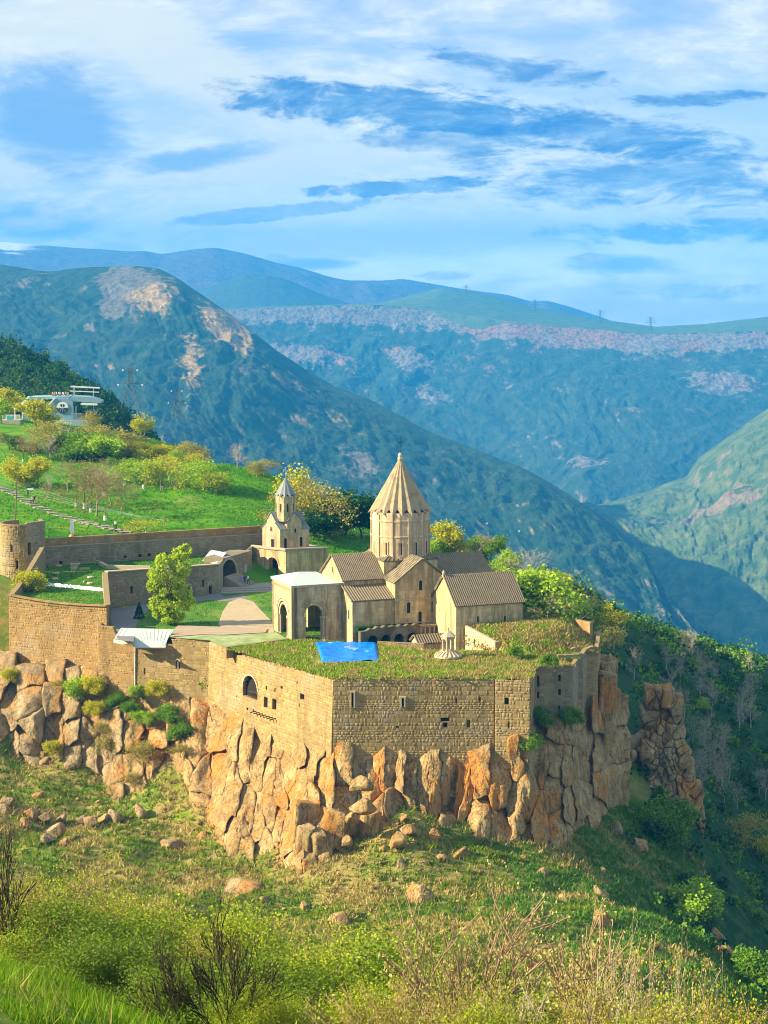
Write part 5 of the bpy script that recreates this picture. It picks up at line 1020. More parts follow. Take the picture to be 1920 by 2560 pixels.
# ------------------------------------------------------------------ cliffs and boulders
import bmesh
def ico(sub):
    bm = bmesh.new(); bmesh.ops.create_icosphere(bm, subdivisions=sub, radius=1.0); V = np.array([v.co[:] for v in bm.verts]); Fq = np.array([[v.index for v in f.verts] for f in bm.faces]); bm.free(); return V, Fq
ICO3, ICO4 = ico(3), ico(4)
def rock_data(seed, sub=4, tall=False, planes=7, rough=.02):
    D, Fq = ICO4 if sub == 4 else ICO3; r = np.random.RandomState(seed)
    if tall:
        n = r.randint(4, 7); a = np.linspace(0, 2 * np.pi, n, False) + r.uniform(-.35, .35, n); Nn = np.c_[np.cos(a), np.sin(a), r.uniform(-.10, .10, n)]; d = r.uniform(.62, .9, n)
        k = 4; Nk = r.normal(size=(k, 3)); Nk[:, 2] = np.abs(Nk[:, 2]) * .9 * np.where(r.rand(k) < .65, 1, -1); Nn = np.r_[Nn, Nk, [[0, 0, -1.0]], [[r.uniform(-.3, .3), r.uniform(-.4, .1), 1]]]; d = np.r_[d, r.uniform(.95, 1.3, k), 1.0, .95]
    else:
        Nn = r.normal(size=(planes, 3)); d = r.uniform(.66, 1.0, planes)
    Nn = Nn / np.linalg.norm(Nn, axis=1)[:, None]; dp = D @ Nn.T; R_ = np.where(dp > .05, d / np.maximum(dp, .05), 9).min(1); R_ = np.minimum(R_, 1.75 if tall else 1.6)
    V = D * R_[:, None]; V = V * (1 + rough * fbm(D * 2.4 + seed * 3.1, 4)[:, None] + rough * .5 * fbm(D * 7 + seed, 3)[:, None])
    mx = np.abs(V).max(0); return V / mx, Fq
_RK = {}
def rock_mesh(kind, k, mn):
    if (kind, k, mn) not in _RK:
        V, Fq = rock_data({'col': 100, 'bld': 300, 'sml': 500}[kind] + k, 4 if kind != 'sml' else 3, kind == 'col'); me = mesh_np('rock', V, Fq, M[mn])
        _RK[(kind, k, mn)] = me
    return _RK[(kind, k, mn)]
rr = random.Random(77)
cliff = tag(thing('cliff', 'orange and tan basalt cliff carrying the monastery walls', None), kind='structure'); 
YW = [(0, 307), (240, 297), (523, 290.6), (833, 261.7), (1325, 261.2), (1340, 268), (1433, 269.5), (1458, 277), (1500, 283), (1560, 290)]
PB = [(0, 1650), (240, 1700), (480, 1730), (700, 1830), (826, 1853), (1235, 1874), (1322, 1850), (1340, 1800), (1433, 1790), (1500, 1760)]
itp = lambda tab, x: float(np.interp(x, [a for a, _ in tab], [b for _, b in tab]))
PF = [(0, 1880, 296), (240, 1910, 292), (430, 1970, 281), (560, 2100, 264), (640, 2115, 259), (760, 2168, 250), (900, 2090, 254), (1000, 2015, 257), (1250, 2090, 257), (1400, 2125, 259), (1480, 2110, 268), (1560, 2010, 284)]
def cliff_y(px, py):
    '''depth of the cliff surface: leans out from the wall foot to the foot of the rocks'''
    pb = itp(PB, px); pf = itp([(a, b) for a, b, c in PF], px); yf = itp([(a, c) for a, b, c in PF], px); f_ = (py - pb) / (pf - pb); y0 = itp(YW, px)
    return y0 + (yf - y0) * min(max(f_, -.15), 1.3)
def rock(px, yt, yb, w, kind='col', mn='rock', Y=None, parent=cliff, depth=None, tilt=None, name='rock', out=0.0):
    ym = (yt + yb) / 2
    if Y is None: Y = cliff_y(px, ym) + .9 - out; w = w * 1.15; yt -= 8; yb += 26
    c = at(px, ym, Y); h = (yb - yt) * Y / F * 1.04; wd = w * Y / F
    dp_ = depth or max(wd * rr.uniform(.75, 1.05), h * .28)
    s_ = (wd / 2 * 1.12, dp_ / 2, h / 2)
    k = rr.randrange(12); tl = tilt if tilt is not None else rr.uniform(-.10, .10)
    return link(name, rock_mesh(kind, k, mn), parent, (c.x, c.y + dp_ * .10, c.z), (rr.uniform(-.12, .06), tl, rr.uniform(-.5, .5) + (math.pi if rr.random() < .5 else 0)), s_)
k5 = lambda L, ox, oy, sc_: [(ox + a / sc_, oy + b / sc_, oy + c / sc_, d / sc_) for a, b, c, d in L]
# the continuous rock face behind the single blocks
NUc, NVc = 420, 70; us = np.linspace(-40, 1560, NUc); rows = []
for j in range(NVc):
    v = -.12 + 1.32 * j / (NVc - 1); row = []
    for px in us:
        pb = itp(PB, px); pf = itp([(a, b) for a, b, c in PF], px); py = pb + (pf - pb) * v; row.append(at(px, py, cliff_y(px, py) + 2.6))
    rows.append(np.array([tuple(p) for p in row]))
V = np.concatenate(rows); run = np.tile(np.cumsum(np.r_[0, np.linalg.norm(np.diff(rows[NVc // 2], axis=0), axis=1)]), NVc); vv = np.repeat(np.arange(NVc), NUc) * .25
dsp = fbm(np.c_[run * .28 + fbm(V * .15, 3) * .5, vv * .10, 0 * vv], 5, .55, True) * 1.5 + fbm(V * .5, 4) * .7; blk = np.floor(fbm(np.c_[run * .35, vv * .3, 0 * vv + 8], 2) * 5) * .28
V[:, 1] -= dsp + blk; V[:, 0] += fbm(V * .6 + 31, 3) * .4; id_ = np.arange(NUc * NVc).reshape(NVc, NUc)
link('rock_face', mesh_np('rock_face', V, np.c_[id_[:-1, :-1].ravel(), id_[1:, :-1].ravel(), id_[1:, 1:].ravel(), id_[:-1, 1:].ravel()], M['rock']), cliff)
def vor_cells(seeds, asp, box, lim=(90, 110), extra=()):
    """bounded Voronoi cells by half-plane clipping; asp stretches the cells upright"""
    S_ = np.array(list(seeds) + list(extra)) * np.array([1, asp]); x0, x1, y0, y1 = box; out = []
    for i, c in enumerate(S_[:len(seeds)]):
        P_ = [np.array(q) for q in ((max(x0, c[0] - lim[0]), max(y0 * asp, c[1] - lim[1])), (min(x1, c[0] + lim[0]), max(y0 * asp, c[1] - lim[1])), (min(x1, c[0] + lim[0]), min(y1 * asp, c[1] + lim[1])), (max(x0, c[0] - lim[0]), min(y1 * asp, c[1] + lim[1])))]
        d2 = ((S_ - c) ** 2).sum(1)
        for j in np.argsort(d2)[1:34]:
            m_ = (S_[j] + c) / 2; n_ = S_[j] - c; Q = []
            for k in range(len(P_)):
                a, b = P_[k], P_[(k + 1) % len(P_)]; da, db = (a - m_) @ n_, (b - m_) @ n_
                if da <= 0: Q.append(a)
                if (da < 0) != (db < 0): Q.append(a + (b - a) * da / (da - db))
            P_ = Q
            if len(P_) < 3: break
        out.append(np.array(P_) / np.array([1, asp]) if len(P_) >= 3 else None)
    return out
def block(cell, seed, surf, parent, mn, jut=(-.7, 1.7), crack=.32, tilt=.6):
    """one jointed rock block: a Voronoi cell of the cliff pushed out, tilted, bevelled and roughened"""
    r = np.random.RandomState(seed); c = cell.mean(0); n = len(cell); B_ = []
    for k in range(n):
        a, b = cell[k], cell[(k + 1) % n]; m_ = max(1, int(np.linalg.norm(b - a) / 9)); B_ += [a + (b - a) * i / m_ for i in range(m_)]
    B_ = np.array(B_); nb = len(B_); w = np.ptp(cell[:, 0]) * .055; h = np.ptp(cell[:, 1]) * .055
    wob = np.c_[fbm(np.c_[B_ * .03, 0 * B_[:, :1]], 4), fbm(np.c_[B_ * .03, 0 * B_[:, :1] + 9], 4)] * np.array([13, 18]); B_ = B_ + wob; c = c + np.array([0, 0])
    dist = np.linalg.norm(B_ - c, axis=1)[:, None]; B_ = c + (B_ - c) * np.maximum(.55, 1 - crack / dist)
    tx, ty = r.uniform(-tilt, tilt), r.uniform(-.25, .45); fc = fbm(np.array([[c[0] * .012, c[1] * .007, 1.5], [c[0] * .02, c[1] * .01, 7.5]]), 2); out = fc[0] * 1.5 + r.uniform(-.35, .35) + (r.uniform(.3, 1.3) if r.rand() < .16 else 0) + (jut[1] - 1.7); nf = r.randint(2, 5); gf = np.c_[fc[1] * .9 + r.uniform(-.6, .6, nf), r.uniform(-.35, .5, nf)]; of = r.uniform(0, .32, nf) * min(w, h)
    rings = [(1.0, -2.4), (1.0, out - .10), (.965, out), (.74, out), (.54, out), (.34, out), (.15, out), (.0, out)]; V = []
    for s_, o_ in rings:
        Q = c + (B_ - c) * s_ if s_ > 0 else np.array([c]); U = (Q - c) * .055; d_ = o_ + ((of[None] + U @ gf.T).min(1) if o_ != -2.4 else 0) + 0 * U[:, 0]
        for q, dd in zip(Q, np.broadcast_to(d_, len(Q))): p = surf(q[0], q[1]); V.append((p.x, p.y - dd, p.z))
    V = np.array(V); nz = fbm(V * .5, 4) * .45 + fbm(V * 1.7, 4, .6) * .20; V[nb:, 1] -= nz[nb:]; V[nb:, 0] += fbm(V[nb:] * .8 + 50, 2) * .12; Fq = []
    for k in range(len(rings) - 2):
        for i in range(nb): j = (i + 1) % nb; Fq += [(k * nb + i, k * nb + j, (k + 1) * nb + j), (k * nb + i, (k + 1) * nb + j, (k + 1) * nb + i)]
    ci = len(V) - 1; k = len(rings) - 2
    for i in range(nb): Fq.append((k * nb + i, k * nb + (i + 1) % nb, ci))
    return link('rock', mesh_np('rock', V, Fq, M[mn]), parent)
rv = np.random.RandomState(31); seeds = []; extra = []
px = -40.0
while px < 1555:
    lft = px < 420; wcol = rv.uniform(40, 84) if lft else (rv.uniform(17, 34) if rv.rand() < .55 else rv.uniform(34, 62)); pb = itp(PB, px) - 18; pf = itp([(a, b) for a, b, c in PF], px) + (20 if px < 850 else -12); y = pb + rv.uniform(-12, 14); y_top = y; n0 = len(seeds)
    while y < pf + 30: hcol = rv.uniform(42, 80) if lft else rv.uniform(50, 130) if px > 1370 else (rv.uniform(80, 250) if y < pb + 170 else rv.uniform(45, 130)); seeds.append((px + rv.uniform(-8, 8), y + hcol / 2)); y += hcol
    a_ = seeds[n0]; extra.append((a_[0], 2 * y_top - a_[1])); extra.append((seeds[-1][0], 2 * y - seeds[-1][1])); px += wcol
cells = vor_cells(seeds, .36, (-60, 1575, 1600, 2230), extra=extra); BUL = np.linspace(-80, 1600, 700); BULV = fbm(np.c_[BUL / 95, 0 * BUL, 0 * BUL + 4], 3) * 3.2
def surf(a, b):
    return at(a, b, cliff_y(a, b) + .5 - 1.6 * math.exp(-((a - 1285) / 75) ** 2) - float(np.interp(a + (b - 1850) * .12, BUL, BULV)) * min(1.0, max(.15, (b - itp(PB, a) + 30) / 120)))
GAP = [(290, 1735, 26, 20), (400, 1750, 24, 40), (520, 1712, 30, 18)]
for i, (sd, ce) in enumerate(zip(seeds, cells)):
    if ce is None or len(ce) < 3 or any(abs(sd[0] - gx_) < gw and abs(sd[1] - gy_) < gh for gx_, gy_, gw, gh in GAP): continue
    block(ce, 900 + i, surf, cliff, 'rock_grey' if sd[0] < 300 else 'rock')
for q in k5([(835, 660, 870, 175), (845, 830, 1052, 130), (925, 850, 1045, 110), (1045, 720, 945, 135), (1255, 730, 915, 130)], 440, 1760, 2.592): rock(*q, out=1.2)
# cliff side facing the ravine
for i in range(16):
    f_ = i / 15; rr_ = rr.uniform(-1, 1); p = Vector((T4.x + .6 + 1.8 * f_, T4.y + 1 + 15 * f_, 0)); h = rr.uniform(8, 15); link('rock', rock_mesh('col', rr.randrange(12), 'rock'), cliff, (p.x + .6, p.y, -6 - h / 2 + rr.uniform(0, 3)), (0, rr.uniform(-.1, .1), rr.uniform(0, 6)), (rr.uniform(1.2, 2), rr.uniform(1.2, 2), h / 2))
# isolated rock tower and broken rocks beyond the cliff on the right
spur = tag(thing('rock_spur', 'broken red rock spur falling to the ravine on the right', None), kind='structure')
seeds = []
for i in range(120):
    f_ = rv.rand() ** .85; px = 1657 + max(0, f_ - .35) * 95 + rv.uniform(-1, 1) * (26 + 42 * f_); seeds.append((px, 1735 + f_ * 410 + rv.uniform(-12, 12)))
spY = lambda a, b: 303 - (b - 1720) * .022 + max(0, 1660 - a) * .02
for i, (sd, ce) in enumerate(zip(seeds, vor_cells(seeds, .7, (1550, 1760, 1715, 2180), (24, 26)))):
    if ce is None or np.ptp(ce[:, 0]) > 75 or np.ptp(ce[:, 1]) > 110: continue
    block(ce, 2000 + i, lambda a, b: at(a, b, spY(a, b)), spur, 'rock' if rv.rand() < .6 else 'rock_grey', (-.2, 2.2), 1.0, .8)
for i in range(30):
    f_ = rr.random(); x_ = 760 + 300 * f_ + rr.gauss(0, 60); y_ = 1390 + 640 * f_ + rr.uniform(-60, 60); s_ = rr.uniform(35, 120); px, py = 1300 + x_ / 2.458, 1300 + y_ / 2.458; Y = 301 - 10 * f_ + rr.uniform(-1.5, 1.5)
    rock(px, py - s_ / 2 / 2.458, py + s_ / 2 / 2.458 * rr.uniform(1, 1.5), s_ / 2.458, 'bld', rr.choice(['rock', 'rock_grey', 'rock_grey']), Y=Y, parent=spur)
rw0, rw1 = at(1528, 1880, 299), at(1606, 1878, 301); rwl = thing('ruined_wall', 'ruined reddish wall between the cliff and the rock spur', 'wall', rw0, 0, world=True)
stone_wall(rwl, rw0, rw1, rw0.z - 2, lambda s_: at(1528, 1815, 299).z + .8 * math.sin(s_ * 1.3) - .3 * s_, 'stone_red', (), 99, 120, .02)
# ledge rocks on the lower left
ledge = tag(thing('rock_ledge', 'low grey rock ledge on the lower left slope', None), kind='structure')
for (px, py, w, h) in [(a[0] , (a[1] + a[2]) / 2, a[3], a[2] - a[1]) for a in k5([(210, 960, 1080, 120), (260, 865, 935, 110), (350, 1080, 1185, 140), (290, 1010, 1100, 100), (600, 1020, 1115, 120), (680, 1010, 1100, 90), (740, 990, 1095, 130), (910, 955, 1065, 110), (530, 1030, 1110, 90), (400, 1020, 1110, 90), (170, 1040, 1130, 90), (320, 1150, 1230, 110), (420, 1170, 1240, 80), (60, 900, 1000, 110), (20, 960, 1040, 80)], 0, 1640, 2.592)]:
    g_ = hit(px, py + h * .45, 200, 320); rock(px, py - h / 2, py + h / 2, w, 'bld', 'rock_grey', Y=g_.y, parent=ledge)
# free boulders
bl = [(q, lab) for q, lab in [((1185, 470, 592, 185), 'large tan boulder perched on the rock pile below the corner of the fortress wall'), ((1215, 600, 722, 172), 'square tan boulder under the perched one in the rock pile'), ((1130, 700, 782, 95), 'small wedge boulder between the blocks of the rock pile'),
      ((1500, 775, 882, 112), 'angular reddish boulder at the right of the rock pile'), ((1430, 830, 962, 122), 'brown boulder leaning below the angular reddish one'), ((1480, 715, 772, 72), 'small cube boulder topping the right end of the rock pile'), ((1420, 755, 805, 62), 'small brown boulder left of the cube boulder'), ((1350, 760, 825, 66), 'little flat boulder beside the square one'), ((1345, 900, 972, 64), 'pale little boulder at the foot of the rock pile'), ((1100, 850, 945, 82), 'cream boulder tucked under the rock pile')]]
for (a_, b_, c_, d_), lab in bl:
    px, yt, yb, w = k5([(a_, b_, c_, d_)], 440, 1760, 2.592)[0]; Y = 251.5 if a_ < 1300 else hit(px, yb, 200, 300).y
    o = rock(px, yt, yb, w, 'bld', 'rock', Y=Y, parent=None, name='boulder'); tag(o, lab, 'boulder', 'boulders below the fortress')
slope_b = [(1083, 2092, 36, 40, 'grey tilted boulder above the bare shrub'), (1160, 2130, 60, 62, 'orange and tan boulder behind the top of the bare shrub'), (1105, 2150, 34, 30, 'small grey boulder left of the orange one'), (1010, 2165, 34, 44, 'pale standing stone on the dry slope'), (1310, 2143, 20, 16, 'tiny reddish stone on the shaded slope'), (1366, 2126, 14, 14, 'tiny pale stone on the shaded slope'), (1350, 2180, 40, 26, 'flat grey slab low on the shaded slope'),
           (1500, 2232, 46, 44, 'white leaning slab low on the shaded slope'), (1500, 2300, 50, 60, 'mossy yellow slab below the white leaning one'), (1800, 2345, 52, 56, 'grey pointed rock on the edge of the shaded slope'), (1800, 2378, 70, 34, 'brown flat rock under the pointed one'), (1506, 2178, 18, 20, 'small pale stone right of the flat grey slab'), (600, 2215, 130, 50, 'long pale outcrop on the grassy slope left of centre'), (435, 2110, 70, 26, 'flat cream outcrop in the grass left of the cliff foot'), (510, 2090, 44, 26, 'small cream outcrop beside the flat one'),
           (855, 2290, 60, 50, 'brown crag low on the dry slope behind the thin trees'), (760, 2265, 30, 50, 'narrow reddish crag on the dry slope'), (110, 1905, 44, 26, 'grey block lying below the left cliff'), (115, 1918, 50, 30, 'flat slab beneath the grey block on the left'), (1060, 2240, 90, 60, 'broad brown boulder partly hidden by the bare shrub'), (1410, 2250, 40, 30, 'brown stone half hidden behind the bare shrub'), (980, 2200, 26, 20, 'small brown stone on the dry grass'), (1540, 2075, 34, 46, 'white boulder in the ravine beside the rock spur'), (1595, 2110, 60, 60, 'grey slab at the foot of the rock spur')]
for (px, py, w, h, lab) in slope_b:
    g_ = hit(px, py + h * .3, 150, 340); o = rock(px, py - h / 2, py + h * .8, w, 'bld', 'rock' if 'orange' in lab or 'brown' in lab or 'red' in lab else 'rock_grey', Y=g_.y, parent=None, name='boulder'); tag(o, lab, 'boulder', 'boulders on the slope')
# rubble nobody could count
Vs, Fs, nb = [], [], 0; rp_ = np.random.RandomState(9); D3, F3 = ICO3
SM = [rock_data(700 + i, 3)[0] for i in range(6)]
sp_ = []
for i in range(420):
    z_ = rp_.rand()
    if z_ < .35: px, py = rp_.uniform(0, 1500), 0; py = itp(PB, px) + rp_.uniform(120, 330)
    elif z_ < .7: px, py = rp_.uniform(560, 1150), rp_.uniform(2060, 2330)
    else: px, py = rp_.uniform(0, 420), rp_.uniform(1980, 2140)
    sp_.append((px, py))
for (px, py) in sp_:
    d = ray(px, py); Y0 = cliff_y(px, py) - 2 - max(0, py - itp([(a, b) for a, b, c in PF], px)) * .06; xw = d[0] / d[1] * Y0; zg = gz(xw, Y0) if False else None
    Vs.append((xw, Y0))
XY = np.array(Vs); ZG = ground_np(XY); Vs = []
for (x, y), z in zip(XY, ZG):
    s_ = rp_.lognormal(-1.25, .45); V = SM[rp_.randint(6)] * np.array([s_, s_ * .8, s_ * .6]); a = rp_.uniform(0, 6.28); ca, sa = math.cos(a), math.sin(a); V = V @ np.array([[ca, sa, 0], [-sa, ca, 0], [0, 0, 1]]); Vs.append(V + (x, y, z + s_ * .15)); Fs.append(F3 + nb); nb += len(V)
tag(link('rubble', mesh_np('rubble', np.concatenate(Vs), np.concatenate(Fs), M['rock'])), 'loose rubble strewn over the slope', 'rubble', kind='stuff')
# ------------------------------------------------------------------ plants
def tubes_np(segs):
    """segs: list of (p0, p1, r0, r1, sides) -> V, F (quads)"""
    Vs, Fs, nb = [], [], 0
    for p0, p1, r0, r1, n in segs:
        d = p1 - p0; L = np.linalg.norm(d)
        if L < 1e-6: continue
        d = d / L; u = np.array([0, 0, 1.0]) if abs(d[2]) < .9 else np.array([1.0, 0, 0]); x = np.cross(d, u); x /= np.linalg.norm(x); y = np.cross(d, x)
        a = np.arange(n) * 2 * np.pi / n; ring = np.cos(a)[:, None] * x + np.sin(a)[:, None] * y
        Vs += [p0 + ring * r0, p1 + ring * r1]; i = np.arange(n); Fs.append(np.c_[nb + i, nb + (i + 1) % n, nb + n + (i + 1) % n, nb + n + i]); nb += 2 * n
    return np.concatenate(Vs), np.concatenate(Fs)
def grow(r, p, d, L, rad, lvl, maxl, segs, tips, spread=.6, up=.15, kids=(2, 4), shrink=.72, bend=.25):
    n = 3 if lvl < 3 else 2; q = p; rr0 = rad
    for k in range(n):
        d = d + r.normal(size=3) * bend * .35; d[2] += up * .3; d /= np.linalg.norm(d); q2 = q + d * L / n; r2 = rr0 * .82; segs.append((q, q2, rr0, r2, 5 if lvl == 0 else 3)); q, rr0 = q2, r2
        if lvl < maxl and (k > 0 or lvl > 0) and k < n - 1 and r.rand() < .8:
            e = d + r.normal(size=3) * spread; e[2] = e[2] * .7 + up; e /= np.linalg.norm(e); grow(r, q, e, L * shrink * r.uniform(.7, 1), rr0 * .6, lvl + 1, maxl, segs, tips, spread, up, kids, shrink, bend)
    if lvl < maxl:
        for c in range(r.randint(kids[0], kids[1] + 1)):
            e = d + r.normal(size=3) * spread; e[2] = e[2] * .8 + up; e /= np.linalg.norm(e); grow(r, q, e, L * shrink * r.uniform(.8, 1.1), rr0 * .72, lvl + 1, maxl, segs, tips, spread, up, kids, shrink, bend)
    else: tips.append(q)
def quads(r, C, size, flat=0.0, asp=1.0):
    """small leaf faces at points C"""
    n = len(C); a = r.normal(size=(n, 3)); a /= np.linalg.norm(a, axis=1)[:, None]; b = r.normal(size=(n, 3)); b -= (a * b).sum(1)[:, None] * a; b /= np.linalg.norm(b, axis=1)[:, None]; s = size * r.uniform(.6, 1.35, n)[:, None]
    a, b = a * s * asp, b * s; V = np.stack([C - a, C - b * .75, C + a, C + b * .75], 1).reshape(-1, 3); Fq = np.arange(4 * n).reshape(n, 4); return V, Fq
def leaf_mesh(name, r, C, size, mn, asp=1.0):
    V, Fq = quads(r, C, size, asp=asp); h = (C[:, 2] - C[:, 2].min()) / max(1e-6, np.ptp(C[:, 2])); return mesh_np(name, V, Fq, M[mn], attr={'rnd': np.clip(r.uniform(0, 1, len(C)) * .75 + .15 + .1 * h, 0, 1)})
def clumps(r, tips, per, spread):
    T = np.asarray(tips); C = np.repeat(T, per, 0); return C + r.normal(size=C.shape) * spread
TREES = {}
def tree_kind(key, seed, H, maxl, leaf=None, per=0, spread=.35, size=.16, bark='bark', rad=.16, kids=(2, 3), sp=.6, up=.15, trunk=.32, shrink=.74, wash=False, stems=1, asp=1.0, tmin=.012):
    r = np.random.RandomState(seed); segs, tips = [], []
    for s_ in range(stems):
        d = np.array([0, 0, 1.0]) + (r.normal(size=3) * (.12 if stems == 1 else .45)) * np.array([1, 1, .2]); d /= np.linalg.norm(d)
        grow(r, np.array([0, 0, -.3]) + (r.normal(size=3) * np.array([.25, .25, 0]) if stems > 1 else 0), d, H * trunk, rad, 0, maxl, segs, tips, sp, up, kids, shrink)
    zt = max(t_[2] for t_ in tips); k = H / zt; segs = [(a * k, b * k, max(r0 * 1.0, tmin), max(r1, tmin * .85), n) for a, b, r0, r1, n in segs]; tips = np.array(tips) * k
    V, Fq = tubes_np(segs); tm = mesh_np('trunk', V, Fq, M[bark]); cm = None
    if leaf: cm = leaf_mesh('crown', r, clumps(r, tips, per, spread), size, leaf, asp)
    wm = None
    if wash: b = MB(); b.lathe([(rad * 1.35, -.2), (rad * 1.15, .75)], 7); wm = b.mesh('limewash', M['limewash'])
    TREES[key] = (tm, cm, wm, H); return len(segs), (len(tips) * per)
tree_kind('fresh0', 1, 6, 4, 'leaf_fresh', 26, .42, .17, kids=(2, 3)); tree_kind('fresh1', 2, 6, 4, 'leaf_fresh', 22, .45, .17, kids=(2, 3))
tree_kind('yellow0', 3, 6, 4, 'leaf_yellow', 26, .40, .17, 'bark_brown', sp=.75, up=.08); tree_kind('yellow1', 4, 6, 4, 'leaf_yellow', 22, .45, .16, 'bark_brown', sp=.75, up=.08)
tree_kind('olive0', 5, 6, 4, 'leaf_olive', 12, .4, .13, 'bark_tan', sp=.75, up=.08); tree_kind('olive1', 6, 6, 4, 'leaf_olive', 10, .4, .13, 'bark_tan', sp=.7)
tree_kind('orchard0', 7, 5, 4, 'leaf_fresh', 9, .32, .12, 'bark_brown', sp=.8, up=.06, wash=True, rad=.12); tree_kind('orchard1', 8, 5, 4, 'leaf_yellow', 8, .32, .12, 'bark_brown', sp=.8, up=.06, wash=True, rad=.12)
for i in range(3): tree_kind('bare%d' % i, 10 + i, 7, 5, 'leaf_olive' if i == 1 else None, 1 if i == 1 else 0, .2, .09, ('bark_tan', 'bark_brown', 'bark_pale')[i], .15, (2, 3), .62, .14, .30, .76, wash=(i == 1))
tree_kind('pale0', 20, 4, 4, 'leaf_pale', 22, .28, .12, 'bark_pale', sp=.5, up=.3)
tree_kind('green0', 21, 6, 4, 'leaf_green', 24, .45, .18, sp=.7); tree_kind('dark0', 22, 6, 4, 'leaf_dark', 24, .5, .2, sp=.7)
tree_kind('bush0', 23, 3, 3, 'leaf_green', 26, .3, .13, stems=6, rad=.05, sp=.6); tree_kind('bush1', 24, 3, 3, 'leaf_fresh', 30, .3, .12, stems=6, rad=.05, sp=.6); tree_kind('bush2', 25, 3, 3, 'leaf_yellow', 26, .28, .11, 'bark_tan', stems=6, rad=.05, sp=.6)
tree_kind('brush0', 26, 3, 4, 'leaf_olive', 3, .25, .08, 'bark_tan', stems=5, rad=.05, sp=.6, kids=(2, 3))
def plant(kind, base, H, label, group=None, name='tree', cat='tree', wide=1.0, rz=None):
    tm, cm, wm, H0 = TREES[kind]; o = thing(name, label, cat, base, rr.uniform(0, 6.28) if rz is None else rz, group); k = H / H0; o.scale = (k * wide, k * wide, k)
    link('trunk', tm, o)
    if cm: link('crown', cm, o)
    if wm: link('limewash', wm, o)
    return o
def ptree(kind, px, pb, pt_, label, wide=1.0, group=None, name='tree', cat='tree', y0=320, y1=640, z=None):
    b = hit(px, pb, y0, y1) if z is None else onz(px, pb, z); H = (pb - pt_) * b.y / F; return plant(kind, b - Vector((0, 0, .1)), H, label, group, name, cat, wide)
c5 = lambda x, y: (x / 3.318, 880 + y / 3.318)
def t5(kind, x, y, top, label, wide=1.0, **kw): px, pb = c5(x, y); return ptree(kind, px, pb, 880 + top / 3.318, label, wide, **kw)
ORD = ['first', 'second', 'third', 'fourth', 'fifth', 'sixth', 'seventh', 'eighth', 'ninth', 'tenth', 'eleventh']
GRV = ['leftmost and highest up', 'second from the left', 'third from the left', 'middle one by the path', 'fourth trunk from the right', 'lowest, nearest the path', 'at the back on the right', 'rightmost and shortest', 'at the back in the middle']
THK = ['leftmost', 'second from the left', 'tall one in the middle', 'lime one in the front', 'sparse olive one', 'golden one on the right', 'lowest on the left', 'rightmost golden one']
ORC = ['leftmost with a white foot', 'front one left of centre', 'front one right of centre', 'second row on the left', 'second row in the middle', 'second row on the right', 'far right in the front', 'dark green one on the left', 'far right in the back', 'top row on the left', 'top row on the right']
t5('yellow0', 300, 660, 405, 'big round golden-green tree in front of the cable car station', 1.5)
t5('pale0', 550, 725, 580, 'white blossoming tree below the cable car station', 1.2)
t5('olive0', 790, 700, 505, 'sparse golden tree right of the white blossoming tree', 1.0)
t5('yellow1', 1140, 715, 520, 'round golden tree on the meadow crest', 1.15)
t5('yellow0', 1010, 620, 490, 'pale yellow tree behind the golden one on the crest', 1.2)
t5('olive1', 930, 600, 500, 'thin yellow tree behind the sparse golden one on the crest', 1.1)
t5('bare1', 1360, 650, 450, 'dark purple-brown bare tree clump right of the lattice pylon', 1.6)
t5('bush2', 1330, 680, 590, 'yellow bush at the foot of the dark bare clump', 1.0, name='bush', cat='bush')
for i, (x, y, tp_, k) in enumerate([(60, 900, 640, 'bare0'), (190, 910, 690, 'bare1'), (300, 900, 670, 'bare0'), (420, 900, 700, 'bare2')]): t5(k, x, y, tp_, ORD[i] + ' bare grey-brown tree from the left in the thicket under the station', 1.5, group='bare thicket under the station')
t5('yellow1', 165, 1120, 885, 'golden tree with a rounded crown beside the stone path at the far left', 1.15)
t5('yellow0', 310, 1130, 885, 'broader golden tree touching the bare grove', 1.25)
for i, (x, y, tp_, k) in enumerate([(560, 1200, 870, 'bare0'), (632, 1280, 880, 'bare1'), (700, 1300, 865, 'bare1'), (752, 1335, 930, 'bare1'), (803, 1365, 870, 'bare0'), (872, 1400, 990, 'bare1'), (930, 1280, 900, 'bare0'), (1000, 1330, 1050, 'bare0'), (860, 1200, 880, 'bare1')]): t5(k, x, y, tp_, 'tall bare tan tree in the grove by the path, ' + GRV[i], 1.15, group='bare grove by the path')
t5('bare2', 398, 1222, 1000, 'bare sapling with a white foot between golden tree and grove', .8)
for i, (x, y, tp_, k) in enumerate([(560, 830, 690, 'bush0'), (680, 860, 680, 'green0'), (780, 850, 680, 'bush0'), (880, 900, 720, 'bush1'), (980, 880, 740, 'olive0'), (1060, 880, 760, 'bush2'), (640, 900, 760, 'bush0'), (1150, 830, 750, 'bush2')]): t5(k, x, y, tp_, 'leafy shrub in the green thicket on the meadow, ' + THK[i], 1.5, group='green thicket on the meadow', name='bush', cat='bush')
for i, (x, y, tp_, k) in enumerate([(1030, 1110, 920, 'orchard0'), (1190, 1140, 890, 'orchard0'), (1340, 1150, 900, 'orchard1'), (1120, 1040, 880, 'orchard0'), (1290, 1030, 850, 'orchard1'), (1400, 1000, 860, 'orchard1'), (1640, 1130, 920, 'orchard0'), (960, 1020, 880, 'green0'), (1560, 980, 830, 'orchard1'), (1240, 920, 800, 'orchard1'), (1430, 920, 810, 'orchard0')]): t5(k, x, y, tp_, 'small whitewashed orchard tree on the bright meadow, ' + ORC[i], 1.35, group='orchard on the meadow')
t5('orchard1', 1210, 1510, 1390, 'low golden shrub just behind the rear wall', 2.2, name='bush', cat='bush')
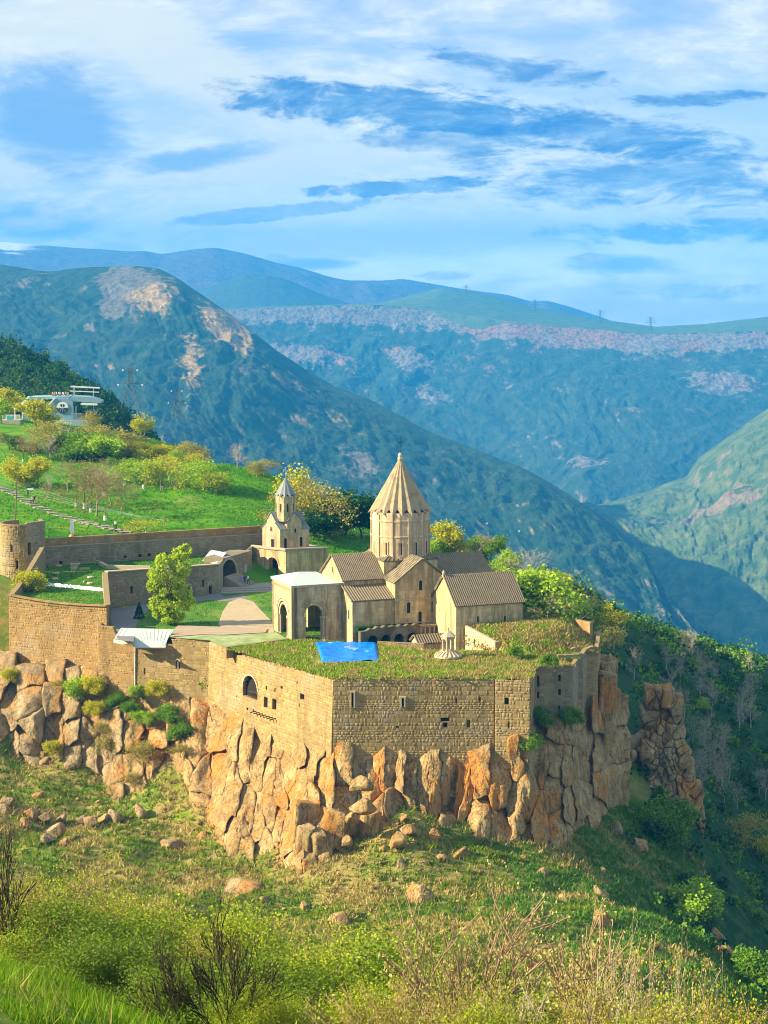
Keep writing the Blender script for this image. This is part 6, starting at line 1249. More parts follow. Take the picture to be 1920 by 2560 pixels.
for (px, pb, pt_, k, lab, wd) in [(594, 1172, 1105, 'bare2', 'lone fan-shaped bare tree on the meadow crest', 1.3), (660, 1190, 1150, 'olive0', 'small tan shrub right of the lone bare tree', 1.6), (640, 1195, 1155, 'olive1', 'thin tan shrub next to the lone bare tree', 1.2), (505, 1225, 1150, 'orchard0', 'round orchard tree nearest the lone bare tree', 1.4), (540, 1230, 1175, 'orchard1', 'little orchard tree above the meadow bench', 1.3),
                              (700, 1305, 1215, 'olive0', 'brown shrub tree touching the left of the gate chapel', 1.3), (770, 1300, 1175, 'yellow1', 'tall golden tree directly behind the gate chapel dome', 1.1), (800, 1335, 1185, 'bare0', 'large tan bare tree right of the gate chapel', 1.15), (830, 1345, 1215, 'olive0', 'russet tree on the right edge of the chapel grove', 1.2), (860, 1340, 1235, 'dark0', 'dark green tree between chapel grove and the great drum', 1.4), (905, 1345, 1265, 'dark0', 'low dark green tree left of the great drum', 1.6), (780, 1352, 1290, 'dark0', 'dark shrub at the foot of the chapel grove', 1.8)]: ptree(k, px, pb, pt_, lab, wd, y1=520)
for (px, pb, pt_, k, lab, wd) in [(1115, 1400, 1308, 'yellow0', 'golden-green tree just right of the great drum', 1.2), (1085, 1400, 1355, 'bush1', 'bright lime bush against the right side of the drum', 1.3), (1185, 1405, 1325, 'bare0', 'thin bare tree behind the church roof', 1.2), (1225, 1410, 1345, 'green0', 'green tree behind the far end of the church roof', 1.4), (1255, 1400, 1350, 'dark0', 'dark green tree beyond the church roof', 1.6), (1240, 1450, 1375, 'fresh1', 'leafy green tree above the annexe roof', 1.2), (1320, 1500, 1365, 'bare2', 'large bare tan tree right of the annexe roof', 1.2), (1290, 1560, 1440, 'bush1', 'green bush at the corner of the annexe', 1.2), (1350, 1540, 1430, 'olive0', 'olive tree under the large bare tan tree', 1.3),
                              (1365, 1585, 1470, 'bare0', 'bare tree at the back edge of the grass terrace', 1.2), (1410, 1575, 1480, 'bare2', 'second bare tree along the back of the grass terrace', 1.2), (1440, 1590, 1455, 'bare0', 'tall twisted bare tree at the far terrace corner', .8), (1390, 1540, 1440, 'bare2', 'pale bare tree behind the terrace edge trees', 1.2), (1500, 1600, 1515, 'yellow1', 'yellowish tree just beyond the far terrace corner', 1.2), (1530, 1650, 1570, 'olive1', 'slender yellow tree leaning over the ravine', .9), (1465, 1570, 1500, 'green0', 'green tree behind the far terrace corner', 1.3)]: ptree(k, px, pb, pt_, lab, wd, y0=305, y1=460)
for (px, pb, pt_, k, lab, wd) in [(90, 985, 915, 'olive0', 'large tan and gold tree above the cable car station', 1.6), (20, 965, 925, 'green0', 'green tree at the left edge above the station', 1.5), (145, 990, 970, 'bush2', 'low yellow bush behind the station roof', 2.5), (18, 1045, 975, 'yellow0', 'golden tree at the left edge beside the station canopy', 1.2), (45, 1035, 995, 'bush1', 'light green bush behind the white canopy', 1.5), (5, 1060, 1000, 'fresh0', 'lime tree cut off by the left edge', 1.0), (265, 1050, 985, 'olive1', 'autumn-brown shrub beside the lattice pylon', 2.0), (300, 1060, 1010, 'olive0', 'tan shrub at the foot of the lattice pylon', 2.0),
                              (450, 1120, 1075, 'olive0', 'tan shrub row on the far slope edge', 2.0), (510, 1140, 1095, 'olive1', 'second tan shrub on the far slope edge', 2.0), (385, 1090, 1060, 'bush2', 'yellow shrub on the far slope edge', 2.0)]: ptree(k, px, pb, pt_, lab, wd, y0=450, y1=690)
# courtyard tree, conifer, cemetery bush
r6 = np.random.RandomState(60); segs, tips = [], []; grow(r6, np.array([0, 0, -.2]), np.array([.05, 0, 1.0]), 5.0, .28, 0, 3, segs, tips, .45, .35, (2, 3), .66)
blobs = [(.4, 0, 1.4, 2.6, 1.4), (-1.8, .2, 1.8, 1.4, 1.2), (0.2, 0, 3.0, 3.0, 2.6), (-1.2, .3, 5.2, 2.6, 2.4), (1.6, 0, 5.0, 2.6, 2.4), (-1.6, -.2, 8.0, 2.4, 2.2), (.6, .2, 7.8, 2.5, 2.3), (1.9, .1, 9.2, 2.0, 1.9), (-.9, 0, 10.2, 1.7, 1.8), (1.7, .1, 11.4, 1.9, 1.7), (2.6, 0, 12.2, 1.3, 1.2), (-2.4, .1, 6.3, 1.7, 1.6), (2.6, -.1, 3.6, 1.9, 1.7), (-2.2, 0, 3.6, 1.8, 1.6), (.2, 0, 5.6, 2.2, 2.2)]
C = []
for (x, y, z, w, h) in blobs:
    n = int(680 * w); d = r6.normal(size=(n, 3)); d /= np.linalg.norm(d, axis=1)[:, None]; rad = r6.uniform(.45, 1.0, n) ** .6; p = np.c_[x, y, z] + d * rad[:, None] * np.array([w, w, h]) * .82; k = fbm(p * .75 + 3, 3) > -.02; C.append(p[k])
C = np.concatenate(C); cb = onz(425, 1562, 0.0); ct = thing('tree', 'tall bright lime-green tree in the courtyard', 'tree', cb); V, Fq = tubes_np(segs); link('trunk', mesh_np('trunk', V, Fq, M['bark']), ct); link('crown', leaf_mesh('crown', r6, C, .19, 'leaf_lime'), ct)
cb = onz(348, 1546, 0.0); cf = thing('conifer', 'small dark fir tree left of the bright courtyard tree', 'tree', cb); C = []
for i in range(900): z = r6.uniform(.15, 2.7); a = r6.uniform(0, 6.28); q = (1 - z / 2.8) * 1.15 * r6.uniform(.3, 1) ** .5; C.append((q * math.cos(a), q * math.sin(a), z - q * .25))
link('crown', leaf_mesh('crown', r6, np.array(C), .11, 'needle'), cf); mb = MB(); mb.lathe([(.09, 0), (.02, 2.7)], 6); mb.build('trunk', M['bark'], cf)
plant('bush2', onz(70, 1480, 3.15), 3.4, 'yellow-green round bush in the corner of the cemetery lawn', None, 'bush', 'bush', 1.05)
# shrubs on the cliff ledges under the walls
for (px, py, s_, k, lab) in [(290, 1748, 1.8, 'bush0', 'dark green shrub under the drainpipe wall'), (330, 1768, 1.7, 'bush0', 'second green shrub under the drainpipe wall'), (345, 1735, 1.9, 'bush1', 'bright shrub at the foot of the drainpipe'), (395, 1725, 2.2, 'bush2', 'bright shrub under the residence wall'), (430, 1790, 2.4, 'bush0', 'dark shrub on the cliff ledge under the residence'), (520, 1715, 2.6, 'bush1', 'bright shrub where the sunlit wall begins'), (200, 1740, 3.2, 'bush1', 'sunny shrub below the retaining wall'), (235, 1720, 2.6, 'bush2', 'yellow shrub below the retaining wall'), (270, 1880, 3.6, 'brush0', 'dry brush tangle below the residence cliff'), (360, 1900, 3.8, 'brush0', 'dry brush on the ledge left of the cliff'), (290, 2000, 3.4, 'brush0', 'brown brush hanging over the lower ledge'), (450, 1830, 2.2, 'bush0', 'green shrub in the gully left of the promontory'), (1355, 1795, 2.2, 'bush0', 'dark shrub at the foot of the niche tower'), (1325, 1855, 1.8, 'bush0', 'dark shrub at the corner of the long shaded wall'), (1290, 1630, 1.2, 'bush0', 'small dark bush on the terrace mound'), (1375, 1652, 1.4, 'bush0', 'blue-green bush beside the plain grey tower'), (1430, 1792, 2.0, 'bush0', 'dark shrub at the foot of the plain grey tower')]:
    Y = cliff_y(px, py) - .3 if py > 1700 else None; b = at(px, py + 12, Y) if Y else onz(px, py + 8, .8); plant(k, b, s_, lab, None, 'bush', 'bush', 1.1)
for i, (px, py, s_, k) in enumerate([(30, 1690, 1.8, 'bush2'), (150, 1712, 1.6, 'brush0'), (240, 1775, 2.0, 'bush2'), (255, 1830, 2.4, 'brush0'), (350, 1800, 1.8, 'bush1'), (455, 1880, 2.0, 'brush0'), (130, 1870, 1.6, 'bush2'), (330, 1955, 2.2, 'brush0')]):
    plant(k, at(px, py + 10, cliff_y(px, py) - .9), s_, 'tufty shrub rooted in the left cliff, ' + ['topmost at the far left', 'dry one below the wall foot', 'yellow one below the sunny shrub', 'dry one in the middle', 'bright one under the drainpipe', 'dry one low in the gully', 'at the foot of the grey blocks', 'lowest one by the bare saplings'][i], None, 'bush', 'bush', 1.2)
for (px, pb, pt_, lab) in [(278, 1942, 1850, 'pale bare sapling on the left slope'), (365, 1958, 1880, 'second pale bare sapling on the left slope')]: b = hit(px, pb, 220, 310); plant('bare2', b, (pb - pt_) * b.y / F, lab, None, 'tree', 'tree', .9)
# ------------------------------------------------------------------ the wood on the ravine side
def scatter(N, cond, seed, x=(20, 215), y=(150, 640)):
    r = np.random.RandomState(seed); P = np.c_[r.uniform(*x, N), r.uniform(*y, N)]; P = P[cond(P[:, 0], P[:, 1])]; return np.c_[P, ground_np(P)]
def bush_cloud(name, label, P, mats, seed, hgt=(1.2, 3.4), nleaf=44, size=.34, kind='stuff', cat='wood'):
    r = np.random.RandomState(seed); groups = [[] for _ in mats]; pick = r.randint(0, len(mats), len(P)) if True else 0
    clump = np.floor((fbm(P * .035 + 3, 3) + .5) * len(mats) * 1.3).astype(int) % len(mats); pick = np.where(r.rand(len(P)) < .62, clump, pick)
    for gi, mn in enumerate(mats):
        Q = P[pick == gi]
        if not len(Q): continue
        H = r.uniform(hgt[0], hgt[1], len(Q)) * (1 + .8 * (r.rand(len(Q)) < .12)); d = r.normal(size=(len(Q), nleaf, 3)); d /= np.linalg.norm(d, axis=2)[..., None]; d[..., 2] = np.abs(d[..., 2]) * 1.0; rad = r.uniform(.35, 1, (len(Q), nleaf, 1)) ** .5
        C = Q[:, None, :] + d * rad * np.stack([H * .62, H * .62, H], 1)[:, None, :]; C = C.reshape(-1, 3); groups[gi] = (C, mn)
    V, Fq, mi, rn = [], [], [], []; nb = 0
    for gi, gq in enumerate(groups):
        if len(gq) == 0: continue
        v, f = quads(r, gq[0], size); V.append(v); Fq.append(f + nb); nb += len(v); mi.append(np.full(len(f), gi)); rn.append(r.rand(len(f)))
    return tag(link(name, mesh_np(name, np.concatenate(V), np.concatenate(Fq), [M[m_] for m_ in mats], attr={'rnd': np.concatenate(rn)}, mi=np.concatenate(mi))), label, cat, kind=kind)
Pw = scatter(5200, lambda x, y: (x > 34 + np.maximum(0, 290 - y) * .10) & (x < 60 + (y - 180) * .55) & (y < 560), 101)
bush_cloud('woodland', 'dense wood of shrubs and young trees on the ravine slope', Pw, ['leaf_dark', 'leaf_green', 'leaf_dark', 'leaf_green', 'leaf_wood', 'leaf_dark'], 11)
Pw = scatter(900, lambda x, y: (np.abs(y - (415 + (x - 40) * .75)) < 20) & (x > 30), 103, (25, 150), (380, 540))
bush_cloud('ridge_thicket', 'sunlit thicket along the crest of the wooded spur', Pw, ['leaf_green', 'leaf_green', 'leaf_fresh', 'leaf_wood'], 13, (1.0, 2.6), 50, .32)
Pw = scatter(700, lambda x, y: (y > 372 + np.abs(x) * .1) & (x > -62 + (470 - y) * .2) & (x < 26), 105, (-70, 26), (372, 470)); Pw = Pw[(Pw[:, 1] > 425 - Pw[:, 0] * .8)]
bush_cloud('slope_scrub', 'scrub falling away behind the meadow crest', Pw, ['leaf_olive', 'leaf_dark', 'leaf_green', 'leaf_yellow'], 15, (.8, 2.2), 40, .28)
lh = bpy.data.objects['left_hill'].data; lv = np.array([v.co[:] for v in lh.vertices]); lv = lv[(lv[:, 1] < 1000)]; rs_ = np.random.RandomState(4); lv = lv[rs_.randint(0, len(lv), 2600)] + rs_.uniform(-1.5, 1.5, (2600, 3)) * np.array([1, 1, 0])
bush_cloud('hill_wood', 'dark wood covering the left hill', lv, ['leaf_dark', 'leaf_wood', 'leaf_dark', 'leaf_wood'], 17, (1.5, 3.6), 34, .5)
for i in range(46):      # pale bare trees standing in the wood
    px, pb = rr.uniform(1545, 1915), rr.uniform(1640, 2080)
    if px < 1560 + (pb - 1640) * .35: px += 160
    b = hit(min(px, 1915), pb, 290, 520); plant('bare2', b, rr.uniform(4.5, 7.5), 'pale leafless tree standing in the shaded wood on the right', 'pale bare trees in the wood', 'tree', 'tree', .75)
for (px, pb, h, k, lab) in [(1775, 2330, 7, 'fresh0', 'bright green tree in the shaded ravine at the lower right'), (1690, 2110, 6, 'green0', 'round green tree beside the rock spur foot'), (1770, 1790, 3.2, 'fresh1', 'small lime shrub among the pale bare trees'), (1860, 2120, 6, 'olive0', 'russet shrub tree on the right ravine slope'), (1905, 2160, 5, 'yellow1', 'yellow shrub at the right edge of the ravine'), (1890, 2480, 5, 'green0', 'green tree at the lower right edge')]: b = hit(px, pb, 200, 480); plant(k, b, h, lab, None, 'tree', 'tree', 1.2)
# ------------------------------------------------------------------ grass
def blades(name, label, P, mn, seed, h=(.3, .8), w=.09, per=4, lean=.55, spread=.25):
    r = np.random.RandomState(seed); B_ = np.repeat(P, per, 0); n = len(B_); B_ = B_ + np.c_[r.normal(size=(n, 2)) * spread, np.zeros(n)]; a = r.uniform(0, 6.28, n); hh = r.uniform(*h, n); s = np.c_[np.cos(a), np.sin(a), np.zeros(n)] * (w * r.uniform(.6, 1.5, n))[:, None]
    tip = B_ + np.c_[r.normal(size=(n, 2)) * lean * hh[:, None], hh]; B_ = B_ - np.array([0, 0, .08]); V = np.stack([B_ - s, B_ + s, tip], 1).reshape(-1, 3); return tag(link(name, mesh_np(name, V, np.arange(3 * n).reshape(n, 3), M[mn], attr={'rnd': r.rand(n)})), label, 'grass', kind='stuff')
def on_mesh(o, N, seed):
    me = o.data; me.calc_loop_triangles(); T = np.array([t_.vertices[:] for t_ in me.loop_triangles]); V = np.array([v.co[:] for v in me.vertices]); a, b, c = V[T[:, 0]], V[T[:, 1]], V[T[:, 2]]; ar = np.linalg.norm(np.cross(b - a, c - a), axis=1); r = np.random.RandomState(seed); k = r.choice(len(T), N, p=ar / ar.sum()); u, v = r.rand(N, 1), r.rand(N, 1); s = (u + v) > 1; u, v = np.where(s, 1 - u, u), np.where(s, 1 - v, v); return a[k] + (b[k] - a[k]) * u + (c[k] - a[k]) * v
tp_o = bpy.data.objects['grass_terrace']; Pt = on_mesh(tp_o, 15000, 1); tb = np.array([tuple(q) for q in tq]); inside = (Pt[:, 0] > tb[:, 0].min() - .1) & (Pt[:, 0] < tb[:, 0].max() + .2) & (Pt[:, 1] > tb[:, 1].min() - .2) & (Pt[:, 1] < tb[:, 1].max() + .1); Pt = Pt[~inside]
Pt = Pt[((Pt[:, :2] - np.array([gp.x, gp.y - .6])) ** 2).sum(1) > 8.0]; nz = fbm(Pt * .35 + 2, 3) + fbm(Pt * .9 + 5, 2) * .5 + np.clip(Pt[:, 0] / 130, -.15, .2)
blades('dry_grass', 'dry straw grass on the roof terrace', Pt[nz > .10], 'straw', 2, (.2, .55), .10, 5); blades('wild_grass', 'fresh grass on the roof terrace', Pt[nz <= .10], 'grass_blade', 3, (.15, .45), .09, 5)
Pc = np.concatenate([on_mesh(bpy.data.objects['courtyard'], 9000, 21), on_mesh(bpy.data.objects['cemetery_lawn'], 7000, 22)]); pcx = 960 + Pc[:, 0] / Pc[:, 1] * F * .993
flat = [o_ for o_ in ('dirt_yard', 'paving', 'flagstones', 'terrace_deck', 'turf_deck')]; keep = np.ones(len(Pc), bool)
for o_ in flat:
    vb = np.array([v.co[:2] for v in bpy.data.objects[o_].data.vertices]); keep &= np.array([((vb - q) ** 2).sum(1).min() > 1.3 for q in Pc[:, :2]])
blades('lawn_grass', 'short grass on the courtyard and cemetery lawns', Pc[keep], 'meadow_blade', 23, (.06, .24), .10, 3)
def slope_pts(N, seed, y=(190, 300), x=(-75, 48)):
    r = np.random.RandomState(seed); P = np.c_[r.uniform(*x, N), r.uniform(*y, N)]; pxx = 960 + P[:, 0] / P[:, 1] * F * .993
    yf = np.interp(pxx, [a for a, b, c in PF], [c for a, b, c in PF]); P = P[P[:, 1] < yf + 3]; return np.c_[P, ground_np(P)]
Ps = slope_pts(42000, 5); nz = fbm(Ps * np.array([.09, .09, 0]) + 7, 4) + fbm(Ps * np.array([.5, .5, 0]), 3) * .5; sh = (Ps[:, 0] + fbm(Ps * np.array([.08, .08, 0]) + 21, 3) * 40) > 22  # sh picks the right part, which gets the shade-coloured grass
blades('dry_grass', 'dry straw grass on the slope below the cliff', Ps[(nz > .05) & (~sh | (nz > .35))], 'straw', 6, (.3, .8), .11, 4); blades('slope_grass', 'green grass on the slope below the cliff', Ps[(nz <= .05) & ~sh], 'grass_slope', 7, (.3, .75), .11, 4); blades('shade_grass', 'green grass on the right slope, shade put into its colour', Ps[(nz <= .35) & sh], 'grass_shade', 8, (.3, .7), .12, 4)
r_ = np.random.RandomState(12); Pm = np.c_[r_.uniform(-80, 20, 26000), r_.uniform(345, 520, 26000)]; Pm = Pm[(Pm[:, 1] > 362 + Pm[:, 0] * .2) & (np.abs(Pm[:, 0]) < Pm[:, 1] * .21)]; Pm = np.c_[Pm, ground_np(Pm)]
blades('meadow_grass', 'bright green meadow grass behind the walls', Pm, 'meadow_blade', 13, (.12, .4), .12, 3)
# ------------------------------------------------------------------ foreground shrubs
tree_kind('bud', 31, 6, 3, 'leaf_bud', 7, .07, .036, 'bark_pink', .13, (2, 3), .34, .10, .42, .70, stems=9, tmin=.017)
tree_kind('bud2', 32, 6, 3, 'leaf_bud', 7, .07, .036, 'bark_pink', .12, (2, 3), .34, .12, .42, .70, stems=8, tmin=.017)
tree_kind('whip', 33, 5, 4, 'leaf_bud', 9, .10, .030, 'bark_pale', .045, (1, 2), .32, .25, .34, .72, stems=7)
tree_kind('whip2', 34, 5, 4, 'near_gold', 14, .13, .032, 'bark_tan', .045, (1, 2), .36, .22, .32, .72, stems=8)
tree_kind('near0', 35, 4, 3, 'near_lime', 80, .22, .034, 'bark_brown', .03, (2, 3), .5, .15, .34, .74, stems=7)
tree_kind('near1', 36, 4, 3, 'near_green', 80, .24, .036, 'bark_brown', .03, (2, 3), .5, .15, .34, .74, stems=7)
tree_kind('near2', 37, 5, 4, 'near_gold', 22, .20, .032, 'bark_brown', .03, (2, 2), .5, .12, .32, .74, stems=6)
tree_kind('thin', 38, 7, 4, None, 0, 0, 0, 'bark_dark', .10, (2, 2), .34, .25, .38, .74, stems=2, tmin=.026)
def near(kind, px, Y, top, label, wide=1.0, name='shrub', cat='shrub', group=None):
    x = at(px, 2400, Y).x; zg = gz(x, Y); zt_ = at(px, top, Y).z; return plant(kind, (x, Y, zg - .1), max(zt_ - zg, .5), label, group, name, cat, wide)
near('bud', 1230, 36, 2165, 'big leafless budding shrub with brown twigs at the lower right', .8)
near('bud2', 1420, 35, 2215, 'second budding leafless shrub reaching right of the big one', .8)
near('bud', 1120, 37, 2290, 'low budding leafless shrub at the left of the big one', .55)
near('whip', 1560, 32, 2290, 'tall pale whip stem with buds near the right edge', .35)
near('whip', 1740, 31, 2330, 'single long pale whip at the right edge', .35)
for i, (px, Y, tp_, k, lab) in enumerate([(1000, 33, 2400, 'whip2', 'bright leafy whips left of the big leafless shrub'), (1190, 32, 2430, 'whip2', 'yellow-green leafy whips in front of the big leafless shrub'), (1330, 31, 2420, 'whip', 'pale budding whips in front of the big leafless shrub'), (1480, 31, 2420, 'whip2', 'leafy whips in front of the second leafless shrub'), (1640, 30, 2440, 'whip', 'pale budding whips toward the right edge'), (1780, 30, 2450, 'whip2', 'leafy whips near the right corner'), (1890, 30, 2470, 'whip2', 'leafy whips in the right corner'), (1270, 29, 2500, 'near0', 'lime bush at the bottom under the leafless shrub'), (1450, 29, 2510, 'near2', 'golden bush at the bottom right of centre'), (1700, 29, 2500, 'near0', 'lime bush at the bottom near the right corner'), (1060, 30, 2490, 'near2', 'golden bush at the bottom centre'), (1560, 29, 2480, 'near2', 'golden bush between the bottom lime bushes'), (1860, 29, 2510, 'near2', 'golden bush in the bottom right corner')]): near(k, px, Y, tp_, lab, .8)
for (px, Y, tp_, k, lab, wd) in [(840, 44, 2390, 'near0', 'sunny green bush right of the thin dark trees', 1.3), (930, 46, 2360, 'near1', 'green bush between the thin trees and the leafless shrub', 1.2), (760, 42, 2430, 'near1', 'green bush behind the thin dark trees', 1.3), (640, 38, 2450, 'near0', 'fresh leafy bush at the bottom below the thin dark trees', .9), (700, 40, 2500, 'near0', 'small leafy bush at the bottom centre', 1.0), (560, 46, 2400, 'near1', 'shady green bush left of the thin dark trees', 1.3), (370, 47, 2440, 'whip2', 'pale twiggy shrub in front of the dark thicket', .7), (990, 40, 2440, 'near0', 'lime bush at the bottom centre right', 1.1)]: near(k, px, Y, tp_, lab, wd)
for (px, Y, tp_, k, lab, wd) in [(300, 66, 2185, 'near2', 'large sunny shrub on the left slope', .95), (160, 64, 2215, 'near0', 'large lime shrub at the left', 1.1), (40, 62, 2200, 'near2', 'tall golden shrub at the left edge', .95), (420, 64, 2260, 'near0', 'lime shrub right of the large sunny one', 1.1), (230, 58, 2290, 'near1', 'dense green shrub in the left thicket', 1.2), (80, 58, 2330, 'near0', 'lower lime shrub at the left edge', 1.2), (350, 55, 2330, 'near1', 'dark green shrub at the heart of the left thicket', 1.2), (490, 58, 2320, 'near2', 'golden shrub at the right end of the left thicket', 1.1), (560, 62, 2310, 'near0', 'sunlit lime shrub behind the thin dark trees', 1.1), (650, 64, 2330, 'near2', 'golden shrub behind the thin dark trees', 1.1), (880, 60, 2370, 'near0', 'far lime shrub below the dry slope', 1.3), (1020, 58, 2380, 'near0', 'far lime shrub beneath the rocks on the dry slope', 1.3)]: near(k, px, Y, tp_, lab, wd)
for (px, Y, tp_, lab) in [(478, 38, 2310, 'thin dark bare tree, leftmost of three at the bottom'), (530, 38, 2300, 'thin dark bare tree, middle of three at the bottom'), (610, 38, 2250, 'thin dark bare tree, tallest of three at the bottom'), (20, 60, 2080, 'dark bare sapling at the left edge'), (110, 62, 2100, 'dark bare sapling second from the left edge')]: near('thin', px, Y, tp_, lab, .55, 'tree', 'tree')
r_ = np.random.RandomState(15); Pn = np.c_[r_.uniform(-16, 13, 30000), r_.uniform(30, 78, 30000)]; Pn = Pn[np.abs(Pn[:, 0]) < Pn[:, 1] * .215]; Pn = np.c_[Pn, ground_np(Pn)]
nn = fbm(Pn * .25, 3); blades('near_straw', 'dry stalks in the grass at the bottom left', Pn[nn > .2][::6], 'straw', 17, (.2, .6), .012, 4, .5, .15)
blades('near_grass', 'long green grass on the slope at the bottom left', Pn[nn < .35], 'grass_near', 16, (.18, .5), .014, 5, .45, .12)
# ------------------------------------------------------------------ path, stele, gravestones, benches
path_t = tag(thing('path', 'pale stone path crossing the meadow behind the walls', None), kind='structure'); pts = [(-8, 1218), (40, 1238), (80, 1262), (130, 1283), (190, 1302), (250, 1316), (300, 1329), (322, 1334)]; n = 40
for i in range(n):
    f_ = i / (n - 1); px = np.interp(f_ * 7, range(8), [p[0] for p in pts]); py = np.interp(f_ * 7, range(8), [p[1] for p in pts]); px2 = np.interp(min(f_ * 7 + .17, 7), range(8), [p[0] for p in pts]); py2 = np.interp(min(f_ * 7 + .17, 7), range(8), [p[1] for p in pts])
    a, b = hit(px, py, 340, 460), hit(px2 + .01, py2, 340, 460); d_ = (b - a); d_.z = 0; d_.normalize() if d_.length > 1e-4 else None
    if d_.length < .5: d_ = Vector((1, -.3, 0)).normalized()
    w_ = Vector((-d_.y, d_.x, 0)) * 1.15; e_ = d_ * .52; z_ = max(a.z, gz(a.x, a.y)) + .10 + .06 * (i % 2); mb = MB(); c_ = Vector((a.x, a.y, 0)); q_ = [c_ - w_ - e_, c_ - w_ + e_, c_ + w_ + e_, c_ + w_ - e_]; mb.hexa([p + Vector((0, 0, z_ - .35)) for p in q_] + [p + Vector((0, 0, z_)) for p in q_]); mb.build('slab', M['flag'], path_t)
sp = hit(181, 1345, 340, 400); st = thing('stele', 'grey stone slab monument standing on a boulder behind the rear wall', 'monument', sp)
mb = MB(); mb.hexa([(-.42, -.2, .9), (.42, -.2, .9), (.42, .2, .9), (-.42, .2, .9), (-.36, -.17, 3.1), (.36, -.17, 3.1), (.36, .17, 3.1), (-.36, .17, 3.1)]); mb.build('slab', M['zinc'], st); link('base_rock', rock_mesh('bld', 3, 'rock'), st, (0, 0, .3), None, (.95, .8, .75))
for i, (x, y, w, lab) in enumerate([(770, 828, .55, 'left upper round gravestone on the cemetery lawn'), (762, 893, .55, 'left lower round gravestone on the cemetery lawn'), (1255, 875, .55, 'right upper round gravestone on the cemetery lawn'), (1250, 945, .55, 'right lower round gravestone on the cemetery lawn'), (585, 888, .35, 'small flat gravestone near the yellow-green bush'), (810, 742, .5, 'long flat gravestone near the rear wall'), (1165, 928, .2, 'tiny white stone on the cemetery lawn'), (1430, 735, .6, 'flat gravestone beside the low ruin on the lawn')]):
    p = onz(x / 5.53, 1290 + y / 5.53, 3.55); zz = 3.0 + max(0, min(1, (p.y - 303) / 40)) * 1.2; mb = MB(); mb.lathe([(w * 1.05, -.05), (w * 1.05, .18), (w * .85, .32), (.02, .36)], 12); o = mb.build('gravestone', M['trim']); o.location = (p.x, p.y, zz); o.scale = (1.1, .8, 1); tag(o, lab, 'gravestone', 'gravestones on the lawn')
p = onz(1035 / 5.53, 1290 + 740 / 5.53, 4.0); tb_ = thing('tomb', 'broken table tomb of pale blocks near the rear wall', 'tomb', (p.x, p.y, 3.95))
for (x0, y0, z0, x1, y1, z1, nm) in ((-.7, -.3, 0, .5, .4, 1.0, 'upright_block'), (-.8, -.4, 1.0, .9, .5, 1.18, 'lid'), (.8, -.5, 0, 2.6, .3, .35, 'fallen_block'), (-.5, -1.3, 0, .3, -.7, .5, 'fallen_block')): mb = MB(); mb.box(x0, y0, z0, x1, y1, z1); mb.build(nm, M['trim'], tb_)
a, b = onz(1380 / 5.53, 1290 + 668 / 5.53, 4.2), onz(1480 / 5.53, 1290 + 715 / 5.53, 4.2); c_ = onz(376, 1422, 4.2); lr = thing('low_ruin', 'low L-shaped ruined footing on the cemetery lawn', 'ruin', a, 0, world=True)
for p0, p1 in ((a, b), (b, c_)): mb = MB(); mb.beam((p0.x, p0.y, 4.35), (p1.x, p1.y, 4.35), .7, .7); mb.build('footing', M['trim'], lr)
ws = thing('white_sheet', 'long white plastic sheet along the front edge of the cemetery lawn', 'sheet', onz(92, 1462, 3.2), 0, world=True); mb = MB(); N_ = 40; rg = random.Random(3); pr_ = None
for i in range(N_ + 1):
    f_ = i / N_; p = onz(92 + 168 * f_, 1462.5 + 15 * f_, 3.45); q = [(p.x, p.y + .9, 3.5 + rg.uniform(0, .1)), (p.x, p.y + .2, 3.85 + rg.uniform(0, .2)), (p.x, p.y - .5 - rg.uniform(0, .3), 3.45 + rg.uniform(0, .1))]
    if pr_: mb.poly([pr_[0], pr_[1], q[1], q[0]]); mb.poly([pr_[1], pr_[2], q[2], q[1]])
    pr_ = q
mb.build('sheet', M['white_paint'], ws)
for (px, py, lab, y0) in ((360, 1106, 'wooden bench on the meadow crest', 440), (560, 1224, 'wooden bench on the right of the meadow', 360)):
    p = hit(px, py, y0, 520); bn = thing('bench', lab, 'bench', p, rr.uniform(-.2, .2))
    for z_, y_ in ((.5, 0), (.85, .28)): mb = MB(); mb.box(-1.1, y_ - .22, z_, 1.1, y_ + .2 if z_ < .6 else y_ - .14, z_ + (.08 if z_ < .6 else .4)); mb.build('seat' if z_ < .6 else 'backrest', M['wood'], bn)
    for x_ in (-.95, .95): mb = MB(); mb.box(x_ - .06, -.2, -.2, x_ + .06, .2, .5); mb.build('leg', M['wood'], bn)
for i in range(26):
    x, y = rr.uniform(920, 1660), rr.uniform(960, 1110); px, py = c5(x, y); p = hit(px, py, 360, 520); mb = MB(); mb.lathe([(.10, -.1), (.09, .75), (.02, .8)], 6); o = mb.build('sapling_guard', M['limewash'], None, loc=p, rot=(rr.uniform(-.1, .1), rr.uniform(-.1, .1), 0)); tag(o, 'short white sapling guard standing on the bright meadow', 'sapling guard', 'white sapling guards on the meadow')
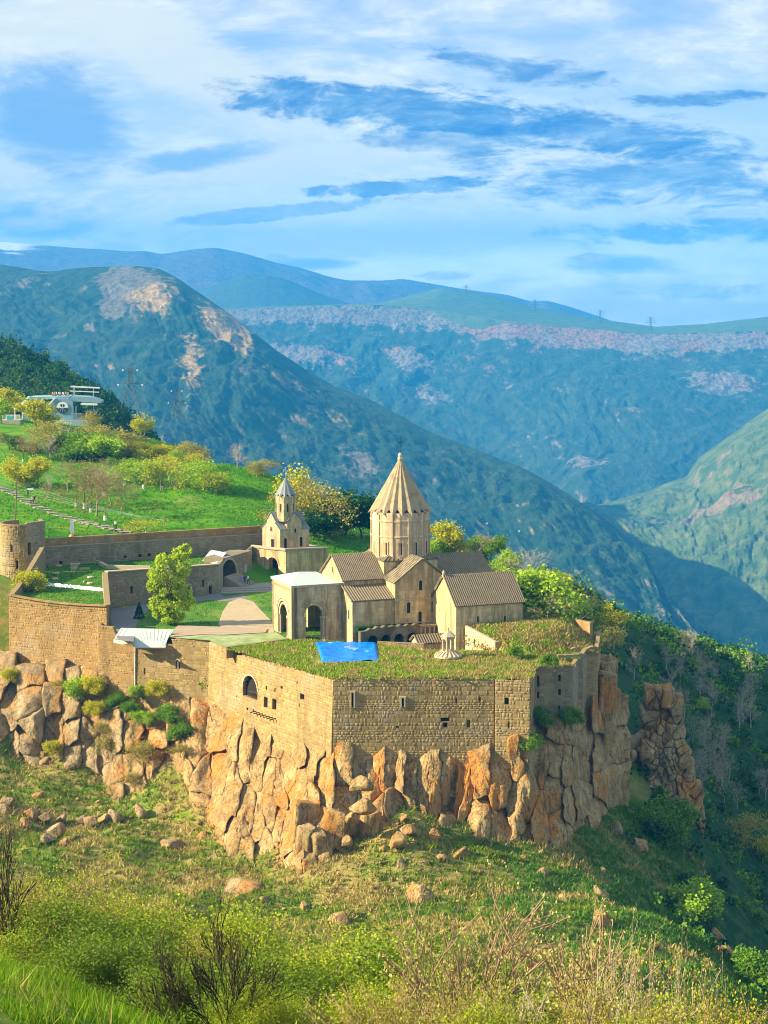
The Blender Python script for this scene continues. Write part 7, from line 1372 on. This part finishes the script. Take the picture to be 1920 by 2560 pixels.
# ------------------------------------------------------------------ poles, wires, pylons
def sag(a, b, s_, n=12): return [a.lerp(b, i / n) - Vector((0, 0, 4 * s_ * (i / n) * (1 - i / n))) for i in range(n + 1)]
P1a, P1b = at(34, 1310, 352), at(42, 1193, 352); P1a.z = gz(P1a.x, P1a.y) - .3; mb = MB(); mb.tube([P1a, P1b], [.15, .10], 7); pole = tag(mb.build('utility_pole', M['bark_brown']), 'tall leaning wooden pole behind the round tower', 'pole')
p2 = hit(411, 1326, 345, 400); P2b = at(411, 1297, p2.y); mb = MB(); mb.tube([p2 - Vector((0, 0, .3)), P2b], [.13, .1], 7); mb.beam(P2b - Vector((.5, 0, .35)), P2b + Vector((.5, 0, -.35)), .1); tag(mb.build('utility_pole', M['bark_tan']), 'short wooden pole behind the middle of the rear wall', 'pole')
lp = hit(76, 1262, 340, 460); lt_ = thing('lamp_post', 'white-headed lamp post beside the people on the path', 'lamp post', lp); mb = MB(); mb.tube([(0, 0, -.2), (0, 0, 2.9)], .07, 6); mb.build('post', M['iron'], lt_); mb = MB(); mb.box(-.55, -.2, 2.85, .7, .2, 3.15); mb.build('lamp_head', M['white_paint'], lt_)
for k in range(4): a = at(-30, 1180 + k * 9, 372); b = P2b - Vector((.4 - .25 * k, 0, .3)); mb = MB(); mb.tube(sag(a, b, .8), .018, 3); tag(mb.build('power_line', M['zinc']), 'thin power wire over the meadow, ' + ['highest', 'second highest', 'third highest', 'lowest'][k] + ' of four', 'wire', 'wires over the meadow')
def pylon(base, H, w, label, mn='pylon_grey', thick=.010, arms=((.70, .34), (.83, .28), (.95, .2)), group=None):
    o = thing('pylon', label, 'pylon', base, rr.uniform(-.2, .2), group); t_ = H * thick; mb = MB(); pr_ = None; lv = [0, .2, .38, .54, .68, .8, .9, 1.0]
    for f_ in lv:
        h = w / 2 * (1 - .82 * min(1, f_ / .72)); z = H * f_; cr = [Vector((sx_ * h, sy_ * h, z)) for sx_, sy_ in ((-1, -1), (1, -1), (1, 1), (-1, 1))]
        if pr_:
            for i in range(4): mb.beam(pr_[i], cr[i], t_); mb.beam(pr_[i], cr[(i + 1) % 4], t_ * .6); mb.beam(cr[i], cr[(i + 1) % 4], t_ * .6)
        pr_ = cr
    mb.build('lattice_tower', M[mn], o)
    for f_, l in arms:
        m2 = MB(); m2.beam((-H * l, 0, H * f_), (H * l, 0, H * f_), t_); m2.beam((-H * l, 0, H * f_), (0, 0, H * f_ + H * .06), t_ * .7); m2.beam((H * l, 0, H * f_), (0, 0, H * f_ + H * .06), t_ * .7); m2.build('cross_arm', M[mn], o)
        for s_ in (-1, 1): m2 = MB(); m2.lathe([(.02 * H, -H * .03), (.02 * H, 0)], 6); m2.build('insulator', M['white_paint'], o, loc=(s_ * H * l, 0, H * f_ - .02 * H))
    return o
pylon(at(327, 1022, 640), 13.6, 5.4, 'dark lattice pylon standing left of centre behind the meadow', arms=((.62, .30), (.98, .18)))
pylon(at(443, 1055, 760), 13.0, 4.6, 'fainter lattice pylon right of the dark one', arms=((.62, .26), (.98, .16)))
for (px, pb, pt_, Y, lab) in [(1165, 752, 714, 7000, 'distant pylon on the plateau left of the others'), (1337, 790, 750, 6700, 'distant pylon second along the plateau'), (1500, 815, 776, 6500, 'distant pylon third along the plateau'), (1626, 838, 793, 6360, 'distant pylon nearest the right on the cliff rim'), (812, 765, 738, 7200, 'faint distant pylon at the left of the plateau')]: b = at(px, pb, Y); pylon(b, (pb - pt_) * Y / F, (pb - pt_) * Y / F * .3, lab, thick=.012)
for (x0, y0, Y0, x1, y1, Y1) in [(327, 960, 640, 1000, 1240, 700), (327, 930, 640, 1010, 1225, 700), (1000, 1240, 700, 1530, 1440, 1000), (1010, 1225, 700, 1530, 1432, 1000)]: a, b = at(x0, y0, Y0), at(x1, y1, Y1); mb = MB(); mb.tube(sag(a, b, 6, 24), .055, 4); tag(mb.build('power_line', M['pylon_grey']), {327: 'dark power cable from the pylon across the gorge, ', 1000: 'far stretch of dark power cable over the gorge, ', 1010: 'far stretch of dark power cable over the gorge, '}[x0] + ('upper' if y0 in (930, 1225) else 'lower') + ' one', 'cable', 'power cables across the gorge')
for (px, py, lab) in ((1217, 1309, 'left white marker on the gorge cable'), (1298, 1328, 'right white marker on the gorge cable')): p = at(px, py, 760); mb = MB(); mb.beam(p + Vector((-.35, 0, .4)), p + Vector((0, 0, -.4)), .22); mb.beam(p + Vector((.35, 0, .4)), p + Vector((0, 0, -.4)), .22); tag(mb.build('cable_marker', M['white_paint']), lab, 'marker', 'cable markers')
# ------------------------------------------------------------------ cable car station
cs = lambda x, y: (x / 5.925, 930 + y / 5.925)
YS = 503.0; sb = at(150, 1056, YS); stn = thing('cable_car_station', 'concrete cable car station, coloured blue-grey as if in shade, with a round emblem on its slanted side wall', 'station', (sb.x, sb.y, sb.z), 0, world=True)
def pl(x, y, dy=0.0): px, py = cs(x, y); v = at(px, py, YS + dy); return v
def slabpoly(mb, pts, d0, d1):
    f = [pl(x, y, d0) for x, y in pts]; dv = Vector((0, d1 - d0, 0)); b = [p + dv for p in f]; mb.poly(f); mb.poly(list(reversed(b)))
    for i in range(len(f)): j = (i + 1) % len(f); mb.poly([f[i], b[i], b[j], f[j]])
def spart(name, pts, d0, d1, mn, parent=None): mb = MB(); slabpoly(mb, pts, d0, d1); return mb.build(name, M[mn], parent or stn)
spart('side_wall', [(715, 720), (715, 500), (815, 392), (1015, 390), (1078, 440), (1078, 722)], 0, .8, 'station_shade')
spart('side_wall', [(330, 700), (330, 480), (425, 365), (640, 372), (700, 430), (700, 700)], 6, 6.8, 'station_shade')
spart('wall_edge', [(700, 590), (700, 490), (800, 385), (822, 392), (724, 500), (724, 590)], -.3, 1.0, 'white_paint'); spart('wall_edge', [(300, 510), (300, 480), (412, 360), (435, 366), (335, 490)], 5.7, 7.0, 'white_paint')
spart('hall_roof', [(430, 372), (1030, 360), (1030, 395), (430, 410)], 1, 8, 'station_shade'); spart('back_wall', [(420, 700), (420, 400), (1070, 400), (1070, 700)], 8, 8.4, 'station_shade')
spart('base_wall', [(780, 718), (1300, 716), (1300, 800), (780, 800)], -.6, 7, 'station_base'); spart('platform', [(1025, 385), (1060, 360), (1330, 370), (1500, 430), (1500, 462), (1180, 440), (1030, 440)], 1.0, 6, 'station_shade')
spart('underbeam', [(1190, 470), (1220, 455), (1440, 468), (1440, 495), (1195, 490)], .8, 2.0, 'white_paint')
disc = MB(); dcn = pl(925, 530, -.15); R_ = 1.55; n = 24
disc.poly([dcn + Vector((R_ * math.cos(a), 0, R_ * math.sin(a))) for a in np.linspace(0, math.pi, n)]); em = disc.build('emblem_disc', M['white_paint'], stn)
disc = MB(); disc.poly([dcn + Vector((R_ * math.cos(a), .0, R_ * math.sin(a))) for a in np.linspace(math.pi, 2 * math.pi, n)]); disc.build('lower_disc', M['iron'], em)
for s_ in (-1, 1): m2 = MB(); c0 = dcn + Vector((s_ * .12, -.03, .55)); m2.poly([c0 + Vector((0, 0, -.42)), c0 + Vector((0, 0, .42)), c0 + Vector((s_ * .35, 0, .36)), c0 + Vector((s_ * .52, 0, .12)), c0 + Vector((s_ * .3, 0, -.2))]); m2.build('emblem_petal', M['dark'], em)
for s_ in (-1, 0, 1): m2 = MB(); a0 = dcn + Vector((0, -.03, -.1)); m2.beam(a0 + Vector((s_ * .2, 0, 0)), a0 + Vector((s_ * .8, 0, -1.15)), .12); m2.build('emblem_bar', M['station_shade'], em)
for (x0, y0, x1, y1, wd) in ((1045, 215, 1480, 236, .36), (1035, 281, 1465, 299, .22)): mb = MB(); mb.beam(pl(x0, y0, 2), pl(x1, y1, 2), wd); mb.build('gantry_beam', M['white_paint'], stn)
for (x, y0, y1) in ((1098, 200, 370), (1385, 225, 590)): mb = MB(); mb.beam(pl(x, y0, 2), pl(x, y1, 2), .28 if x < 1200 else .2); mb.build('gantry_post', M['zinc'], stn)
for x in (1085, 1125): mb = MB(); mb.beam(pl(x, 505, 1.5), pl(x, 715, 1.5), .22); mb.build('column', M['white_paint'], stn)
mb = MB()
for i in range(9): x = 1090 + i * 15; mb.beam(pl(x, 612, 0), pl(x, 708, 0), .06)
mb.beam(pl(1085, 612, 0), pl(1215, 612, 0), .1); mb.build('railing', M['zinc'], stn)
mb = MB(); slabpoly(mb, [(1215, 600), (1235, 588), (1415, 585), (1432, 600), (1425, 640), (1340, 705), (1230, 705)], .5, 3.0); cab = mb.build('cable_cabin', M['cabin']); tag(cab, 'black cable car cabin docked at the station', 'cabin'); mb = MB(); mb.beam(pl(1278, 600, .3), pl(1270, 705, .3), .16); mb.build('door_edge', M['white_paint'], cab); mb = MB(); mb.beam(pl(1385, 590, 1.7), pl(1385, 470, 1.7), .14); mb.build('hanger', M['zinc'], cab)
cn = thing('canopy', 'white tent canopy on posts beside the cable car station', 'canopy', pl(300, 700, 2), 0, world=True); mb = MB(); ap = pl(340, 455, 4); rim = [pl(200, 542, 1), pl(450, 548, 1), pl(470, 535, 8), pl(215, 530, 8)]
for i in range(4):
    a, b = rim[i], rim[(i + 1) % 4]; mids = [(a.lerp(ap, f_) - Vector((0, 0, .55 * math.sin(math.pi * f_))), b.lerp(ap, f_) - Vector((0, 0, .55 * math.sin(math.pi * f_)))) for f_ in (0, .25, .5, .75, 1)]
    for j in range(4): mb.poly([mids[j][0], mids[j][1], mids[j + 1][1], mids[j + 1][0]])
mb.build('tent_roof', M['white_paint'], cn)
for x in (220, 330): mb = MB(); mb.beam(pl(x, 545, 3), pl(x, 720, 3), .22); mb.build('post', M['white_paint'], cn)
fe = thing('fence', 'low pale fence panel with a blue gate beside the station canopy', 'fence', pl(100, 700, 0), 0, world=True)
for i in range(14): mb = MB(); x = 40 + i * 19; mb.beam(pl(x, 630, 1), pl(x, 705, 1), .12); mb.build('slat', M['white_paint'], fe)
mb = MB(); mb.beam(pl(30, 640, 1), pl(300, 640, 1), .14); mb.build('rail', M['white_paint'], fe); mb = MB(); slabpoly(mb, [(105, 655), (193, 655), (193, 715), (105, 715)], .4, .6); mb.build('gate_panel', M['station_teal'], fe)
mb = MB(); slabpoly(mb, [(20, 715), (300, 715), (300, 790), (20, 790)], .2, 5); tag(mb.build('terrace_plinth', M['concrete']), 'concrete plinth under the station canopy', 'plinth')
# ------------------------------------------------------------------ people
def person_mesh(seed, step):
    """one continuous skinned figure, 1.72 m, with folded colours by height: shoes, trousers, top, skin, hair"""
    V = [(0, 0, .95), (0, 0, 1.15), (0, .0, 1.38), (0, 0, 1.50), (0, -.015, 1.60), (0, -.01, 1.70), (.10, 0, .88), (.12 + .02, -step, .48), (.13, -step * .3, .08), (.13, -step * .3 - .13, .035), (-.10, 0, .88), (-.12, step, .48), (-.12, step * .9, .08), (-.12, step * .9 - .13, .035),
         (.19, 0, 1.40), (.24, .03, 1.13), (.25, -.10, .90), (.25, -.15, .83), (-.19, 0, 1.40), (-.24, .0, 1.13), (-.24, -.16, .95), (-.23, -.21, .90)]
    Eg = [(0, 1), (1, 2), (2, 3), (3, 4), (4, 5), (0, 6), (6, 7), (7, 8), (8, 9), (0, 10), (10, 11), (11, 12), (12, 13), (2, 14), (14, 15), (15, 16), (16, 17), (2, 18), (18, 19), (19, 20), (20, 21)]
    Rd = [.15, .14, .16, .06, .095, .07, .10, .07, .05, .04, .10, .07, .05, .04, .07, .05, .04, .035, .07, .05, .04, .035]
    me = bpy.data.meshes.new('body_raw'); me.from_pydata(V, Eg, []); o = bpy.data.objects.new('body_raw', me); COL.objects.link(o); o.modifiers.new('s', 'SKIN'); o.modifiers.new('d', 'SUBSURF').levels = 1
    for i, v in enumerate(me.skin_vertices[0].data): v.radius = (Rd[i], Rd[i] * (.72 if i in (0, 1, 2) else 1)); v.use_root = (i == 0)
    dg = bpy.context.evaluated_depsgraph_get(); nm = bpy.data.meshes.new_from_object(o.evaluated_get(dg)); bpy.data.objects.remove(o); nm.name = 'body'; return nm
BODY = [person_mesh(0, .05), person_mesh(1, .17)]
def person(base, label, top, legs, hair='hair_dark', rz=0.0, k=0, H=1.0, group=None):
    me = BODY[k].copy(); me.materials.clear()
    for m_ in ('shoe', legs, top, 'skin', hair): me.materials.append(M[m_])
    for p in me.polygons:
        c = p.center; z = c.z; p.use_smooth = True
        p.material_index = 0 if z < .09 else 1 if (z < .94 and abs(c.x) < .2) else 3 if (z < .92) else 2 if z < 1.47 else (4 if (z > 1.64 or (c.y > .02 and z > 1.54)) else 3)
    o = link('person', me, None, base, (0, 0, rz), (H, H, H)); return tag(o, label, 'person', group)
for (px, lab, tp_, lg, rz) in [(603.5, 'person in pale violet clothes standing left of three by the gate', 'cl_lilac', 'cl_lilac', 2.5), (612, 'person in dark clothes standing in the middle of three by the gate', 'cl_dark', 'cl_dark', .5), (620.5, 'person in white top and black trousers standing right of three by the gate', 'cl_white', 'cl_black', -2)]: p = onz(px, 1465, .0); person((p.x, p.y, .34), lab, tp_, lg, rz=rz, k=1 if px > 620 else 0)
for (px, py, lab, tp_, lg, k) in [(70, 1243, 'person in black walking up the path beside the lamp post', 'cl_black', 'cl_dark', 0), (80.5, 1263, 'person in white top walking on the path', 'cl_white', 'cl_dark', 1), (86, 1261, 'person in maroon jacket walking on the path', 'cl_maroon', 'cl_black', 1), (289.5, 1325, 'person in white and black standing where the path ends', 'cl_white', 'cl_black', 0)]: p = hit(px, py, 340, 460); person((p.x, p.y, p.z + .1), lab, tp_, lg, rz=rr.uniform(0, 6), k=k)
for i, (x, tp_) in enumerate([(785, 'cl_orange'), (815, 'cl_orange'), (835, 'cl_white'), (875, 'cl_white'), (900, 'cl_orange'), (935, 'cl_white'), (975, 'cl_orange'), (1010, 'cl_white')]): p = pl(x, 388, 3.5); person((p.x, p.y, p.z + .05), 'person in light clothes among the visitors on the station roof', tp_, 'cl_dark', rz=i * 1.1, k=i % 2, group='visitors on the station roof')
build_haze()
